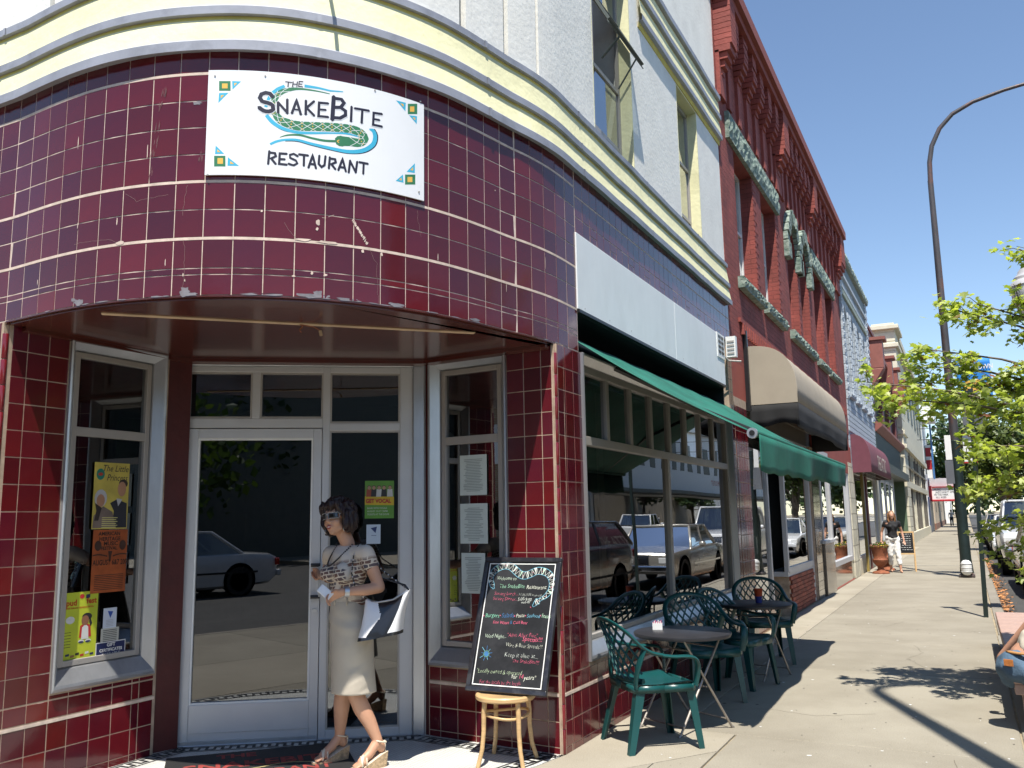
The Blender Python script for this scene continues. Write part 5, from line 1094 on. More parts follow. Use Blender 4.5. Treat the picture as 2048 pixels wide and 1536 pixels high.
rr = random.Random(3)
for tx, x, z, w, c in BOARD_TEXT:
    me = text_mesh(tx, .04, chalk[c], 'chalk_text', offset=-.0010 if len(tx) > 14 else -.0005, shear=.12, space=1.0)
    xs_ = [v.co.x for v in me.vertices]; wd = (max(xs_) - min(xs_)) or 1; k = w / wd
    ky = max(.6, min(k * 1.15, 1.1)) if len(tx) < 20 else k * 1.3
    ph = rr.uniform(0, 6)
    for v in me.vertices:
        v.co.x = (v.co.x - min(0, 0)) * k; v.co.y = v.co.y * ky + .0022 * sin(v.co.x * 75 + ph) + .0008 * sin(v.co.x * 400 + ph)
    inst('chalk_text', me, cb, cbT @ Matrix.Translation((x, .0012, z)) @ Matrix.Rotation(radians(90), 4, 'X') @ Matrix.Rotation(rr.uniform(-.015, .025), 4, 'Z'))
def bflat(mb, pts, m=0, y=.0012): mb.poly([cbT @ Vector((a, y, b)) for a, b in pts], m)
def bline(mb, pts, w, m=0, y=.0012):
    P = [Vector(p) for p in pts]
    for a, b in zip(P[:-1], P[1:]):
        t = (b - a)
        if t.length < 1e-6: continue
        t.normalize(); n = Vector((-t.y, t.x)) * w / 2; bflat(mb, [a - n - t * w * .3, b - n + t * w * .3, b + n + t * w * .3, a + n - t * w * .3], m, y)
sn = MB(); P = [Vector(p) for p in BOARD_SNAKE]; Q = []
for i in range(len(P) - 1):
    p0, p1, p2, p3 = P[max(i - 1, 0)], P[i], P[i + 1], P[min(i + 2, len(P) - 1)]
    for j in range(3):
        t = j / 3; Q.append(.5 * ((2 * p1) + (p2 - p0) * t + (2 * p0 - 5 * p1 + 4 * p2 - p3) * t * t + (3 * p1 - p0 - 3 * p2 + p3) * t ** 3))
Q.append(P[-1]); Lp, Rp = [], []
for i, c in enumerate(Q):
    t = (Q[min(i + 1, len(Q) - 1)] - Q[max(i - 1, 0)]).normalized(); f = i / (len(Q) - 1); w = .010 + .014 * sin(pi * min(1, f * 1.15)) ** .5 if f > .02 else .006
    if f > .93: w = .022 * (1 - (f - .93) / .09)
    n = Vector((-t.y, t.x)); Lp.append(c + n * w); Rp.append(c - n * w)
bline(sn, Lp, .0030, 0); bline(sn, Rp, .0030, 0); bline(sn, [Lp[-1], Rp[-1]], .003, 0); bline(sn, [Lp[0], Rp[0]], .003, 0)
for i in range(2, len(Q) - 4):
    bline(sn, [Lp[i], Rp[i + 1]] if i % 2 else [Rp[i], Lp[i + 1]], .0022, 1)
    if i % 4 == 0: bflat(sn, [Lp[i], Lp[i + 1], (Rp[i] + Rp[i + 1]) / 2], (2, 1, 1)[(i // 4) % 3])
    if i % 5 == 1: c = Q[i]; bflat(sn, [c + Vector((.003, 0)), c + Vector((0, .003)), c + Vector((-.003, 0)), c + Vector((0, -.003))], 3)
for k in (-4, -3): bline(sn, [Lp[k], Rp[k - 1]], .004, 1)
sn.build('chalk_snake', [chalk['c'], chalk['w'], chalk['g2'], chalk['p']], cb)
su = MB(); cx, cz = BOARD_SUN
bflat(su, [(cx + .016 * cos(k * .63) * rr.uniform(.8, 1.1), cz + .016 * sin(k * .63)) for k in range(10)], 0)
for k in range(9): a = k * .7 + .2; r0, r1 = .024, rr.uniform(.036, .052); bline(su, [(cx + cos(a) * r0, cz + sin(a) * r0), (cx + cos(a) * r1, cz + sin(a) * r1)], .0026, k % 2)
for k in range(14): a = k * .45; bline(su, [(cx + cos(a) * .017, cz + sin(a) * .017), (cx + cos(a + .3) * .021, cz + sin(a + .3) * .021)], .002, 2)
for k, (a, b) in enumerate(BOARD_DOTS): bflat(su, [(a + .004, b), (a, b + .004), (a - .004, b), (a, b - .004)], 3)

su.build('chalk_sun', [chalk['b'], chalk['c'], chalk['g'], chalk['p']], cb)
# ------------------------------------------------------------------ red brick building
red = thing('red_brick_building', 'two storey red painted brick building with green stone lintels beside the restaurant', 'building', (0, 0, 0))
def opening_wall(mb, y0, y1, z0, z1, ops, x0=-.30, x1=0.0, m=0, arch=None):
    """wall slab in the facade plane with rectangular openings (ya, yb, za, zb); all columns between ops full height"""
    ops = sorted(ops); c = y0
    for a, b, za, zb in ops:
        mb.box(x0, x1, c, a, z0, z1, m); mb.box(x0, x1, a, b, z0, za, m); mb.box(x0, x1, a, b, zb, z1, m); c = b
    mb.box(x0, x1, c, y1, z0, z1, m)
def window_unit(parent, y0, y1, z0, z1, x=-.16, fm='frame', bars_=(.5,), name='window', glass='glass_up', curtain=None, t=.05):
    w = MB(); w.box(x - .04, x, y0, y0 + t, z0, z1).box(x - .04, x, y1 - t, y1, z0, z1).box(x - .04, x, y0 + t, y1 - t, z0, z0 + t).box(x - .04, x, y0 + t, y1 - t, z1 - t, z1)
    for b in bars_: zz = z0 + (z1 - z0) * b; w.box(x - .04, x - .004, y0 + t, y1 - t, zz - .02, zz + .02)
    o = w.build(name, M[fm], parent); MB().quad((x - .025, y0 + t, z0 + t), (x - .025, y1 - t, z0 + t), (x - .025, y1 - t, z1 - t), (x - .025, y0 + t, z1 - t)).build('pane', M[glass], o)
    MB().box(x - .5, x - .12, y0, y1, z0 if not curtain else z0 + (z1 - z0) * .4, z1).build('curtain', M[curtain or 'dark'], o)
    return o
RY0, RY1 = 10.36, 22.25
wins = [(11.15, 12.25, 4.50, 6.25), (12.85, 13.95, 4.50, 6.25), (17.85, 18.95, 4.46, 6.30), (19.55, 20.65, 4.46, 6.30)]
arcs = [(14.95, 15.85, 4.48, 6.02), (16.20, 17.10, 4.48, 6.02)]
mb = MB(); opening_wall(mb, RY0, RY1, 3.30, 8.1, [(a, b, c, d) for a, b, c, d in wins] + [(a, b, c, d + .45) for a, b, c, d in arcs])
mb.box(-8, -.30, RY0, RY1, 3.3, 7.9)
rwall = mb.build('wall', M['brick'], red)
for a, b, c, d in wins: window_unit(red, a, b, c, d, fm='white', x=-.17)
for a, b, c, d in arcs:
    window_unit(red, a, b, c, d + .45, fm='white', x=-.17)
    cy_, r = (a + b) / 2, (b - a) / 2; sp = MB()      # arch spandrel closing the square head
    for k in range(12):
        t0, t1 = pi * k / 12, pi * (k + 1) / 12; p = lambda t, R: (cy_ + R * cos(t), d + R * sin(t))
        a0, a1 = p(t0, r), p(t1, r); zz = d + .46
        sp.add([(-.28, a0[0], a0[1]), (-.28, a1[0], a1[1]), (-.28, a1[0], zz), (-.28, a0[0], zz), (-.003, a0[0], a0[1]), (-.003, a1[0], a1[1]), (-.003, a1[0], zz), (-.003, a0[0], zz)], [(0, 1, 5, 4), (4, 5, 6, 7)])
    sp.build('arch_spandrel', M['brick'], rwall)
    for k in range(13):                                  # rough stone voussoirs
        t0, t1 = pi * k / 13 + .012, pi * (k + 1) / 13 - .012; R0, R1 = r, r + .24; q = [(cy_ + R * cos(t), d + R * sin(t)) for R, t in ((R0, t0), (R1, t0), (R1, t1), (R0, t1))]
        pr = .07 + random.uniform(0, .03); MB().prism([(-.02, y, z) for y, z in q], (pr + .02, 0, 0)).build('voussoir', M['greenstone'], rwall, bevel=.012)
    for s in (-1, 1): MB().box(-.02, .09, cy_ + s * (r + .12) - .13, cy_ + s * (r + .12) + .13, d - .30, d - .01).build('impost_block', M['greenstone'], rwall, bevel=.015)
def rough_bar(parent, y0, y1, z0, z1, x1=.065, name='lintel', m='greenstone'):
    n = max(6, int((y1 - y0) / .07)); mb = MB(); k_ = 6; rd_ = random.Random(int(y0 * 100)); V = []
    for i in range(n + 1):
        y = y0 + (y1 - y0) * i / n; ring = [(-.02, z0), (x1 * .8, z0)]
        for j in range(1, k_): ring.append((x1 * (.75 + .25 * sin(pi * j / k_)) + rd_.uniform(-.018, .018), z0 + (z1 - z0) * j / k_ + rd_.uniform(-.008, .008)))
        ring += [(x1 * .8, z1), (-.02, z1)]; V += [(x, y, z) for x, z in ring]
    L_ = k_ + 3
    F = [(i * L_ + j, (i + 1) * L_ + j, (i + 1) * L_ + j + 1, i * L_ + j + 1) for i in range(n) for j in range(L_ - 1)] + [tuple(range(L_)), tuple(range(n * L_, (n + 1) * L_))[::-1]]
    return mb.add(V, F).build(name, M[m], parent)
rough_bar(red, 10.75, 14.15, 6.26, 6.62); rough_bar(red, 17.6, 20.95, 6.31, 6.66)
for a, b in ((11.0, 12.42), (12.62, 14.1), (14.75, 16.0), (16.06, 17.3), (17.7, 19.1), (19.35, 20.85)): rough_bar(red, a, b, 4.33, 4.48 if a < 17 else 4.45, .10, 'sill')
# raised brick jamb courses on the far jambs, weathered header ends
jm = MB()
for a, b, c, d in wins + arcs:
    z = c + .02
    while z < d - .05:
        jm.box(-.006, .008, b + .012, b + .012 + (.21 if int(z / .078) % 2 else .10), z, z + .062); z += .078
jm = tag(jm.build('jamb_brick', M['brickp'], rwall), kind='stuff')
# corbel table
cbm = MB(); piers = [(10.42, 10.72), (14.10, 14.55), (17.30, 17.70), (21.5, 22.2)]
def corbel(mb, y, w, zb=7.35):
    mb.box(0, .04, y - w * .32, y + w * .32, 6.72, zb)
    for k, (x, dz) in enumerate(((.06, .07), (.10, .07), (.14, .10))): mb.box(0, x, y - w / 2 + .015 * (2 - k), y + w / 2 - .015 * (2 - k), zb + k * .075, zb + k * .075 + .07)
    z = zb + .23
    while z < 7.98: mb.box(0, .165 + random.uniform(-.008, .008), y - w / 2, y + w / 2, z, z + .064); z += .073
for (a0, a1), (b0, b1) in zip(piers[:-1], piers[1:]):
    n = 6
    for k in range(n):
        c = MB(); corbel(c, a1 + (b0 - a1) * (k + .5) / n, .25); c.build('corbel', M['brickp'], red)
for a, b in piers:
    c = MB(); c.box(0, .05, a, b, 6.70, 7.3)
    for k in range(4): c.box(0, .06 + .045 * k, a + .03 * (3 - k), b - .03 * (3 - k), 7.0 + k * .09, 7.085 + k * .09)
    z = 7.36
    while z < 7.98: c.box(0, .22, a, b, z, z + .066); z += .073
    c.build('parapet_pier', M['brickp'], red)
MB().box(-.02, .21, RY0, RY1, 7.99, 8.10).build('brick_course', M['brickp'], red)
MB().prism([(-.3, RY0, 8.1), (.27, RY0, 8.1), (.27, RY0, 8.28), (.02, RY0, 8.36), (-.3, RY0, 8.36)], (0, RY1 - RY0, 0)).build('coping', M['brickcap'], red)
dn = MB(); y = 11.0
while y < 21.8: dn.box(0, .045, y, y + .05, 3.72, 3.86); y += .115
tag(dn.build('dentil', M['brickp'], red), kind='stuff')
MB().box(0, .03, 10.9, 21.9, 3.865, 3.92).build('string_course', M['brickp'], red)
MB().box(.0, .05, 11.08, 11.14, 2.75, 3.78).build('flashing', M['black'], red)
st_ = MB()
for y in (12.62, 14.45, 16.03, 19.22): st_.box(0, .006, y, y + .05, 3.95, 4.3)
# lower front
MB().box(-.3, .0, RY0, 11.12, 2.86, 3.30).box(-.3, -.02, 11.12, 22.25, 2.95, 3.30).build('painted_fascia', M['salmon'], red)
MB().box(-.32, -.06, 11.1, 22.2, 2.62, 2.95).build('shop_header', M['framedk'], red)
MB().box(-.05, .01, 16.4, 22.2, 2.35, 3.0).build('painted_fascia', M['salmon'], red)
tp = MB().box(-.3, .0068, RY0, 11.02, -.02, 2.86).build('tile_pier', M['grout_dk'], red)
for yy in range(5):
    for z in range(18): p = tile_T((0, RY0 + .07 + yy * .13, .08 + z * .153), (1, 0, 0)); inst('tile', tile_mesh(.122, .146), tp, p)
def shop_frame(parent, rects, x0=-.10, x1=-.04, m='framew', name='window_frame'):
    mb = MB()
    for y0, y1, z0, z1 in rects: mb.box(x0, x1, y0, y1, z0, z1)
    return mb.build(name, M[m], parent)
def pane_x(parent, y0, y1, z0, z1, x=-.07, m='glass', name='pane'): return MB().quad((x, y0, z0), (x, y1, z0), (x, y1, z1), (x, y0, z1)).build(name, M[m], parent)
f = shop_frame(red, [(11.02, 11.09, .25, 2.62), (12.28, 12.36, .0, 2.62), (11.09, 12.28, .25, .33), (11.09, 12.28, 2.55, 2.62)], name='shop_window'); pane_x(f, 11.09, 12.28, .33, 2.55)
MB().box(-.3, -.03, 11.02, 12.36, -.02, .25).build('bulkhead', M['tile'], red)
ws = thing('window_notice', 'blue and yellow notices stuck inside the narrow window beside the tile pier', 'notice', (0, 0, 0))
MB().box(-.078, -.074, 11.3, 11.62, 1.66, 2.20).build('blue_sheet', pk_((.05, .16, .45)), ws); MB().box(-.0735, -.0725, 11.3, 11.62, 1.82, 1.92).build('yellow_stripe', M['syellow'], ws); MB().box(-.078, -.074, 11.66, 11.98, 1.95, 2.40).build('pale_sheet', M['paper'], ws)
gn = thing('garden_figurine', 'small white round ornament on the shop window sill beside the door', 'ornament', (-.16, 11.75, .34)); MB().ell((0, 0, .07), (.07, .07, .075), 12, 8).ell((0, 0, .18), (.05, .05, .055), 12, 8).build('body', M['lampwhite'], gn, smooth=True)
# recessed door
dd = shop_frame(red, [(12.45, 12.53, 0, 2.55), (13.42, 13.50, 0, 2.55), (12.53, 13.42, 2.02, 2.10), (12.53, 13.42, 2.48, 2.55)], -.42, -.34, 'frame', 'door_frame')
d2 = shop_frame(red, [(12.54, 12.64, .01, 2.01), (13.31, 13.41, .01, 2.01), (12.64, 13.31, .01, .22), (12.64, 13.31, 1.90, 2.01)], -.40, -.35, 'framew', 'door'); pane_x(d2, 12.64, 13.31, .22, 1.9, -.375); pane_x(dd, 12.53, 13.42, 2.10, 2.48, -.38)
MB().tube([(-.34, 12.60, .9), (-.29, 12.60, .92), (-.29, 12.60, 1.15), (-.34, 12.60, 1.17)], .012, 6).build('door_handle', M['chrome'], d2)
f = shop_frame(red, [(13.50, 13.60, .62, 2.62), (15.80, 15.95, .0, 2.62), (13.60, 15.80, .60, .68), (13.60, 15.80, 2.55, 2.62)], name='shop_window'); pane_x(f, 13.60, 15.80, .68, 2.55)
MB().box(-.35, -.05, 13.50, 15.95, .55, .62).build('window_sill', M['framew'], red)
bk = MB().box(-.33, -.052, 13.55, 15.78, -.02, .55).build('brick_bulkhead', M['grout_dk'], red)
bme = MB().box(0, .03, 0, .185, 0, .052).mesh('brick', M['brickbrown'])
for r in range(9):
    y = 13.56 - (.1 if r % 2 else 0)
    while y < 15.7:
        if y > 13.5: inst('brick', bme, bk, Matrix.Translation((-.055 + random.uniform(-.002, .002), y, .006 + r * .061)))
        y += .195
# black tiled pier and stone clad box
bp_ = MB().box(-.3, -.0005, 15.95, 16.75, -.02, 2.62).build('black_tile_pier', M['grout_dk'], red); bt = mat('black_glazed_tile', (.010, .009, .012), .12, coat=.5)
_tcache[('bt',)] = MB().box(-.065, .065, -.009, 0, -.072, .072).mesh('tile', bt)
for k in range(6):
    for z in range(17): inst('tile', _tcache[('bt',)], bp_, tile_T((-.0002, 16.02 + k * .133, .08 + z * .15), (1, 0, 0)))
MB().box(-.25, .04, 16.78, 18.0, -.02, .92).build('stone_plinth', mat('brown_polished_stone', (.16, .13, .10), .25, var=.3, scale=4, coat=.3), red, bevel=.01)
MB().box(-.25, .06, 16.74, 18.04, .92, .98).build('plinth_cap', M['framew'], red, bevel=.006)
f = shop_frame(red, [(16.80, 16.92, .98, 2.62), (18.0, 18.08, .98, 2.62), (16.92, 18.0, 2.52, 2.62)], -.06, .02, name='shop_window'); pane_x(f, 16.92, 18.0, .98, 2.52, -.02)
f = shop_frame(red, [(18.15, 18.30, .42, 2.40), (21.2, 21.42, .42, 2.40), (18.30, 21.2, .42, .52), (18.30, 21.2, 2.32, 2.40)], -.10, .0, name='shop_window'); pane_x(f, 18.3, 21.2, .52, 2.32, -.05)
MB().box(-.4, -.15, 18.3, 20.2, .5, 2.3).build('blue_curtain', mat('blue_curtain', (.12, .22, .33), .8, var=.2, aniso=(1, 8, .3)), f)
MB().prism([(-.14, 20.0, .52), (-.14, 21.1, .52), (-.14, 20.9, 1.6)], (.02, 0, 0)).build('white_drape', M['white'], f)
MB().box(-.13, -.10, 18.5, 19.1, .55, 1.0).build('red_placard', M['red'], f)
MB().box(-.3, -.02, 18.1, 21.45, -.02, .42).build('bulkhead', bt, red)
MB().box(-.3, .02, 21.45, 22.2, -.02, 2.62).build('end_pier', M['creamblk'], red)
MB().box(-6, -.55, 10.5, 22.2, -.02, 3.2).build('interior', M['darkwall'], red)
MB().box(-.55, .0, 16.0, 22, .0, .006).build('red_threshold', mat('red_tile_floor', (.28, .07, .05), .7), red)
# tan barrel awning
def barrel_awning(name, label, y0, y1, xo, zt, zb, drop, m, m2, seams=True, text=None):
    a = thing(name, label, 'awning', (0, 0, 0)); K = 14; prof = [(xo * sin(pi / 2 * k / K) ** .8 if k else 0, zb + (zt - zb) * max(0, cos(pi / 2 * k / K)) ** .62) for k in range(K + 1)]
    mb = MB(); n = 24
    mb.grid(lambda u, v: (prof[int(round(v * K))][0] - (.010 * sin(pi * ((u * 9) % 1)) if seams else 0) * sin(pi * v), y0 + (y1 - y0) * u, prof[int(round(v * K))][1]), 72, K)
    mb.build('canopy', M[m], a, smooth=50, solid=.004)
    for y in (y0 + .001, y1 - .001): MB().poly([(0, y, zb)] + [(x, y, z) for x, z in prof]).build('end_panel', M[m], a, solid=.004)
    if drop:
        mb = MB(); rd_ = random.Random(4)
        mb.grid(lambda u, v: (xo + .012 * sin(u * 23) * v - .03 * v, y0 + (y1 - y0) * u, zb - drop * (1 + .06 * sin(u * 9)) * v), 60, 3)
        mb.grid(lambda u, v: (xo * u, y0 + .004 + .012 * sin(u * 14) * v, zb - drop * (.9 + .08 * sin(u * 7)) * v), 20, 3); mb.grid(lambda u, v: (xo * u, y1 - .004, zb - drop * v), 8, 2)
        mb.build('valance', M[m2], a, smooth=True, solid=.003)
    fr = MB()
    for k in range(10): y = y0 + (y1 - y0) * (k + .0) / 9; fr.box(.0, xo - .01, y - .008 if k else y + .01, y + .008 if k < 9 else y - .01, zb + .005, zb + .02)
    for x in (.02, xo * .5, xo - .02): fr.box(x - .008, x + .008, y0 + .02, y1 - .02, zb - .005, zb + .006)
    fr.build('frame_grid', M['framedk'], a); return a
barrel_awning('tan_awning', 'tan barrel awning with black valance on the red brick building', 11.25, 16.3, .60, 3.60, 2.84, .30, 'tan', 'blackcloth')

# ------------------------------------------------------------------ blue-grey building
bl = thing('blue_grey_building', 'pale blue grey painted masonry building with four narrow arched windows', 'building', (0, 0, 0))
BY0, BY1 = 22.30, 29.3
aw_ = [(23.35, .42), (24.85, .42), (26.35, .42), (27.85, .42)]
mb = MB(); opening_wall(mb, BY0, BY1, 2.5, 7.95, [(c - w, c + w, 4.42, 6.75) for c, w in aw_]); mb.box(-8, -.30, BY0, BY1, 2.5, 7.7); bw2 = mb.build('wall', M['blockblue'], bl)
for c, w in aw_:
    window_unit(bl, c - w, c + w, 4.42, 6.75, fm='bluewall', x=-.22); sp = MB(); d = 6.30
    for k in range(10):
        t0, t1 = pi * k / 10, pi * (k + 1) / 10; a0, a1 = (c + w * cos(t0), d + w * sin(t0)), (c + w * cos(t1), d + w * sin(t1))
        sp.add([(-.28, a0[0], a0[1]), (-.28, a1[0], a1[1]), (-.28, a1[0], 6.76), (-.28, a0[0], 6.76), (-.003, a0[0], a0[1]), (-.003, a1[0], a1[1]), (-.003, a1[0], 6.76), (-.003, a0[0], 6.76)], [(0, 1, 5, 4), (4, 5, 6, 7)])
    sp.build('arch_spandrel', M['bluewall'], bw2); rough_bar(bl, c - w - .1, c + w + .1, 4.30, 4.42, .09, 'sill', 'bluewall')
    for s in (-1, 1):
        z = 4.45
        while z < 6.5: MB().box(0, .03 + random.uniform(0, .012), c + s * (w + .12) - .12, c + s * (w + .12) + .12, z, z + .15).build('jamb_block', M['bluewall'], bw2, bevel=.01); z += .168
MB().box(0, .05, BY0 + .2, BY1 - .3, 6.90, 7.02).build('string_course', M['moss'], bl)
MB().box(0, .03, BY0 + .3, BY1 - .5, 7.12, 7.20).build('frieze_moulding', M['bluewall'], bl)
MB().box(0, .06, BY0 + .2, BY1 - .2, 7.42, 7.50).build('cornice_moulding', M['bluewall'], bl)
MB().box(.0, .02, BY0 + .25, BY1 - .6, 7.52, 7.88).build('dark_frieze', M['louver'], bl)
rough_bar(bl, BY0, BY1, 7.94, 8.14, .12, 'coping', 'moss')
for y0, y1 in ((BY0, BY0 + .28), (BY1 - .55, BY1)):
    z = 4.2
    while z < 7.9: rough_bar(bl, y0, y1, z, z + .20, .055, 'quoin', 'bluewall'); z += .215
for k in range(6): MB().box(0, .02, BY0, BY1, 3.42 + k * .13, 3.42 + k * .13 + .11).build('siding_board', M['bluewall'], bl)
MB().box(-.3, 0, BY0, BY0 + .35, -.02, 2.5).build('shop_pier', M['creamblk'], bl); MB().box(-.3, 0, 25.4, 25.7, -.02, 2.5).build('shop_pier', M['plum'], bl); MB().box(-.3, 0, 28.7, BY1, -.02, 2.5).build('shop_pier', M['creamst'], bl)
for a, b in ((22.65, 25.4), (25.7, 28.7)):
    f = shop_frame(bl, [(a, a + .08, .35, 2.5), (b - .08, b, .35, 2.5), (a + .08, b - .08, .35, .42), (a + .08, b - .08, 2.42, 2.5)], name='shop_window'); pane_x(f, a + .08, b - .08, .42, 2.42)
    MB().box(-.3, -.03, a, b, -.02, .35).build('bulkhead', M['creamst'], bl)
MB().box(.0, .06, 24.0, 24.14, 0, 2.5).build('yellow_post', mat('ochre_paint', (.30, .22, .06), .6), bl)
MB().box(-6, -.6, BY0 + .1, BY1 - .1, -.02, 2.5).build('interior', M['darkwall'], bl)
ma = barrel_awning('maroon_awning', 'maroon barrel awning with pale lettering on the blue grey building', 22.5, 28.6, .42, 3.34, 2.42, 0, 'maroon_cloth', 'maroon_cloth', seams=False)
def wall_T(x, y, z): return TR((x, y, z), (0, 1, 0), (0, 0, 1), (1, 0, 0))
text_obj('THE ATTIC', .52, M['cream_cloth'], TR((.432, 24.2, 2.55), (0, 1, 0), (0, 0, 1), (1, 0, 0)), ma, offset=.004)

# ------------------------------------------------------------------ plum building
pl_ = thing('plum_building', 'plum brown building with bracketed parapet and dark louvred upper windows', 'building', (0, 0, 0))
PY0, PY1 = 29.35, 40.6
mb = MB(); opening_wall(mb, PY0, PY1, 4.1, 7.3, [(30.5, 33.3, 4.35, 6.2), (34.0, 36.2, 4.35, 6.4), (37.0, 39.6, 4.35, 6.4)]); mb.box(-8, -.3, PY0, PY1, 4.1, 7.1); mb.build('wall', M['plum'], pl_)
MB().box(-8, .05, PY0, PY1, 7.3, 7.42).build('coping', M['plum'], pl_)
for y in (PY0 + .05, 33.3, 36.2, 39.7):
    MB().box(0, .42, y, y + .55, 5.95, 6.85).prism([(0, y + .0, 5.3), (0, y, 5.95), (.42, y, 5.95)], (0, .55, 0)).build('bracket', M['plumlt'], pl_, bevel=.02)
    MB().box(0, .52, y - .05, y + .65, 6.85, 6.95).build('bracket_cap', M['plumlt'], pl_)
MB().box(0, .28, PY0 + .6, PY1, 6.50, 6.62).build('cornice', M['plumlt'], pl_)
for a, b, c, d in ((30.5, 33.3, 4.35, 6.2), (34.0, 36.2, 4.35, 6.4), (37.0, 39.6, 4.35, 6.4)):
    w = window_unit(pl_, a, b, c, d, fm='louver', bars_=(.33, .66))
    for k in range(6): MB().box(-.155, -.12, a + (b - a) * (k + .5) / 6 - .03, a + (b - a) * (k + .5) / 6 + .03, c, d).build('slat', M['louver'], w)
MB().prism([(0, PY0, 3.98), (.05, PY0, 3.98), (.24, PY0, 4.14), (.24, PY0, 4.22), (0, PY0, 4.30)], (0, PY1 - PY0, 0)).build('shop_cornice', M['plumlt'], pl_)
MB().box(-.3, .02, PY0, PY1, 3.0, 3.98).build('green_signband', mat('dark_green_ribbed_panel', (.045, .065, .055), .6, var=.3, aniso=(1, 12, 1), scale=2), pl_)
MB().box(-.3, .30, PY0 + .1, PY1, 2.72, 3.0).build('flat_canopy', M['louver'], pl_)
MB().box(-.4, -.05, PY0, 36.6, -.02, 2.72).build('shop_wall', mat('grey_white_shop_wall', (.42, .45, .46), .6, var=.2, scale=.8), pl_)
for y in (30.1, 32.0, 34.0): f = shop_frame(pl_, [(y, y + .08, .4, 2.5), (y + 1.5, y + 1.58, .4, 2.5), (y + .08, y + 1.5, .4, .48), (y + .08, y + 1.5, 2.42, 2.5)], -.05, .0, name='shop_window'); pane_x(f, y + .08, y + 1.5, .48, 2.42, -.02)
MB().box(-.5, -.35, 36.6, PY1 - .2, -.02, 2.72).build('green_door_wall', mat('dark_green_door_paint', (.03, .06, .04), .5), pl_)
MB().box(-.5, .10, PY1 - .2, PY1 + .15, -.02, 2.72).build('green_end_wall', mat('mid_green_wall_paint', (.10, .15, .09), .7), pl_)

# ------------------------------------------------------------------ cream building
cr_ = thing('cream_block_building', 'cream block building with tall corner pier and metal framed shop windows', 'building', (0, 0, 0))
CY0, CY1 = 40.8, 68.3
mb = MB(); mb.box(-10, -.06, CY0 + .8, CY1, 4.3, 9.2); mb.build('wall', M['creamst'], cr_)
MB().box(-9, -.75, CY0 + .05, CY0 + .8, .0, 9.25).build('side_wall', M['tanbrick'], cr_)
z = 0; k = 0
while z < 9.3:
    MB().box(-.72, .20, CY0, CY0 + 2.3, z + .012, z + .40).build('pier_block', M['creamst'], cr_, bevel=.01); z += .42
MB().box(-.70, .18, CY0 + .03, CY0 + 2.25, 0, 9.3).build('pier_core', M['creamst'], cr_)
for zz, e in ((4.15, .12), (4.75, .08), (8.55, .12), (9.35, .18)): MB().box(-.8 - e, .20 + e, CY0 - e, CY0 + 2.3 + e, zz, zz + .18).build('pier_cap', M['creamst'], cr_, bevel=.02)
MB().box(-.3, .25, CY0 + 2.4, CY1, 9.2, 9.5).build('cornice', M['creamst'], cr_); MB().box(-.3, .10, CY0 + 2.4, CY1, 4.45, 4.75).build('string_course', M['creamst'], cr_)
for k in range(7):
    y = CY0 + 3.2 + k * 3.45; MB().box(-.10, -.03, y, y + 1.5, 6.4, 8.2).build('window', M['louver'], cr_)
MB().box(-.5, -.15, CY0 + 2.4, CY1, .3, 4.45).build('interior', M['dark'], cr_)
for k in range(9):
    y = CY0 + 2.5 + k * 2.85
    MB().box(-.20, -.02, y, y + .18, 0, 4.45).build('mullion', M['creamst' if k % 3 == 0 else 'framedk'], cr_)
    for z0, z1 in ((2.95, 3.6), (3.68, 4.4), (.55, 2.55)): MB().quad((-.1, y + .18, z0), (-.1, y + 2.85, z0), (-.1, y + 2.85, z1), (-.1, y + .18, z1)).build('pane', M['glass'], cr_)
MB().box(-.15, .06, CY0 + 2.4, CY1, 2.6, 2.9).build('transom_beam', M['creamst'], cr_); MB().box(-.15, .02, CY0 + 2.4, CY1, 3.6, 3.68).build('transom_beam', M['framedk'], cr_)
MB().box(-.4, .04, CY0 + 2.4, CY1, -.02, .5).build('bulkhead', M['creamst'], cr_)

# ------------------------------------------------------------------ theatre block, marquee and farther blocks
th = thing('white_theatre_building', 'white building with overhanging parapet box farther down the street', 'building', (0, 0, 0))
MB().box(-12, -.05, 68.6, 76.5, -.02, 8.2).build('wall', M['white'], th); MB().box(-.05, .80, 69.5, 73, 8.0, 9.2).build('parapet_box', M['white'], th)
MB().box(-.05, .02, 69.2, 76.3, .0, 2.5).build('shopfront', mat('dark_blue_shopfront', (.03, .05, .12), .4), th)
for y in (70, 72.2, 74.4): MB().box(-.05, .0, y, y + 1.3, 4.2, 6.2).build('window', M['louver'], th)
mq = thing('theatre_marquee', 'white theatre marquee with red edge and dark letters over the sidewalk', 'marquee', (0, 0, 0))
MB().box(.0, 2.0, 72.1, 75.2, 2.34, 3.22).build('box', M['white'], mq); MB().box(.0, 2.06, 72.0, 75.3, 2.22, 2.34).build('lower_edge', M['red'], mq); MB().box(.2, 2.06, 72.0, 75.3, 3.22, 3.27).build('upper_edge', M['red'], mq)
MB().box(-.12, .16, 71.95, 75.3, 2.3, 3.35).build('red_panel', M['red'], mq); MB().box(.05, 2.0, 72.4, 75, 3.3, 3.9).build('roof_panel', M['framew'], mq)
for k, tx in enumerate(('MUSIC', 'JAZZ NIGHT OPENS', 'IN THE PARK', 'ALL AGES')): text_obj(tx, .20, M['ink'], TR((.30 + .1 * (k % 2), 72.09, 3.0 - k * .19), (1, 0, 0), (0, 0, 1), (0, -1, 0)), mq, sx=.8)
vs = thing('vertical_sign', 'red white and blue vertical blade sign above the marquee', 'sign', (0, 0, 0))
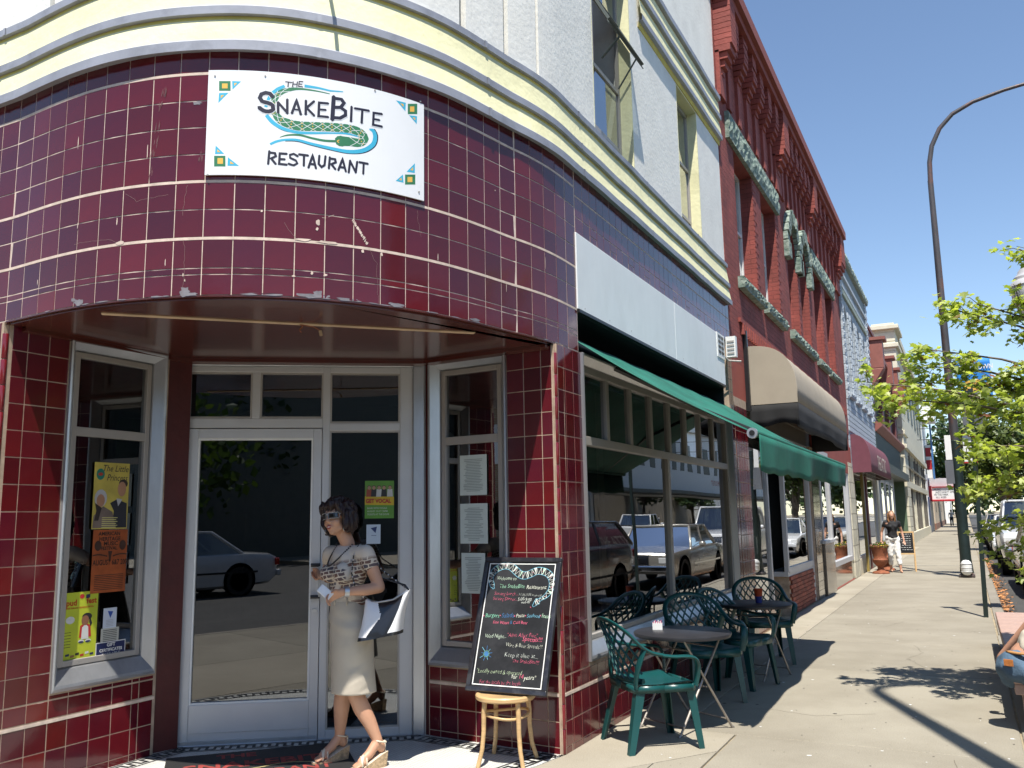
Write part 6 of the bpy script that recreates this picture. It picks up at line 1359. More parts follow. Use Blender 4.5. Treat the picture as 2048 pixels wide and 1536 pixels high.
for z0, z1, m in ((3.9, 4.5, 'white'), (4.5, 5.2, 'red'), (5.2, 5.45, 'white'), (5.45, 6.1, 'red'), (6.1, 6.3, 'white')): MB().box(.0, .35, 71.0, 71.15, z0, z1).build('panel', M[m], vs)
MB().box(.38, .50, 70.9, 71.1, 3.8, 7.8).build('blue_edge', mat('blue_sign_edge', (.05, .15, .35), .5), vs)
tb = thing('tan_stucco_building', 'plain tan stucco building with brown base beyond the marquee', 'building', (0, 0, 0))
MB().box(-12, .0, 80, 118, .5, 5.2).build('wall', mat('tan_stucco', (.48, .40, .30), .85, var=.06), tb); MB().box(-12, .04, 79.9, 118, -.02, .5).build('base', mat('brown_base', (.20, .10, .07), .8), tb)
for y in (84, 92, 100): MB().box(.0, .03, y, y + .3, 1.4, 2.2).build('wall_lamp', M['black'], tb)
ft = thing('white_far_house', 'small white building at the far end of the sidewalk', 'building', (0, 0, 0)); MB().box(-9, .5, 124, 140, -.02, 4.5).build('wall', M['white'], ft); MB().box(.5, .52, 126, 128, 1, 2.5).build('window', M['louver'], ft)
# ------------------------------------------------------------------ trees
def leaf_mat(name, c, c2, trans=.35):
    m, nt, b = _nt(name); L = nt.links.new
    g = N(nt, 'ShaderNodeNewGeometry'); mx = N(nt, 'ShaderNodeMix', data_type='RGBA'); mx.inputs[6].default_value = c4(c); mx.inputs[7].default_value = c4(c2)
    L(g.outputs['Random Per Island'], mx.inputs[0]); L(mx.outputs[2], b.inputs['Base Color']); b.inputs['Roughness'].default_value = .42
    t = N(nt, 'ShaderNodeBsdfTranslucent'); vm = N(nt, 'ShaderNodeVectorMath', operation='MULTIPLY'); L(mx.outputs[2], vm.inputs[0]); vm.inputs[1].default_value = (1.5, 1.6, .5); L(vm.outputs[0], t.inputs[0])
    ms = N(nt, 'ShaderNodeMixShader'); ms.inputs[0].default_value = trans; L(b.outputs[0], ms.inputs[1]); L(t.outputs[0], ms.inputs[2]); L(ms.outputs[0], nt.nodes['Material Output'].inputs[0]); return m
M['maple'] = leaf_mat('maple_leaf_green', (.22, .28, .06), (.52, .56, .20), .42)
M['maple_red'] = leaf_mat('reddish_new_leaf', (.25, .08, .05), (.18, .16, .05), .3)
M['leafdk'] = leaf_mat('dark_tree_leaf', (.025, .055, .016), (.07, .11, .03), .25)
M['leafmid'] = leaf_mat('mid_green_tree_leaf', (.05, .085, .02), (.12, .15, .04), .3)
def maple_leaf(mb, c, d, n, s, m=0):
    """five pointed leaf: c stem end, d direction, n normal"""
    d = d.normalized(); n = (n - d * n.dot(d)).normalized(); w = d.cross(n); fold = .18
    P = [(0, 0), (.18, .30), (.10, .52), (.42, .50), (.52, .95), (.40, .58) , (1.0, 0.0)]
    half = [(0, 0), (.12, .30), (-.02, .50), (.34, .40), (.55, .62), (.60, .22), (1.0, 0)]
    top = [c + d * (a * s) + w * (b * s) + n * (-abs(b) * fold * s) for a, b in half]; bot = [c + d * (a * s) - w * (b * s) + n * (-abs(b) * fold * s) for a, b in half]
    o = len(mb.v); mb.v += [tuple(p) for p in top] + [tuple(p) for p in bot[1:-1]]
    mb.f.append(tuple(o + i for i in range(7))); mb.f.append(tuple([o + 6] + [o + 7 + i for i in range(4, -1, -1)] + [o])); mb.m += [m, m]
def maple_tree():
    rd_ = random.Random(5)
    root = thing('maple_tree', 'young maple tree with bright green leaves overhanging the sidewalk at right', 'tree', (4.15, 7.9, 0))
    O = Vector((4.15, 7.9, 0)); br = MB(); br.tube([(0, 0, -.15), (.02, .02, 1.0), (-.02, .03, 2.0), (.0, 0, 3.0), (.05, .05, 4.2)], [.085, .075, .065, .05, .02], 10)
    lf = MB(); tips = []
    # limbs: (start height, end offset from the root)
    limbs = []
    for i, (x, z) in enumerate(((-2.42, 2.50), (-2.22, 2.34), (-1.97, 2.78), (-1.73, 3.10), (-1.57, 3.14), (-1.27, 3.15), (-1.93, 2.42), (-1.30, 2.45), (-1.80, 1.95), (-1.68, 1.69), (-1.40, 1.95), (-1.58, 1.38), (-1.44, 1.17), (-1.30, 1.35), (-1.25, 1.70), (-1.35, 1.08), (-1.25, 3.50), (-1.2, 2.6), (-1.3, 1.5), (-1.1, 1.2), (-1.15, 2.1), (-2.1, 2.55), (-2.0, 2.66))):
        limbs.append((min(2.3, .9 + z * .38), (x, rd_.uniform(-.55, .25) if i > 1 else -.4, z)))
    limbs += [(2.1, (-.6, -.5, 3.3)), (2.3, (-.3, .5, 3.6)), (2.4, (.4, -.9, 3.7)), (2.0, (1.0, .3, 3.3)), (1.8, (.9, 1.0, 2.9)), (1.7, (1.1, -.8, 2.4)), (2.6, (.1, .3, 4.5)), (1.8, (-.5, 1.2, 2.8)), (1.6, (-.6, .7, 2.0))]
    for h, e in limbs:
        s = Vector((0, 0, h)); e = Vector(e); mid = s.lerp(e, .5) + Vector((rd_.uniform(-.1, .1), rd_.uniform(-.1, .1), rd_.uniform(.02, .18)))
        P = [s, s.lerp(mid, .5) + Vector((0, 0, .03)), mid, mid.lerp(e, .5) + Vector((0, 0, .04)), e]; br.tube(P, [.028, .020, .014, .009, .004], 6)
        for i in range(17 if e.x < -1 else 9):
            f = rd_.uniform(.50, 1.02); k = min(int(f * 4), 3); b = P[k].lerp(P[k + 1], min(1, f * 4 - k)); t = (P[k + 1] - P[k]).normalized()
            dr = (t * .6 + Vector((rd_.uniform(-1, 1), rd_.uniform(-1, 1), rd_.uniform(-.6, .5)))).normalized(); L_ = rd_.uniform(.10, .26); q = b + dr * L_ + Vector((0, 0, -.05))
            br.tube([b, b + dr * L_ * .5, q], [.004, .003, .002], 4, caps=False)
            for j in range(21):
                g = rd_.uniform(.1, 1.1); p = b.lerp(q, g) + Vector((rd_.gauss(0, .035), rd_.gauss(0, .035), rd_.gauss(0, .03)))
                d = Vector((rd_.uniform(-1, 1), rd_.uniform(-1, 1), rd_.uniform(-.9, .15))); nn = Vector((rd_.uniform(-.7, .7), rd_.uniform(-.7, .7), 1))
                maple_leaf(lf, p, d, nn, rd_.uniform(.034, .070), 1 if rd_.random() < .03 else 0)
    tr = br.build('trunk', M['bark'], root, smooth=60); c = lf.build('crown', [M['maple'], M['maple_red']], root); c['kind'] = 'stuff'
    for o in (tr, c): pass
    return root
maple_tree()
def far_tree(name, label, x, y, z0, h, r, m, seed, group=None, n=2600, s=.30, lobes=14, trunk=.18, cat='tree'):
    rd_ = random.Random(seed); root = thing(name, label, cat, (x, y, z0), group=group); br = MB(); br.tube([(0, 0, -.2), (.1, 0, h * .35), (0, .1, h * .7)], [trunk, trunk * .7, trunk * .25], 8); lf = MB(); cs = []
    for i in range(lobes):
        a = rd_.uniform(0, 6.28); q = rd_.uniform(.1, .75) * r; zc = h * rd_.uniform(.38, .88); q *= 1 - .6 * abs(zc / h - .6); cs.append((Vector((cos(a) * q, sin(a) * q, zc)), r * rd_.uniform(.28, .5)))
        br.tube([(0, 0, h * .3), Vector((cos(a) * q * .5, sin(a) * q * .5, zc * .8)), cs[-1][0]], [trunk * .4, trunk * .2, .02], 5)
    for i in range(n):
        c, rr_ = cs[i % lobes]; v = Vector((rd_.gauss(0, 1), rd_.gauss(0, 1), rd_.gauss(0, .8))).normalized() * rr_ * rd_.uniform(.55, 1.08); p = c + v
        u = Vector((rd_.uniform(-1, 1), rd_.uniform(-1, 1), rd_.uniform(-1, 1))).normalized(); w = u.orthogonal().normalized(); ss = s * rd_.uniform(.5, 1.1)
        lf.add([p + u * ss, p + w * ss * .6, p - u * ss * .9, p - w * ss * .6 + Vector((0, 0, -ss * .3))], [(0, 1, 2, 3)])
    br.build('trunk', M['bark'], root, smooth=60); lf.build('crown', M[m], root)['kind'] = 'stuff'; return root
far_tree('street_tree', 'large dark street tree behind the lamp post, beyond the marquee', 2.0, 92, 0, 10.5, 4.2, 'leafdk', 1, n=5200)
far_tree('street_tree', 'lower dark tree over the far sidewalk behind the walking figures', 1.7, 112, 0, 7.0, 3.4, 'leafdk', 2, n=3000)
far_tree('street_tree', 'mid green tree beyond the parked cars at the kerb', 4.6, 62, 0, 6.5, 2.4, 'leafmid', 3, n=3600, s=.22)
far_tree('street_tree', 'bushy kerbside tree half hidden by the maple leaves', 3.6, 37, 0, 5.2, 1.5, 'leafmid', 4, n=3600, s=.13, trunk=.12)
for i, (x, y, h, r) in enumerate(((-30, 210, 14, 12), (0, 230, 13, 13), (26, 220, 15, 13), (55, 240, 14, 14), (90, 230, 15, 15))):
    far_tree('distant_tree', ['distant tree closing the street end, left of centre', 'distant tree at the very end of the street', 'distant tree end of street above the cars', 'distant tree farther right across the street end', 'rightmost distant tree across the street end'][i], x, y, 0, h, r, 'leafdk', 20 + i, group='trees at the end of the street', n=1500, s=1.1)

# ------------------------------------------------------------------ street lamps
def street_lamp(loc, label, base=True):
    t = thing('street_lamp', label, 'street lamp', loc, group='tall curved arm street lamps')
    MB().box(-.16, .16, -.15, .15, 0, .07).box(-.13, .13, -.12, .12, .07, .10).build('base_plate', M['polerust'], t, bevel=.02)
    MB().tube([(0, 0, .10), (0, 0, .42), (0, 0, 3.05), (0, 0, 3.07)], [.145, .118, .112, .09], 14).build('lower_pole', M['pole'], t, smooth=40)
    MB().tube([(0, 0, 3.06), (0, 0, 7.4), (0, 0, 9.3)], [.095, .072, .062], 12).build('upper_pole', M['polerust'], t, smooth=40)
    A = [(0, 0, 9.25), (.02, 0, 9.75), (.10, 0, 10.15), (.30, 0, 10.55), (.60, 0, 10.85), (1.05, 0, 11.05), (1.7, 0, 11.18), (2.6, 0, 11.28), (3.4, 0, 11.3)]
    MB().tube(A, [.060, .058, .056, .053, .050, .046, .042, .038, .036], 10).build('curved_arm', M['polerust'], t, smooth=50)
    MB().tube([(3.3, 0, 11.28), (3.45, 0, 11.28), (4.0, 0, 11.24), (4.1, 0, 11.22)], [.05, .12, .13, .06], 10, flat=.6).build('lamp_head', M['framew'], t, smooth=50)
    return t
L1 = street_lamp((2.24, 22.4, 0), 'tall dark street lamp with curved arm standing on the sidewalk')
L2 = street_lamp((3.30, 3.95, 0), 'near street lamp whose bent shadow falls across the sidewalk'); L2['group'] = 'tall curved arm street lamps'
gs = thing('pole_lantern', 'white ribbed round fitting strapped low on the street lamp pole', 'lantern', (2.24, 22.24, .05)); 
MB().lathe([(0, 0), (.06, .01), (.10, .05), (.112, .12), (.112, .22), (.10, .29), (.06, .33), (0, .34)], n=18).build('globe', M['lampwhite'], gs, smooth=50)
for z in (.08, .165, .25): MB().lathe([(.113, z), (.119, z + .006), (.113, z + .012)], n=18).build('rib', M['framew'], gs)
# flat signs seen from behind on the pole, and the blue banner
def plate(name, label, cat, x0, x1, y, z0, z1, m, edge=None):
    t = thing(name, label, cat, (0, 0, 0)); MB().box(x0, x1, y, y + .01, z0, z1).build('plate', M[m], t, bevel=.004)
    if edge: MB().box(x0 - .03, x1 + .03, y - .004, y - .001, z0 - .03, z0).box(x0 - .03, x1 + .03, y - .004, y - .001, z1, z1 + .03).box(x1, x1 + .03, y - .004, y - .001, z0, z1).build('edge', M[edge], t)
    return t
M['signback'] = mat('grey_sign_back', (.18, .185, .20), .45, metal=.5, var=.08)
s2 = plate('white_banner_sign', 'pale sign with red border partly hidden behind the lamp pole', 'sign', 2.40, 2.64, 22.7, 2.58, 3.22, 'white', 'red')
s3 = plate('grey_cabinet', 'grey and dark box on the left side of the lamp pole', 'sign', 2.03, 2.16, 22.3, 2.62, 3.18, 'white'); MB().box(2.00, 2.17, 22.29, 22.40, 2.08, 2.61).build('lower_box', M['signback'], s3)
bn = thing('blue_banner', 'blue street banner with yellow oval reading historic downtown', 'banner', (0, 0, 0))
MB().grid(lambda u, v: (2.40 + .70 * u, 22.42 + .02 * sin(u * 5) * v, 3.72 + 1.20 * v), 10, 10).build('cloth', mat('bright_blue_banner', (.02, .22, .62), .7, var=.04), bn, smooth=True, solid=.004)
q = MB(); q.poly([(2.75 + .235 * cos(2 * pi * k / 28), 22.395, 4.28 + .16 * sin(2 * pi * k / 28)) for k in range(28)]); q.build('yellow_oval', M['syellow'], bn)
q = MB()
for k in range(7): q.quad((2.56 + k * .055, 22.39, 4.10), (2.60 + k * .055, 22.39, 4.10), (2.60 + k * .055, 22.39, 4.19 + .03 * (k % 3)), (2.56 + k * .055, 22.39, 4.19 + .03 * (k % 3)))
q.build('skyline_print', M['ink'], bn); text_obj('HISTORIC', .095, M['ink'], TR((2.75, 22.388, 4.30), (1, 0, 0), (0, 0, 1), (0, -1, 0)), bn, align='CENTER', offset=.002, sx=.85); text_obj('DOWNTOWN', .15, M['white'], TR((2.76, 22.388, 4.66), (1, 0, 0), (0, 0, 1), (0, -1, 0)), bn, align='CENTER', offset=.003, sx=.8)
MB().tube([(2.26, 22.42, 4.92), (3.14, 22.42, 4.92)], .014, 6).build('banner_rod', M['pole'], bn)
# sign post nearer the camera
sp_ = thing('sign_post', 'slim dark green sign post on the sidewalk before the bench', 'sign post', (2.47, 14.1, 0))
MB().prism([(-.03, -.02, 0), (.03, -.02, 0), (.03, .02, 0), (-.03, .02, 0)], (.07, 0, 3.2)).build('post', M['pole'], sp_, bevel=.006); MB().box(-.06, .20, .024, .034, 2.68, 3.15).build('sign_plate', M['signback'], sp_, bevel=.01)
# acorn lamp at the right edge
ac = thing('acorn_lamp', 'white ribbed acorn globe street lamp at the right edge', 'street lamp', (3.47, 14.0, 0))
MB().tube([(0, 0, -.12), (0, 0, .5), (0, 0, 3.95)], [.12, .07, .055], 12).build('pole', M['pole'], ac, smooth=40); MB().lathe([(.05, 3.92), (.13, 3.98), (.15, 4.05), (.14, 4.08)], n=18).build('collar', M['pole'], ac, smooth=40)
MB().lathe([(.14, 4.08), (.22, 4.18), (.29, 4.40), (.31, 4.55), (.305, 4.58)], n=24).build('globe', M['lampwhite'], ac, smooth=50)
MB().lathe([(.32, 4.57), (.30, 4.62), (.26, 4.66), (.255, 4.70), (.20, 4.76), (.19, 4.80), (.12, 4.88), (.10, 4.95), (.03, 5.00), (.022, 5.06), (.012, 5.16), (0, 5.18)], n=24).build('globe_cap', M['framew'], ac, smooth=35)
# overhead wires across the street
for z, y in ((5.9, 60), (6.6, 60.2)):
    w = thing('overhead_wire', 'upper thin wire crossing the street before the theatre' if z > 6 else 'lower thin wire crossing the street before the theatre', 'wire', (0, 0, 0)); MB().tube([(-.05, y, z), (4, y, z - .12), (9, y, z - .15), (16, y, z)], .02, 4).build('cable', M['black'], w)

# ------------------------------------------------------------------ urns, A-frame board
def urn(loc, label, s=1.0):
    t = thing('flower_urn', label, 'planter', loc, group='rusty flower urns by the wall')
    MB().lathe([(0, 0), (.20, 0), (.20, .025), (.17, .05), (.10, .07), (.07, .12), (.075, .16), (.11, .20), (.165, .27), (.175, .33), (.16, .35), (.15, .37), (.16, .45), (.19, .60), (.215, .66), (.205, .67), (.18, .62), (0, .60)], n=28).build('bowl', M['terracotta'], t, smooth=40)
    rd_ = random.Random(3); q = MB(); f = MB()
    for i in range(420):
        a, r = rd_.uniform(0, 6.28), .21 * sqrt(rd_.random()); p = Vector((cos(a) * r, sin(a) * r, .62 + rd_.uniform(0, .13) * (1 - r / .3))); u = Vector((rd_.uniform(-1, 1), rd_.uniform(-1, 1), rd_.uniform(0, 1))).normalized(); w = u.orthogonal().normalized(); q.add([p, p + (u + w * .4) * .03, p + u * .055, p + (u - w * .4) * .03], [(0, 1, 2, 3)])
        if i % 6 == 0: f.ell(p + Vector((0, 0, .02)), (.012, .012, .009), 6, 4, 0 if cos(a) > -.2 else 1)
    q.build('foliage', M['leafmid'], t)['kind'] = 'stuff'; f.build('blossoms', [mat('yellow_petal', (.75, .55, .03), .6), mat('pink_petal', (.65, .25, .30), .6)], t)['kind'] = 'stuff'; return t
urn((.38, 23.35, 0), 'rusty brown flower urn with yellow blooms, the nearer of two'); urn((.42, 24.7, 0), 'rusty flower urn mostly hidden behind the nearer urn and the woman')
af = thing('sidewalk_board', 'wooden A-frame chalkboard standing on the sidewalk behind the walking woman', 'sandwich board', (.93, 24.35, 0), .1)
for s, ly in ((-1, -.16), (1, .16)):
    T = Matrix.Translation((0, ly, 0)) @ Matrix.Rotation(radians(8) * s, 4, 'X')
    for x in (-.19, .16): MB().box(x, x + .03, -.01, .01, 0, .99, 0, T).build('leg', M['wood'], af)
    for z in (.42, .955): MB().box(-.16, .16, -.01, .01, z, z + .035, 0, T).build('rail', M['wood'], af)
    MB().box(-.16, .16, -.004, .004, .455, .955, 0, T).build('slate', M['board'], af)
    if s < 0:
        q = MB(); r_ = random.Random(9)
        for k in range(9): a = -.13; 
        for k in range(8):
            a = -.13 + r_.uniform(0, .04)
            while a < .11: b = a + r_.uniform(.02, .06); q.box(a, min(b, .13), -.006, -.005, .92 - k * .055, .928 - k * .055, 0, T); a = b + .02
        q.build('chalk_text', M['white'], af)

# ------------------------------------------------------------------ bench
bc = thing('stone_bench', 'pinkish slab bench by the kerb at the right edge', 'bench', (0, 0, 0))
for k in range(13): y = 6.95 + k * .33; MB().box(2.54, 3.06, y, y + .318, .31, .36).build('slat', M['bench'], bc, bevel=.008)
for y in (7.3, 9.0, 10.8): MB().box(2.60, 3.0, y, y + .22, 0, .31).build('support', M['bench'], bc, bevel=.01)
MB().box(2.545, 2.60, 6.96, 11.2, .24, .308).build('side_rail', M['bench'], bc, bevel=.006)

# ------------------------------------------------------------------ cars
def car(name, label, cat, loc, rz, L=4.7, W=1.78, H=1.42, paint='carsilver', kind='sedan', boxy=False, group=None, chrome=True):
    t = thing(name, label, cat, loc, rz, group=group); hw = W / 2
    # nose at -y. side outline stations: y, bottom, shoulder height, half width factor
    if kind == 'sedan':
        st = [(0, .42, .58, .80), (.06, .26, .66, .90), (.25, .20, .72, .96), (.9, .18, .80, 1), (1.35, .18, .86, 1), (2.2, .18, .90, 1), (3.5, .18, .92, 1), (3.9, .20, .93, 1), (4.5, .24, .90, .96), (4.66, .34, .84, .90), (4.7, .45, .70, .85)]
        gh = [(1.30, .86, .86), (1.95, H, .70), (3.15, H - .01, .70), (3.85, .92, .84)] if not boxy else [(1.55, .86, .88), (1.95, H, .76), (3.25, H, .76), (3.65, .93, .86)]
        if boxy: st = [(0, .36, .74, .95), (.03, .28, .78, .97), (.25, .20, .80, .98), (.9, .18, .84, 1), (1.5, .18, .87, 1), (2.2, .18, .90, 1), (3.5, .18, .92, 1), (3.8, .20, .92, 1), (4.5, .22, .88, .98), (4.68, .28, .84, .96), (4.7, .36, .76, .94)]
    elif kind == 'suv':
        st = [(0, .45, .80, .86), (.06, .34, .90, .93), (.3, .28, .98, .97), (1.0, .26, 1.04, 1), (1.4, .26, 1.06, 1), (3.0, .26, 1.08, 1), (4.2, .28, 1.08, 1), (4.6, .34, 1.06, .97), (4.7, .45, .95, .92)]
        gh = [(1.25, 1.05, .88), (1.85, H, .76), (4.15, H, .76), (4.62, 1.07, .88)]
    else:
        st = [(0, .55, .95, .92), (.05, .42, 1.05, .96), (.4, .36, 1.12, 1), (1.3, .36, 1.16, 1), (2.9, .36, 1.18, 1), (4.5, .40, 1.16, 1), (4.66, .44, 1.14, .99), (4.7, .55, 1.10, .98)]
        gh = [(1.25, 1.16, .90), (1.75, H, .78), (2.75, H, .78), (2.95, 1.18, .90)]
    f = L / 4.7; mb = MB(); n = 12; V = []
    for y, zb, zt, wf in st:
        w = hw * wf; r = [(w * .86, zb), (w * .97, zb + .06), (w, zb + (zt - zb) * .35), (w, zb + (zt - zb) * .62), (w * .985, zt - .07), (w * .95, zt - .015), (w * .80, zt + .012), (0, zt + .03)]
        ring = [(x, z) for x, z in r] + [(-x, z) for x, z in r[-2::-1]]; V += [(x, y * f - L / 2, z) for x, z in ring]
    R_ = 15; F = [(i * R_ + j, (i + 1) * R_ + j, (i + 1) * R_ + j + 1, i * R_ + j + 1) for i in range(len(st) - 1) for j in range(R_ - 1)] + [tuple(range(R_)), tuple(range((len(st) - 1) * R_, len(st) * R_))[::-1]]
    body = mb.add(V, F).build('body', M[paint], t, smooth=35)
    g = gh; Y = [a[0] * f - L / 2 for a in g]; cab = MB(); gl_ = MB()
    bx = [hw * a[2] for a in g]; zz = [a[1] for a in g]
    # glasshouse: windscreen, rear glass, side glass and pillars, roof
    wb = hw * .90; A, B, C_, D_ = (Y[0], zz[0], wb), (Y[1], zz[1], bx[1]), (Y[2], zz[2], bx[2]), (Y[3], zz[3], wb)
    e = .0
    gl_.quad((-A[2], A[0], A[1] - .02), (A[2], A[0], A[1] - .02), (B[2], B[0], B[1] - .03), (-B[2], B[0], B[1] - .03)).quad((-D_[2], D_[0], D_[1] - .02), (D_[2], D_[0], D_[1] - .02), (C_[2], C_[0], C_[1] - .03), (-C_[2], C_[0], C_[1] - .03))
    for s in (-1, 1): gl_.quad((s * A[2], A[0], A[1] - .02), (s * D_[2], D_[0], D_[1] - .02), (s * C_[2], C_[0], C_[1] - .03), (s * B[2], B[0], B[1] - .03))
    gl_.build('window_glass', M['carglass'], t)
    cab.prism([(-B[2] - .01, B[0] - .03, B[1] - .035), (B[2] + .01, B[0] - .03, B[1] - .035), (C_[2] + .01, C_[0] + .03, C_[1] - .035), (-C_[2] - .01, C_[0] + .03, C_[1] - .035)], (0, 0, .05))
    for s in (-1, 1):
        for P, Q, w in ((A, B, .035), (D_, C_, .05)): cab.tube([(s * P[2], P[0], P[1] - .02), (s * Q[2], Q[0], Q[1] - .02)], w * .8, 6)
        m_ = .5; cab.tube([(s * (A[2] * .99), (Y[1] + Y[2]) / 2, zz[0] + .0), (s * B[2], (Y[1] + Y[2]) / 2, zz[1] - .02)], .03, 6)
    cab.build('roof', M[paint], t, smooth=40, bevel=.015)
    MB().box(-hw * .8, hw * .8, Y[0] + .3, Y[3] - .2, .35, .80).build('interior', M['dark'], t)
    r = .33 if kind != 'pickup' else .38
    for s in (-1, 1):
        for y in ((.85 * f - L / 2), (3.72 * f - L / 2)):
            w = MB().lathe([(r - .13, -.10), (r - .02, -.105), (r, -.07), (r, .07), (r - .02, .105), (r - .13, .10)], n=24).build('tyre', M['tyre'], t, smooth=40, T=TR((s * (hw - .10), y, r - .0), (0, 1, 0), (0, 0, 1), (1, 0, 0)))
            MB().lathe([(0, .055), (.05, .06), (.06, .04), (r - .16, .05), (r - .13, .095), (r - .125, .0)], n=20).build('rim', M['silver'], w, smooth=40, T=Matrix.Scale(s, 4, (0, 0, 1)) if s < 0 else None)
            MB().lathe([(0, 0), (r + .05, 0)], n=20).build('wheel_arch', M['blackmat'], t, T=TR((s * (hw + .001), y, r + .02), (0, 1, 0), (0, 0, 1), (1, 0, 0)))
    zf = {'sedan': .62, 'suv': .78, 'pickup': .90}[kind] + (.03 if boxy else 0)
    for s in (-1, 1):
        MB().box(s * hw * .80 - .14, s * hw * .80 + .12, -L / 2 - .005, -L / 2 + .10, zf - .08, zf + .06).build('headlight', M['lampwhite'], t, bevel=.02)
        MB().box(s * hw * .82 - .15, s * hw * .82 + .10, L / 2 - .08, L / 2 + .01, zf + .02, zf + .18).build('tail_light', M['taillight'], t, bevel=.02)
        MB().ell((s * (hw + .10), Y[0] + .35, zz[0] + .08), (.09, .05, .065), 10, 8).build('wing_mirror', M[paint], t, smooth=True)
    q = MB()
    for k in range(7): q.box(-.38, .38, -L / 2 - .02, -L / 2 + .05, zf - .09 + k * .026, zf - .078 + k * .026)
    q.box(-.40, .40, -L / 2 - .01, -L / 2 + .05, zf + .085, zf + .10); q.build('grille', M['chrome'], t)
    for y0, y1 in ((-L / 2 - .10, -L / 2 + .02), (L / 2 - .02, L / 2 + .08)): MB().box(-hw * .95, hw * .95, y0, y1, .40 if kind != 'pickup' else .5, .54 if kind != 'pickup' else .68).build('bumper', M['chrome' if (boxy or kind == 'pickup') else paint], t, bevel=.03)
    MB().box(-.26, .26, L / 2 + .01, L / 2 + .02, .62, .74).build('number_plate', M['white'], t)
    for s in (-1, 1): q = MB().box(s * (hw + .001), s * (hw + .012), Y[0] - .1, Y[3] + .3, .50, .54); q.build('side_trim', M['blackmat' if not boxy else 'chrome'], t)
    if kind == 'pickup': MB().box(-hw * .86, hw * .86, Y[3] + .12, L / 2 - .08, 1.12, 1.215).build('truck_bed', M['blackmat'], t)
    return t
car('parked_car', 'dark blue suv mirrored in the storefront glass, nearest parked car', 'car', (4.38, 14.6, -.13), 0, 4.8, 1.8, 1.50, 'carblue', 'suv')
car('parked_car', 'boxy silver beige old sedan with chrome bumper parked at the kerb', 'car', (4.10, 20.9, -.13), 0, 4.9, 1.85, 1.38, 'carsilver', 'sedan', boxy=True)
car('parked_truck', 'white pickup truck parked behind the silver sedan', 'truck', (4.0, 27.3, -.13), 0, 5.4, 1.95, 1.85, 'carwhite', 'pickup')
car('parked_car', 'white sedan parked at the kerb beyond the pickup truck', 'car', (3.85, 35.5, -.13), 0, 4.7, 1.75, 1.42, 'carwhite')
car('parked_car', 'dark sedan parked at the kerb, third row beyond the lamp', 'car', (3.85, 42.5, -.13), 0, 4.7, 1.75, 1.42, 'carblue')
car('parked_car', 'silver sedan parked at the kerb, farthest in the row', 'car', (3.85, 49.5, -.13), 0, 4.7, 1.75, 1.42, 'carsilver')
car('parked_car', 'white sedan mirrored in the entrance door glass', 'car', (2.95, -9.0, -.13), radians(-90), 4.7, 1.75, 1.42, 'carwhite')
for i, (y, p, k) in enumerate(((15, 'carblue', 'suv'), (23, 'carwhite', 'sedan'), (31, 'carsilver', 'suv'), (40, 'carwhite', 'pickup'))): car('parked_car' if k != 'pickup' else 'parked_truck', ['dark suv across the street mirrored in the shop glass', 'white sedan across the street mirrored in the shop glass', 'silver suv across the street mirrored in the shop glass', 'white pickup across the street mirrored in the shop glass'][i], 'car' if k != 'pickup' else 'truck', (11.4, y, -.13), pi, 4.6, 1.8, 1.45 if k == 'sedan' else 1.7, p, k)

# ------------------------------------------------------------------ the other side of the streets (seen mirrored in glass and tiles)
tag(MB().box(12.6, 60, -1, 300, -.19, .0).box(12.6, 60, -60, -14, -.19, .0).box(-60, 2.6, -60, -14, -.19, .0).build('far_sidewalk', M['conc2']), kind='structure')
def far_block(label, x, y0, y1, h, wall, seed, mark=None, band=None, nrow=1):
    t = thing('storefront_building', label, 'building', (0, 0, 0)); MB().box(x, x + 14, y0, y1, 0, h).build('wall', M[wall], t)
    MB().box(x - .25, x + .0, y0, y1, h - .35, h + .05).build('cornice', M['framew' if wall != 'white' else 'frame'], t); MB().box(x - .05, x, y0 + .4, y1 - .4, .3, 2.7).build('shop_glass', M['glass'], t); MB().box(x - 1.6, x, y0 + .2, y1 - .2, 2.85, 3.05).build('canopy', M['louver'], t)
    w = 1.1; y = y0 + 1
    while y < y1 - 1.5: MB().box(x - .03, x, y, y + w, h * .58, h * .83).build('window', M['louver'], t); y += 2.3
    if mark: text_obj(mark, .55, M['red'], TR((x - .02, (y0 + y1) / 2 + 3, h * .48), (0, -1, 0), (0, 0, 1), (-1, 0, 0)), t)
    return t
far_block('tan brick storefront block across the street, mirrored in the glass', 15.5, 4, 24, 7.0, 'tanbrick', 1)
far_block('grey stone storefront block across the street, mirrored in the glass', 15.5, 24.2, 44, 6.4, 'panel', 2)
far_block('long white storefront block across the street, mirrored in the glass', 15.5, 44.2, 96, 8.0, 'white', 3, mark='PRIME OUTLET')
sb = thing('corner_block', 'dark brick block across the intersection, mirrored in the door glass', 'building', (0, 0, 0)); MB().box(-30, 1, -34, -20, 0, 7.5).build('wall', M['tanbrick'], sb)
for k in range(9): MB().box(-28 + k * 3.2, -26.6 + k * 3.2, -20, -19.95, 3.9, 5.6).build('window', M['panel'], sb)
sb2 = thing('corner_block', 'dark grey block beyond the white sedan, mirrored in the door glass', 'building', (0, 0, 0)); MB().box(9, 34, -44, -24, 0, 8).build('wall', M['louver'], sb2)
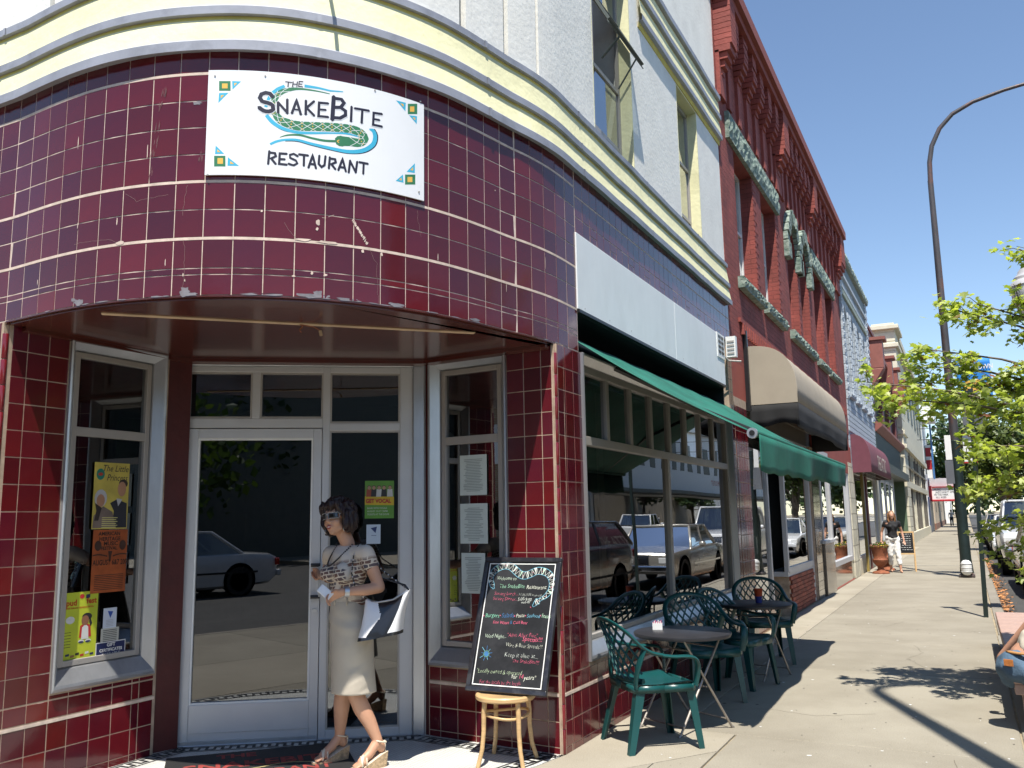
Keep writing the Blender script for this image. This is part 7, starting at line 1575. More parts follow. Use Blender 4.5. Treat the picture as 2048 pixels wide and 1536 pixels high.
for i, (x, y, h, r) in enumerate(((1.5, -19, 8.5, 4.2), (6.5, -22, 9.5, 4.8), (-5, -18.5, 8, 4), (11.5, -26, 10, 5), (14.2, 9, 6.5, 2.4), (14.2, 27, 6.5, 2.4))):
    far_tree('street_tree', ['dense tree across the intersection mirrored in the door, centre', 'dense tree across the intersection mirrored behind the white sedan', 'dense tree across the side street mirrored in the left window', 'tallest dense tree far across the intersection', 'tree across the main street near the corner', 'tree across the main street farther along'][i], x, y, 0, h, r, 'leafdk', 40 + i, n=3500, s=.28)
# ------------------------------------------------------------------ people
def organic(name, parts, mats, parent, voxel=.008, smooth=6, T=None, noise_amp=0.0, noise_sc=30.0, fac=.5, matfn=None, aniso=(1, 1, 1)):
    """one continuous surface grown from overlapping tapered limbs and ellipsoids"""
    mb = MB()
    for p in parts:
        if p[0] == 't':
            pts, r = p[1], p[2]; mb.tube(pts, r, 14, flat=p[3] if len(p) > 3 else 1.0)
            rr_ = r if isinstance(r, (list, tuple)) else [r] * len(pts)
            for q, s in ((pts[0], rr_[0]), (pts[-1], rr_[-1])): mb.ell(q, (s * .98,) * 3, 12, 8)
        else: mb.ell(p[1], p[2], 18, 12, T=p[3] if len(p) > 3 else None)
    me = mb.mesh(name, mats); o = bpy.data.objects.new(name, me); COL.objects.link(o)
    md = o.modifiers.new('r', 'REMESH'); md.mode = 'VOXEL'; md.voxel_size = voxel; md.use_smooth_shade = True
    if smooth: ms = o.modifiers.new('s', 'SMOOTH'); ms.iterations = smooth; ms.factor = fac
    dg = bpy.context.evaluated_depsgraph_get(); m2 = bpy.data.meshes.new_from_object(o.evaluated_get(dg)); o.modifiers.clear(); o.data = m2; bpy.data.meshes.remove(me)
    m2.materials.clear()
    for q in (mats if isinstance(mats, (list, tuple)) else [mats]): m2.materials.append(q)
    if noise_amp:
        ns = [v.normal.copy() for v in m2.vertices]
        for v, n in zip(m2.vertices, ns): v.co += n * noise_amp * noise.noise(Vector((v.co.x * noise_sc * aniso[0], v.co.y * noise_sc * aniso[1], v.co.z * noise_sc * aniso[2])))
    for f in m2.polygons: f.use_smooth = True
    if matfn:
        for f in m2.polygons: f.material_index = matfn(f.center)
    m2.name = name; o.parent = parent
    if T is not None: o.matrix_basis = T
    return o
V3 = lambda *a: Vector(a)
def blouse_mat():
    m, nt, b = _nt('printed_cream_blouse'); L = nt.links.new
    tc = N(nt, 'ShaderNodeTexCoord'); mp = N(nt, 'ShaderNodeMapping'); mp.inputs['Rotation'].default_value = (0, .15, 0); L(tc.outputs['Object'], mp.inputs[0])
    sp = N(nt, 'ShaderNodeSeparateXYZ'); L(mp.outputs[0], sp.inputs[0]); sm_ = N(nt, 'ShaderNodeMath', operation='SUBTRACT'); L(sp.outputs[0], sm_.inputs[0]); L(sp.outputs[1], sm_.inputs[1])
    cb = N(nt, 'ShaderNodeCombineXYZ'); L(sm_.outputs[0], cb.inputs[0]); L(sp.outputs[2], cb.inputs[1])
    wz = N(nt, 'ShaderNodeTexNoise'); wz.inputs['Scale'].default_value = 14; L(tc.outputs['Object'], wz.inputs['Vector'])
    va = N(nt, 'ShaderNodeVectorMath', operation='MULTIPLY_ADD'); L(wz.outputs['Color'], va.inputs[0]); va.inputs[1].default_value = (.03, .03, 0); L(cb.outputs[0], va.inputs[2])
    br = N(nt, 'ShaderNodeTexBrick'); L(va.outputs[0], br.inputs['Vector']); br.inputs['Scale'].default_value = 1; br.inputs['Brick Width'].default_value = .042; br.inputs['Row Height'].default_value = .024; br.inputs['Mortar Size'].default_value = .0035
    br.inputs['Color1'].default_value = (.075, .07, .09, 1); br.inputs['Color2'].default_value = (.16, .07, .04, 1); br.inputs['Mortar'].default_value = (.58, .50, .40, 1)
    n2 = N(nt, 'ShaderNodeTexNoise'); n2.inputs['Scale'].default_value = 9; n2.inputs['Detail'].default_value = 3; L(tc.outputs['Object'], n2.inputs['Vector'])
    # printed bands at bust and hip height
    def bandf(z0, z1):
        a = N(nt, 'ShaderNodeMapRange'); a.inputs[1].default_value = z0 - .015; a.inputs[2].default_value = z0 + .015; L(sp.outputs[2], a.inputs[0])
        c = N(nt, 'ShaderNodeMapRange'); c.inputs[1].default_value = z1 - .015; c.inputs[2].default_value = z1 + .015; c.inputs[3].default_value = 1; c.inputs[4].default_value = 0; L(sp.outputs[2], c.inputs[0])
        mm = N(nt, 'ShaderNodeMath', operation='MULTIPLY'); L(a.outputs[0], mm.inputs[0]); L(c.outputs[0], mm.inputs[1]); return mm
    b1, b2 = bandf(1.04, 1.25), bandf(.93, 1.012); ad = N(nt, 'ShaderNodeMath', operation='ADD'); L(b1.outputs[0], ad.inputs[0]); L(b2.outputs[0], ad.inputs[1])
    r = N(nt, 'ShaderNodeMapRange'); r.inputs[1].default_value = .36; r.inputs[2].default_value = .42; L(n2.outputs[0], r.inputs[0]); mu = N(nt, 'ShaderNodeMath', operation='MULTIPLY'); L(ad.outputs[0], mu.inputs[0]); L(r.outputs[0], mu.inputs[1])
    mx = N(nt, 'ShaderNodeMix', data_type='RGBA'); L(mu.outputs[0], mx.inputs[0]); mx.inputs[6].default_value = (.60, .52, .43, 1); L(br.outputs[0], mx.inputs[7]); L(mx.outputs[2], b.inputs['Base Color']); b.inputs['Roughness'].default_value = .8
    return m
def hand(parts, w, h, palm_n, curl, side, s=1.0, spread=.3):
    """palm and five fingers; w wrist, h knuckle centre, palm_n direction the fingers curl towards, side towards the thumb"""
    w, h = Vector(w), Vector(h); d = (h - w).normalized(); pn = (Vector(palm_n) - d * Vector(palm_n).dot(d)).normalized(); sd = (Vector(side) - d * Vector(side).dot(d)); sd = (sd - pn * sd.dot(pn)).normalized()
    for k in (-1, 0, 1): parts.append(('t', [w + sd * .010 * k, h + sd * .022 * k * s], [.017 * s, .0125 * s]))
    for k, L_ in enumerate((.062, .070, .066, .052)):
        o = h + sd * (.028 - .0185 * k) * s; a = 0.0; p = [o]; seg = (L_ * .42 * s, L_ * .32 * s, L_ * .26 * s)
        for j, l in enumerate(seg): a += curl * (1, 1.1, .8)[j] * (1 + .12 * k); p.append(p[-1] + (d * cos(a) + pn * sin(a)) * l)
        parts.append(('t', p, [.0088 * s, .0082 * s, .0076 * s, .0062 * s]))
    b = w + d * .030 * s + sd * .022 * s; t1 = b + (d * .6 + sd * .7 + pn * .35).normalized() * .034 * s; t2 = t1 + (d * .85 + sd * .15 + pn * .5).normalized() * .028 * s
    parts.append(('t', [b, t1, t2], [.0125 * s, .0100 * s, .0078 * s]))

W = thing('person', 'woman in printed blouse, beige pencil skirt and sunglasses at the restaurant door', 'person', (-.84, 4.62, 0), radians(27.1))
SL, SR = V3(-.165, -.125, 1.265), V3(-.425, .085, 1.262)
fT, sT = V3(-.62, -.78, 0), V3(.78, -.62, 0)
hd = V3(-.362, -.035, 1.487); fH = V3(-.50, -.86, .05).normalized(); sH = V3(.86, -.50, .12).normalized(); uH = sH.cross(fH).normalized() * -1
if uH.z < 0: uH = -uH
TH = TR(hd, sH, fH, uH)            # head frame: x her left, y forward, z up
hp = lambda x, y, z: TH @ V3(x, y, z)
TR3 = TH.to_3x3().to_4x4()
P = [('e', hp(0, -.012, .028), (.071, .088, .084), TR3), ('e', hp(0, .022, -.040), (.055, .060, .074), TR3), ('e', hp(0, .052, -.094), (.022, .020, .018), TR3), ('e', hp(.030, .050, -.036), (.028, .026, .030), TR3), ('e', hp(-.030, .050, -.036), (.028, .026, .030), TR3),
     ('t', [hp(0, .072, .012), hp(0, .086, -.010), hp(0, .097, -.030)], [.008, .009, .0105]), ('e', hp(.010, .083, -.034), (.008, .010, .007), TR3), ('e', hp(-.010, .083, -.034), (.008, .010, .007), TR3), ('e', hp(0, .066, .026), (.048, .020, .012), TR3), ('e', hp(0, .074, -.064), (.024, .013, .012), TR3),
     ('t', [hp(.045, .02, -.07), hp(0, .055, -.09), hp(-.045, .02, -.07)], [.018, .020, .018]),
     ('t', [hp(0, -.020, -.055), V3(-.305, -.01, 1.335), V3(-.295, .0, 1.25)], [.047, .045, .052]), ('t', [SR + V3(.03, -.02, -.005), V3(-.290, .0, 1.265), SL + V3(-.03, .02, 0)], [.038, .042, .038]), ('e', V3(-.30, .0, 1.17), (.085, .06, .09)), ('t', [V3(-.29, 0, 1.13), V3(-.29, 0, .95)], [.07, .07]),
     # near arm
     ('t', [SL, SL.lerp(V3(-.078, -.150, 1.062), .45), V3(-.078, -.150, 1.062)], [.045, .041, .034]), ('t', [V3(-.078, -.150, 1.062), V3(-.15, -.185, 1.052), V3(-.285, -.250, 1.046)], [.034, .035, .022]),
     # far arm
     ('t', [SR, SR.lerp(V3(-.50, .33, 1.11), .45), V3(-.50, .33, 1.11)], [.043, .039, .032]), ('t', [V3(-.50, .33, 1.11), V3(-.54, .42, 1.10), V3(-.590, .530, 1.105)], [.032, .032, .021]),
     # legs
     ('t', [V3(-.235, -.070, .80), V3(-.240, -.068, .60), V3(-.238, -.062, .44)], [.082, .070, .050]), ('t', [V3(-.238, -.062, .44), V3(-.195, -.045, .34), V3(-.150, -.040, .26), V3(-.100, -.032, .150)], [.049, .052, .043, .030]),
     ('t', [V3(-.285, .075, .80), V3(-.315, .078, .60), V3(-.335, .082, .44)], [.082, .070, .050]), ('t', [V3(-.335, .082, .44), V3(-.345, .095, .34), V3(-.352, .105, .26), V3(-.360, .122, .145)], [.049, .052, .043, .030])]
def foot(parts, ank, d):
    d = d.normalized(); s = V3(-d.y, d.x, 0); g = V3(ank.x, ank.y, 0)
    parts.append(('t', [ank + d * -.015 + V3(0, 0, -.02), g + d * -.022 + V3(0, 0, .105)], [.028, .027])); parts.append(('t', [ank + d * .01 + V3(0, 0, -.01), g + d * .06 + V3(0, 0, .085), g + d * .115 + V3(0, 0, .050)], [.030, .028, .024]))
    parts.append(('t', [g + d * .10 + s * .016 + V3(0, 0, .046), g + d * .10 - s * .016 + V3(0, 0, .046)], [.020, .018]))
    for k in range(5): o = g + d * .125 + s * (-.028 + .0145 * k) + V3(0, 0, .040); parts.append(('t', [o, o + d * (.040 - .004 * abs(k - 3)) + V3(0, 0, -.012)], [.0105 if k == 4 else .0085, .0075]))
dN, dF = V3(-.76, -.65, 0), V3(-.80, -.60, 0)
foot(P, V3(-.100, -.032, .150), dN); foot(P, V3(-.360, .122, .145), dF)
hand(P, (-.285, -.250, 1.046), (-.345, -.285, 1.022), (.2, -.7, -.5), .42, (-.1, -.3, 1)); hand(P, (-.590, .530, 1.105), (-.612, .592, 1.100), (-.8, -.4, -.2), .95, (0, 0, 1))
body_w = organic('body', P, M['skin'], W, voxel=.0062, smooth=4)
# blouse
B_ = [('e', V3(-.300, -.015, 1.17), (.155, .100, .15), Matrix.Rotation(atan2(sT.y, sT.x), 4, 'Z')), ('e', V3(-.300, -.01, 1.02), (.130, .100, .12), Matrix.Rotation(atan2(sT.y, sT.x), 4, 'Z')), ('e', V3(-.290, 0, .965), (.138, .108, .045), Matrix.Rotation(atan2(sT.y, sT.x) * .7, 4, 'Z')),
      ('t', [SR + V3(.0, 0, -.004), V3(-.30, -.005, 1.262), SL + V3(0, 0, -.004)], [.052, .060, .052]), ('e', V3(-.30, -.012, 1.235) + fT * .03, (.10, .07, .06), Matrix.Rotation(atan2(sT.y, sT.x), 4, 'Z')), ('t', [SL, SL.lerp(V3(-.078, -.150, 1.062), .34)], [.052, .053]), ('t', [SR, SR.lerp(V3(-.50, .33, 1.11), .34)], [.050, .051])]
for k in (-1, 1): B_.append(('e', V3(-.30, -.015, 1.148) + fT * .088 + sT * .062 * k, (.060, .060, .062)))
organic('blouse', B_, blouse_mat(), W, voxel=.0075, smooth=16, noise_amp=.010, noise_sc=11, aniso=(1, 1, .6))
# skirt: rings with soft folds, open hem with a back slit
sk = MB(); rings = [(.985, -.298, .0, .118, .098), (.965, -.296, 0, .128, .104), (.90, -.285, 0, .150, .118), (.82, -.272, 0, .166, .128), (.72, -.270, 0, .166, .128), (.60, -.264, .0, .160, .126), (.50, -.258, .0, .156, .130), (.435, -.255, .0, .156, .134)]
RF = [Vector(r) for r in rings]; NS = 56
def ring_at(t):
    x = t * (len(rings) - 1); i = min(int(x), len(rings) - 2); f = x - i; return [a * (1 - f) + b * f for a, b in zip(rings[i], rings[i + 1])]
yaw_ = atan2(.92, -.40)   # side axis of the hips
def sk_pt(u, v):
    z, cx, cy, rs, rf = ring_at(v); a = 2 * pi * u; ca, sa2 = cos(a), sin(a); rs2 = rs + .007 * noise.noise(V3(ca * 1.4, z * 11, sa2 * 1.4)) + .004 * noise.noise(V3(ca * 3, z * 30 + sa2 * 2, 5)) * (1 if v > .1 else 0); q = .004 * sin(z * 60 + 3 * ca) * max(0, 1 - abs(z - .86) / .12)
    sx_, sy_ = .44, -.90; fx_, fy_ = -.90, -.44
    e = 1.0; return V3(cx + sx_ * (rs2 + q) * ca + fx_ * (rf + q) * sa2, cy + sy_ * (rs2 + q) * ca + fy_ * (rf + q) * sa2, z - .012 * (sa2 < -.97) * (v > .95))
sk.grid(sk_pt, NS, 46); skirt = sk.build('skirt', M['linen'], W, smooth=True, solid=.004, merge=True)
q = MB(); q.grid(lambda u, v: sk_pt(u, .035 + .0 + v * .0) + V3(0, 0, .012 - .030 * v) + (sk_pt(u, .035) - V3(-.29, 0, sk_pt(u, .035).z)).normalized() * .003, NS, 1); q.build('waistband', M['linen'], skirt, smooth=True)
for u in (.06, .18, .33, .47): p = sk_pt(u, .05); o = (p - V3(-.29, 0, p.z)).normalized(); MB().tube([p + o * .006 + V3(0, 0, .024), p + o * .008, p + o * .006 + V3(0, 0, -.022)], .0055, 6).build('belt_loop', M['linen'], skirt, smooth=True)
# hair: bob with a fringe
H = [('e', hp(0, -.022, .050), (.096, .104, .084), TR3), ('e', hp(.080, -.022, -.022), (.036, .062, .088), TR3), ('e', hp(-.079, -.015, -.022), (.033, .060, .086), TR3), ('e', hp(0, -.075, -.020), (.082, .050, .088), TR3), ('e', hp(.030, .058, .074), (.052, .036, .026), TR3), ('e', hp(-.034, .060, .066), (.048, .034, .030), TR3), ('e', hp(.0, -.09, -.06), (.075, .035, .05), TR3),
     ('t', [hp(-.055, .055, .06), hp(-.076, .035, .01), hp(-.078, .02, -.05)], [.024, .020, .012]), ('t', [hp(.055, .055, .06), hp(.080, .030, .01), hp(.084, .012, -.06)], [.022, .020, .012])]
for k in range(9): a = -1.2 - k * .35; H.append(('t', [hp(.075 * cos(a) , -.03 + .08 * sin(a) * .9, -.02), hp(.084 * cos(a), -.035 + .085 * sin(a), -.085 - .01 * (k % 2))], [.026, .010]))
organic('hair', H, M['hair'], W, voxel=.006, smooth=2, noise_amp=.022, noise_sc=60, aniso=(1, 1, .22))
# face details
lp = MB(); lp.ell(hp(0, .0835, -.0575), (.0195, .006, .0042), 12, 6, 0, TR3).ell(hp(0, .0825, -.071), (.0165, .007, .005), 12, 6, 0, TR3).ell(hp(0, .0835, -.064), (.014, .005, .0045), 10, 6, 1, TR3)
lp.build('lips', [mat('rose_lips', (.33, .05, .05), .35), mat('teeth_white', (.6, .55, .5), .4)], W, smooth=True)
gs_ = MB(); ln = MB()
for s in (-1, 1):
    ln.grid(lambda u, v: hp(s * (.008 + .056 * u), .093 - .030 * u * u, .021 - .035 * v - .006 * (v - .5) * (u)), 8, 4)
    gs_.tube([hp(s * (.008 + .056 * u), .0945 - .030 * u * u, .021) for u in (0, .25, .5, .75, 1)] + [hp(s * .068, .055, .012), hp(s * .066, .055, -.008)] + [hp(s * (.008 + .056 * u), .0945 - .030 * u * u, -.015) for u in (1, .75, .5, .25, 0)] + [hp(s * .008, .0945, .021)], .0019, 6, caps=False)
    gs_.tube([hp(s * .066, .060, .012), hp(s * .076, .02, .012), hp(s * .078, -.02, .008)], [.004, .004, .0035], 6)
gs_.tube([hp(-.009, .093, .012), hp(.009, .093, .012)], .004, 6)
sg2 = gs_.build('sunglasses', mat('pale_silver_frame', (.38, .38, .39), .3, metal=.4), W, smooth=50); ln.build('lens', mat('dark_lens', (.012, .010, .012), .06, coat=.5), sg2, smooth=True, solid=.002)
er = MB()
for s in (-1, 1): er.tube([hp(s * .068, .012 + .020 * sin(t) , -.075 + .020 * cos(t) ) for t in [2 * pi * k / 16 for k in range(17)]], .0018, 5, caps=False)
for nm, s in (('earring', -1), ('earring', 1)): MB().tube([hp(s * .074, .014 + .021 * sin(t), -.080 + .021 * cos(t)) for t in [2 * pi * k / 16 for k in range(17)]], .0019, 5, caps=False).build(nm, M['chrome'], W, smooth=True)
nk = MB(); bd = mat('dark_beads', (.03, .018, .014), .3)
for k in range(46):
    t = (k / 45 - .5) * 2; c_ = V3(-.300, -.01, 1.318) + fT * (.02 + .125 * (1 - abs(t) ** 2.2)) + sT * (.068 * t) + V3(0, 0, -.125 * (1 - abs(t) ** 2.0)); nk.ell(c_ + fT * .004, (.0055,) * 3, 6, 4)
nk.build('necklace', bd, W, smooth=True)['kind'] = 'stuff'
MB().lathe([(.027, -.014), (.029, -.014), (.029, .014), (.027, .014)], n=20).build('bracelet', M['silver'], W, smooth=40, T=TR(V3(-.262, -.239, 1.0468), V3(0, 0, 1), V3(.43, -.9, 0).normalized(), V3(-.9, -.43, 0).normalized()))
# wedge sandals
for ank, d in ((V3(-.100, -.032, .150), dN), (V3(-.360, .122, .145), dF)):
    d = d.normalized(); s = V3(-d.y, d.x, 0); g = V3(ank.x, ank.y, 0); T_ = TR(g, d, s, (0, 0, 1)); sh = MB(); N_ = 12; top, bot = [], []
    for i in range(N_ + 1):
        t = i / N_; x = -.055 + .235 * t; hz = .088 - .066 * min(1, (t / .72)) ** 1.3 if t < .72 else .022; w = .030 + .010 * sin(pi * min(1, t * 1.1)) - (.012 * max(0, (t - .85) / .15)); top.append((x, w, hz)); bot.append((x + (.010 if i == 0 else 0), w * .95, 0))
    for i in range(N_):
        (x0, w0, h0), (x1, w1, h1) = top[i], top[i + 1]; (u0, v0, _), (u1, v1, _) = bot[i], bot[i + 1]
        q = lambda *a: T_ @ V3(*a)
        sh.quad(q(x0, w0, h0), q(x1, w1, h1), q(u1, v1, 0), q(u0, v0, 0)).quad(q(x0, -w0, h0), q(x1, -w1, h1), q(u1, -v1, 0), q(u0, -v0, 0)).quad(q(x0, w0, h0), q(x1, w1, h1), q(x1, -w1, h1), q(x0, -w0, h0), 1).quad(q(u0, v0, 0), q(u1, v1, 0), q(u1, -v1, 0), q(u0, -v0, 0))
    for e, r_ in ((0, 1), (-1, 1)): a, b = top[e], bot[e]; sh.quad(T_ @ V3(a[0], a[1], a[2]), T_ @ V3(a[0], -a[1], a[2]), T_ @ V3(b[0], -b[1], 0), T_ @ V3(b[0], b[1], 0))
    sd_ = sh.build('sandal', [M['cork'], M['strap']], W, smooth=30)
    for k, (x, h) in enumerate(((.085, .030), (.115, .022), (.10, .030))):
        pts = [T_ @ V3(x + (.012 * t if k < 2 else .03 * t), .040 * t, .030 + (h + .028) * (1 - t * t)) for t in (-1, -.6, -.2, .2, .6, 1)]; MB().tube(pts, .0065, 6, flat=.5).build('toe_strap', M['strap'], sd_, smooth=True)
    MB().tube([T_ @ V3(-.012 + .040 * cos(t), .038 * sin(t), .148 + .010 * cos(t)) for t in [2 * pi * k / 18 for k in range(19)]], .0048, 6, caps=False).build('ankle_strap', M['strap'], sd_, smooth=True)
    MB().tube([T_ @ V3(-.045, 0, .09), T_ @ V3(-.052, 0, .12), T_ @ V3(-.046, 0, .146)], .006, 6).build('heel_strap', M['strap'], sd_, smooth=True)
WT = W.matrix_basis.copy(); WT = Matrix.Translation((-.84, 4.62, 0)) @ Matrix.Rotation(radians(27.1), 4, 'Z')
# handbag hanging at her hip, chain strap over the shoulder
hb = thing('handbag', 'white and black leather handbag hanging from the woman\'s shoulder by a beaded chain', 'handbag', (-.84, 4.62, 0), radians(27.1))
def bag_pt(x, y, z): return V3(-.045, -.175, .90) + V3(x * .93 + y * .25 + z * .18, -x * .18 + y * .95, z + x * .16)
def bag(u, v, d):
    # u around 0..1, v bottom to top
    a = 2 * pi * u; e = .55; cx_, cy_ = abs(cos(a)) ** e * (1 if cos(a) > 0 else -1), abs(sin(a)) ** e * (1 if sin(a) > 0 else -1)
    w, dd = .135 + .012 * v - .010 * sin(pi * v), .078 * (1 - v) ** .5 + .012; z = -.125 + .235 * v + .020 * v * (cos(a) ** 2) - .028 * v * (1 - abs(cos(a))); p = bag_pt(w * cx_, dd * cy_, z)
    return p + V3(0, 0, .006 * noise.noise(p * 18))
bb = MB(); nu = 480; bb.grid(lambda u, v: bag(u, v, 0), nu, 64)
for i in range(len(bb.f)):
    u = (i % nu) / nu; a = 2 * pi * (u + .5 / nu); x = cos(a); v = (i // nu) / 64; bb.m[i] = 1 if (-.30 + .30 * sin(v * 2.6) < x < .30 + .40 * sin(v * 2.2)) or v < .07 else 0
bb.poly([bag(k / nu, 0, 0) for k in range(nu)], 1); bb.build('bag_body', [M['leather'], M['leatherb']], hb, smooth=40, merge=True)
MB().tube([bag_pt(-.135, -.012, .105), bag_pt(-.05, -.018, .085), bag_pt(.05, -.018, .085), bag_pt(.135, -.012, .125)], .007, 6).build('zip', M['silver'], hb, smooth=True)
MB().tube([bag_pt(.14, 0, .12), bag_pt(.10, .01, .16), bag_pt(.0, .02, .20), bag_pt(-.08, .03, .23)], .010, 6, flat=.5).build('black_strap', M['leatherb'], hb, smooth=True)
stp = MB(); c0, c1, c2, c3 = bag_pt(-.13, 0, .11), V3(-.235, -.135, 1.10), V3(-.225, -.125, 1.29), SL + V3(-.035, .0, .060)
path = [bag_pt(-.128, -.01, .11), V3(-.215, -.185, 1.05), V3(-.245, -.165, 1.15), V3(-.240, -.135, 1.25), V3(-.215, -.11, 1.318), V3(-.175, -.075, 1.315), V3(-.125, -.07, 1.25), V3(-.075, -.08, 1.16), bag_pt(.11, .02, .14)]
seg = []
for a, b in zip(path[:-1], path[1:]):
    k = max(2, int((b - a).length / .011)); seg += [a.lerp(b, i / k) for i in range(k)]
for i, p in enumerate(seg): stp.ell(p, (.0055, .0055, .0065), 6, 4, i % 3 == 0)
ch_ = stp.build('chain_strap', [M['leatherb'], M['chrome']], hb, smooth=True); ch_['kind'] = 'stuff'
ph = thing('phone', 'small white phone held in the woman\'s near hand', 'phone', (-.84, 4.62, 0), radians(27.1))
MB().box(-.026, .026, -.006, .006, -.045, .045, 0, Matrix.Translation((-.372, -.312, 1.052)) @ Matrix.Rotation(radians(-50), 4, 'Y') @ Matrix.Rotation(radians(20), 4, 'Z')).build('case', M['leather'], ph, bevel=.005)

# ---- simpler clothed figures farther off
def figure(name, label, loc, rz, H=1.6, top=None, trousers=None, hairm='hairb', pose=None, voxel=.014, skin='skin2', long_hair=True, capri=False, sleeve=.35):
    t = thing(name, label, 'person', loc, rz); k = H / 1.6; p = dict(hip=.88, kneeL=(-.09, .14, .46), footL=(-.09, .10, .06), kneeR=(.09, -.04, .46), footR=(.09, -.24, .10), elL=(-.24, -.05, 1.06), haL=(-.25, .05, .84), elR=(.24, .02, 1.06), haR=(.24, .14, .86), lean=.03); p.update(pose or {})
    v = lambda a: Vector(a) * k; hip = v((0, 0, p['hip'])); ch = v((0, p['lean'], 1.22)); nk_ = v((0, p['lean'] + .01, 1.36)); hd_ = v((0, p['lean'] + .03, 1.49)); SLf, SRf = v((-.17, p['lean'], 1.30)), v((.17, p['lean'], 1.30)); hL, hR = v((-.085, 0, p['hip'])), v((.085, 0, p['hip']))
    B = [('e', hd_, (.075 * k, .090 * k, .110 * k)), ('e', hd_ + v((0, .085, -.015)), (.012 * k, .018 * k, .018 * k)), ('e', hd_ + v((0, .05, -.075)), (.035 * k, .03 * k, .03 * k)), ('t', [hd_ - v((0, .02, .05)), nk_, ch], [.045 * k, .05 * k, .06 * k]), ('t', [SLf, ch, SRf], [.045 * k, .10 * k, .045 * k]), ('t', [ch, hip], [.11 * k, .12 * k])]
    for S_, E_, H_ in ((SLf, v(p['elL']), v(p['haL'])), (SRf, v(p['elR']), v(p['haR']))): B += [('t', [S_, E_], [.042 * k, .034 * k]), ('t', [E_, H_], [.034 * k, .022 * k])]; hand(B, H_, H_ + (H_ - E_).normalized() * .07 * k, (0, 1, 0), .3, (1, 0, 0) if H_.x < 0 else (-1, 0, 0), k)
    for hh, kn, ft in ((hL, v(p['kneeL']), v(p['footL'])), (hR, v(p['kneeR']), v(p['footR']))): B += [('t', [hh, kn], [.085 * k, .055 * k]), ('t', [kn, kn.lerp(ft, .35) , ft + v((0, 0, .03))], [.053 * k, .053 * k, .03 * k]), ('t', [ft + v((0, -.03, 0)), ft + v((0, .12, -.025))], [.034 * k, .026 * k])]
    organic('body', B, M[skin], t, voxel=voxel, smooth=3)
    Tp = [('t', [SLf, v((0, p['lean'], 1.29)), SRf], [.052 * k, .062 * k, .052 * k]), ('e', ch, (.165 * k, .115 * k, .15 * k)), ('t', [ch, v((0, .01, 1.02)), hip + v((0, 0, .05))], [.125 * k, .125 * k, .145 * k]), ('e', ch + v((-.06, .08, -.03)), (.06 * k,) * 3), ('e', ch + v((.06, .08, -.03)), (.06 * k,) * 3)]
    for S_, E_ in ((SLf, v(p['elL'])), (SRf, v(p['elR']))): Tp.append(('t', [S_, S_.lerp(E_, sleeve)], [.055 * k, .050 * k]))
    organic('top', Tp, top, t, voxel=voxel, smooth=4, noise_amp=.012, noise_sc=14)
    Lg = [('e', hip, (.165 * k, .135 * k, .10 * k))]
    for hh, kn, ft in ((hL, v(p['kneeL']), v(p['footL'])), (hR, v(p['kneeR']), v(p['footR']))): Lg += [('t', [hh, kn], [.098 * k, .070 * k]), ('t', [kn, kn.lerp(ft, .55 if capri else .88)], [.070 * k, .062 * k])]
    organic('trousers', Lg, trousers, t, voxel=voxel, smooth=3, noise_amp=.012, noise_sc=16)
    Hh = [('e', hd_ + v((0, -.02, .03)), (.088 * k, .095 * k, .095 * k)), ('e', hd_ + v((0, -.07, -.03)), (.08 * k, .05 * k, .09 * k))]
    if long_hair: Hh += [('t', [hd_ + v((-.07, -.01, .02)), hd_ + v((-.085, .0, -.12)), hd_ + v((-.07, .02, -.18))], [.035 * k, .035 * k, .02 * k]), ('t', [hd_ + v((.07, -.01, .02)), hd_ + v((.085, .0, -.12)), hd_ + v((.07, .02, -.18))], [.035 * k, .035 * k, .02 * k]), ('e', hd_ + v((0, -.08, -.10)), (.085 * k, .045 * k, .09 * k))]
    organic('hair', Hh, M[hairm], t, voxel=.010 * k, smooth=2, noise_amp=.018, noise_sc=40, aniso=(1, 1, .3))
    return t
blk = mat('black_knit_top', (.012, .012, .014), .8, var=.2); wht = mat('white_cotton_trousers', (.72, .71, .68), .85, var=.03)
wk = figure('person', 'woman in black top and white cropped trousers walking past the flower urn', (.66, 23.85, 0), radians(195), 1.49, blk, wht, capri=True, pose=dict(kneeL=(-.09, .10, .46), footL=(-.12, .16, .05), kneeR=(.08, .02, .46), footR=(.06, -.16, .06), elL=(-.25, -.04, 1.06), haL=(-.27, .05, .82), elR=(.25, -.05, 1.05), haR=(.29, .04, .82)))
sgw = MB()
for s in (-1, 1): sgw.ell((s * .03, .108, 1.395), (.028, .012, .018), 8, 6)
sgw.build('sunglasses', M['black'], wk, smooth=True)
for x in (-.12, .06): pass
figure('person', 'distant person in a white shirt and dark trousers at the end of the sidewalk', (.95, 96, 0), 0, 1.62, wht, M['denimdk'], 'hair', voxel=.03, long_hair=False, sleeve=.5)
figure('person', 'distant person in a pale shirt just right of the white shirted one', (1.62, 99, 0), pi, 1.55, M['framew'], M['denimdk'], 'hair', voxel=.03, long_hair=False, sleeve=.5)
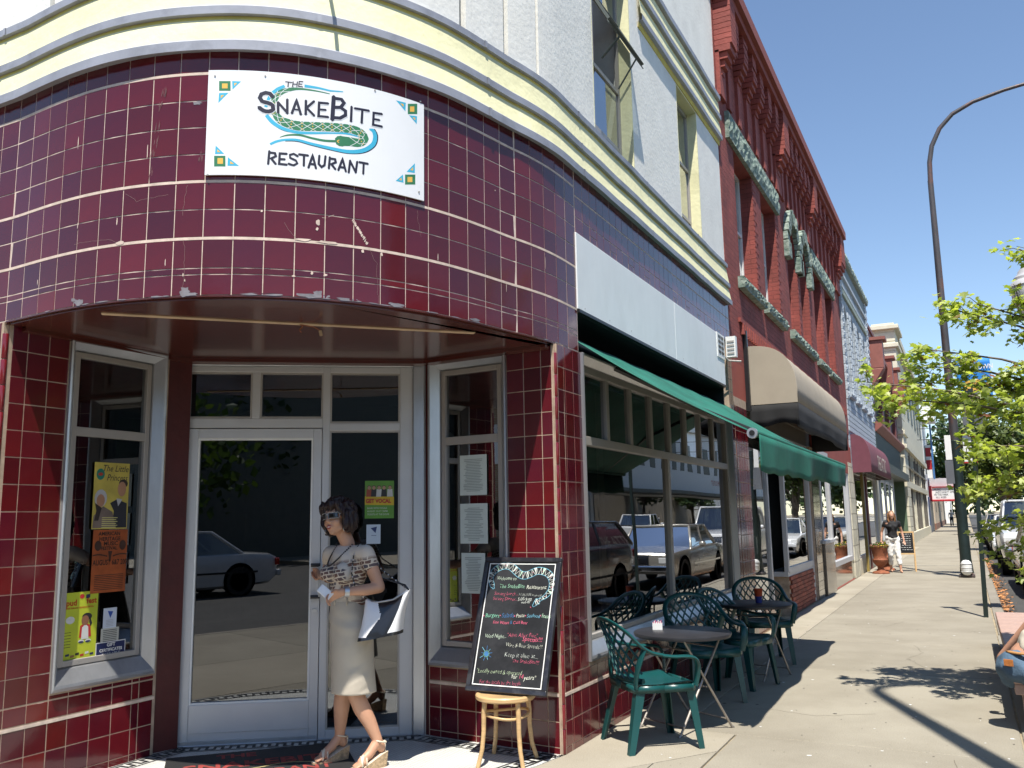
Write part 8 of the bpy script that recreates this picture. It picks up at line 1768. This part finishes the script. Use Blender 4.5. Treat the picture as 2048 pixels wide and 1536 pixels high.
# ---- person sitting on the bench, cut by the right edge of the frame
sp2 = thing('person', 'seated person in faded jeans, seen from behind at the right edge', 'person', (-.26, -.45, -.12))
LN = lambda x, y, z: V3(x + max(0, z - .62) * .8, y, z)
pe = LN(2.90, 7.50, .56)
Bd = [('t', [pe, LN(2.98, 7.52, .80), LN(3.05, 7.55, 1.02)], [.13, .12, .13]), ('t', [LN(2.90, 7.58, 1.10), LN(3.22, 7.56, 1.12)], [.05, .05]), ('t', [LN(3.05, 7.56, 1.08), LN(3.05, 7.60, 1.20)], [.05, .045]), ('e', LN(3.05, 7.64, 1.32), (.075, .09, .11)), ('t', [LN(2.90, 7.58, 1.10), LN(2.80, 7.66, .84)], [.046, .038]), ('t', [LN(2.80, 7.66, .84), LN(2.745, 7.80, .545)], [.038, .026]),
      ('t', [LN(3.22, 7.56, 1.10), LN(3.34, 7.62, .85), LN(3.28, 7.80, .70)], [.046, .037, .026]), ('t', [LN(2.82, 7.52, .52), LN(3.20, 7.62, .54)], [.09, .06]), ('t', [LN(3.20, 7.62, .54), LN(3.24, 7.66, .10)], [.055, .035]), ('t', [LN(2.98, 7.36, .52), LN(3.30, 7.34, .54)], [.09, .06]), ('t', [LN(3.30, 7.34, .54), LN(3.34, 7.36, .10)], [.055, .035]), ('t', [LN(3.22, 7.66, .06), LN(3.36, 7.68, .04)], [.04, .03]), ('t', [LN(3.32, 7.36, .06), LN(3.46, 7.38, .04)], [.04, .03])]
hand(Bd, (2.745, 7.80, .545), (2.735, 7.86, .485), (0, .8, -.5), .35, (1, 0, 0)); hand(Bd, (3.28, 7.80, .70), (3.26, 7.86, .66), (0, 0, -1), .3, (-1, 0, 0))
organic('body', Bd, M['skin2'], sp2, voxel=.010, smooth=4)
J = [('e', pe + V3(-.02, 0, -.03), (.185, .175, .125)), ('t', [LN(2.82, 7.52, .50), LN(3.20, 7.62, .53)], [.115, .085]), ('t', [LN(3.20, 7.62, .53), LN(3.24, 7.66, .14)], [.075, .06]), ('t', [LN(2.96, 7.36, .50), LN(3.30, 7.34, .53)], [.115, .085]), ('t', [LN(3.30, 7.34, .53), LN(3.34, 7.36, .14)], [.075, .06])]
organic('jeans', J, M['denim'], sp2, voxel=.011, smooth=3, noise_amp=.022, noise_sc=11)
organic('tee_shirt', [('t', [pe + V3(.08, 0, .10), LN(2.98, 7.52, .82), LN(3.05, 7.55, 1.03)], [.145, .135, .14]), ('t', [LN(2.89, 7.58, 1.10), LN(3.22, 7.56, 1.12)], [.06, .06]), ('t', [LN(2.90, 7.58, 1.10), LN(2.86, 7.61, 1.0)], [.058, .055])], M['cream_cloth'], sp2, voxel=.012, smooth=3, noise_amp=.012, noise_sc=12)
organic('hair', [('e', LN(3.05, 7.62, 1.35), (.088, .095, .095)), ('e', LN(3.05, 7.57, 1.29), (.08, .05, .09))], M['hair'], sp2, voxel=.012, smooth=2, noise_amp=.012, noise_sc=40)
MB().tube([V3(2.775 + .14 * (1 - cos(t)), 7.50 - .150 * sin(t), .635) for t in [k * .2 for k in range(2, 16)]], .018, 6, flat=.5).build('belt', mat('tan_belt', (.40, .20, .07), .5), sp2, smooth=True)
MB().box(-.03, .03, -.003, .003, -.022, .022, 0, Matrix.Translation((2.78, 7.345, .575)) @ Matrix.Rotation(radians(-25), 4, 'Z')).build('leather_patch', mat('orange_leather_patch', (.45, .16, .04), .5, var=.3, scale=40), sp2, bevel=.002)
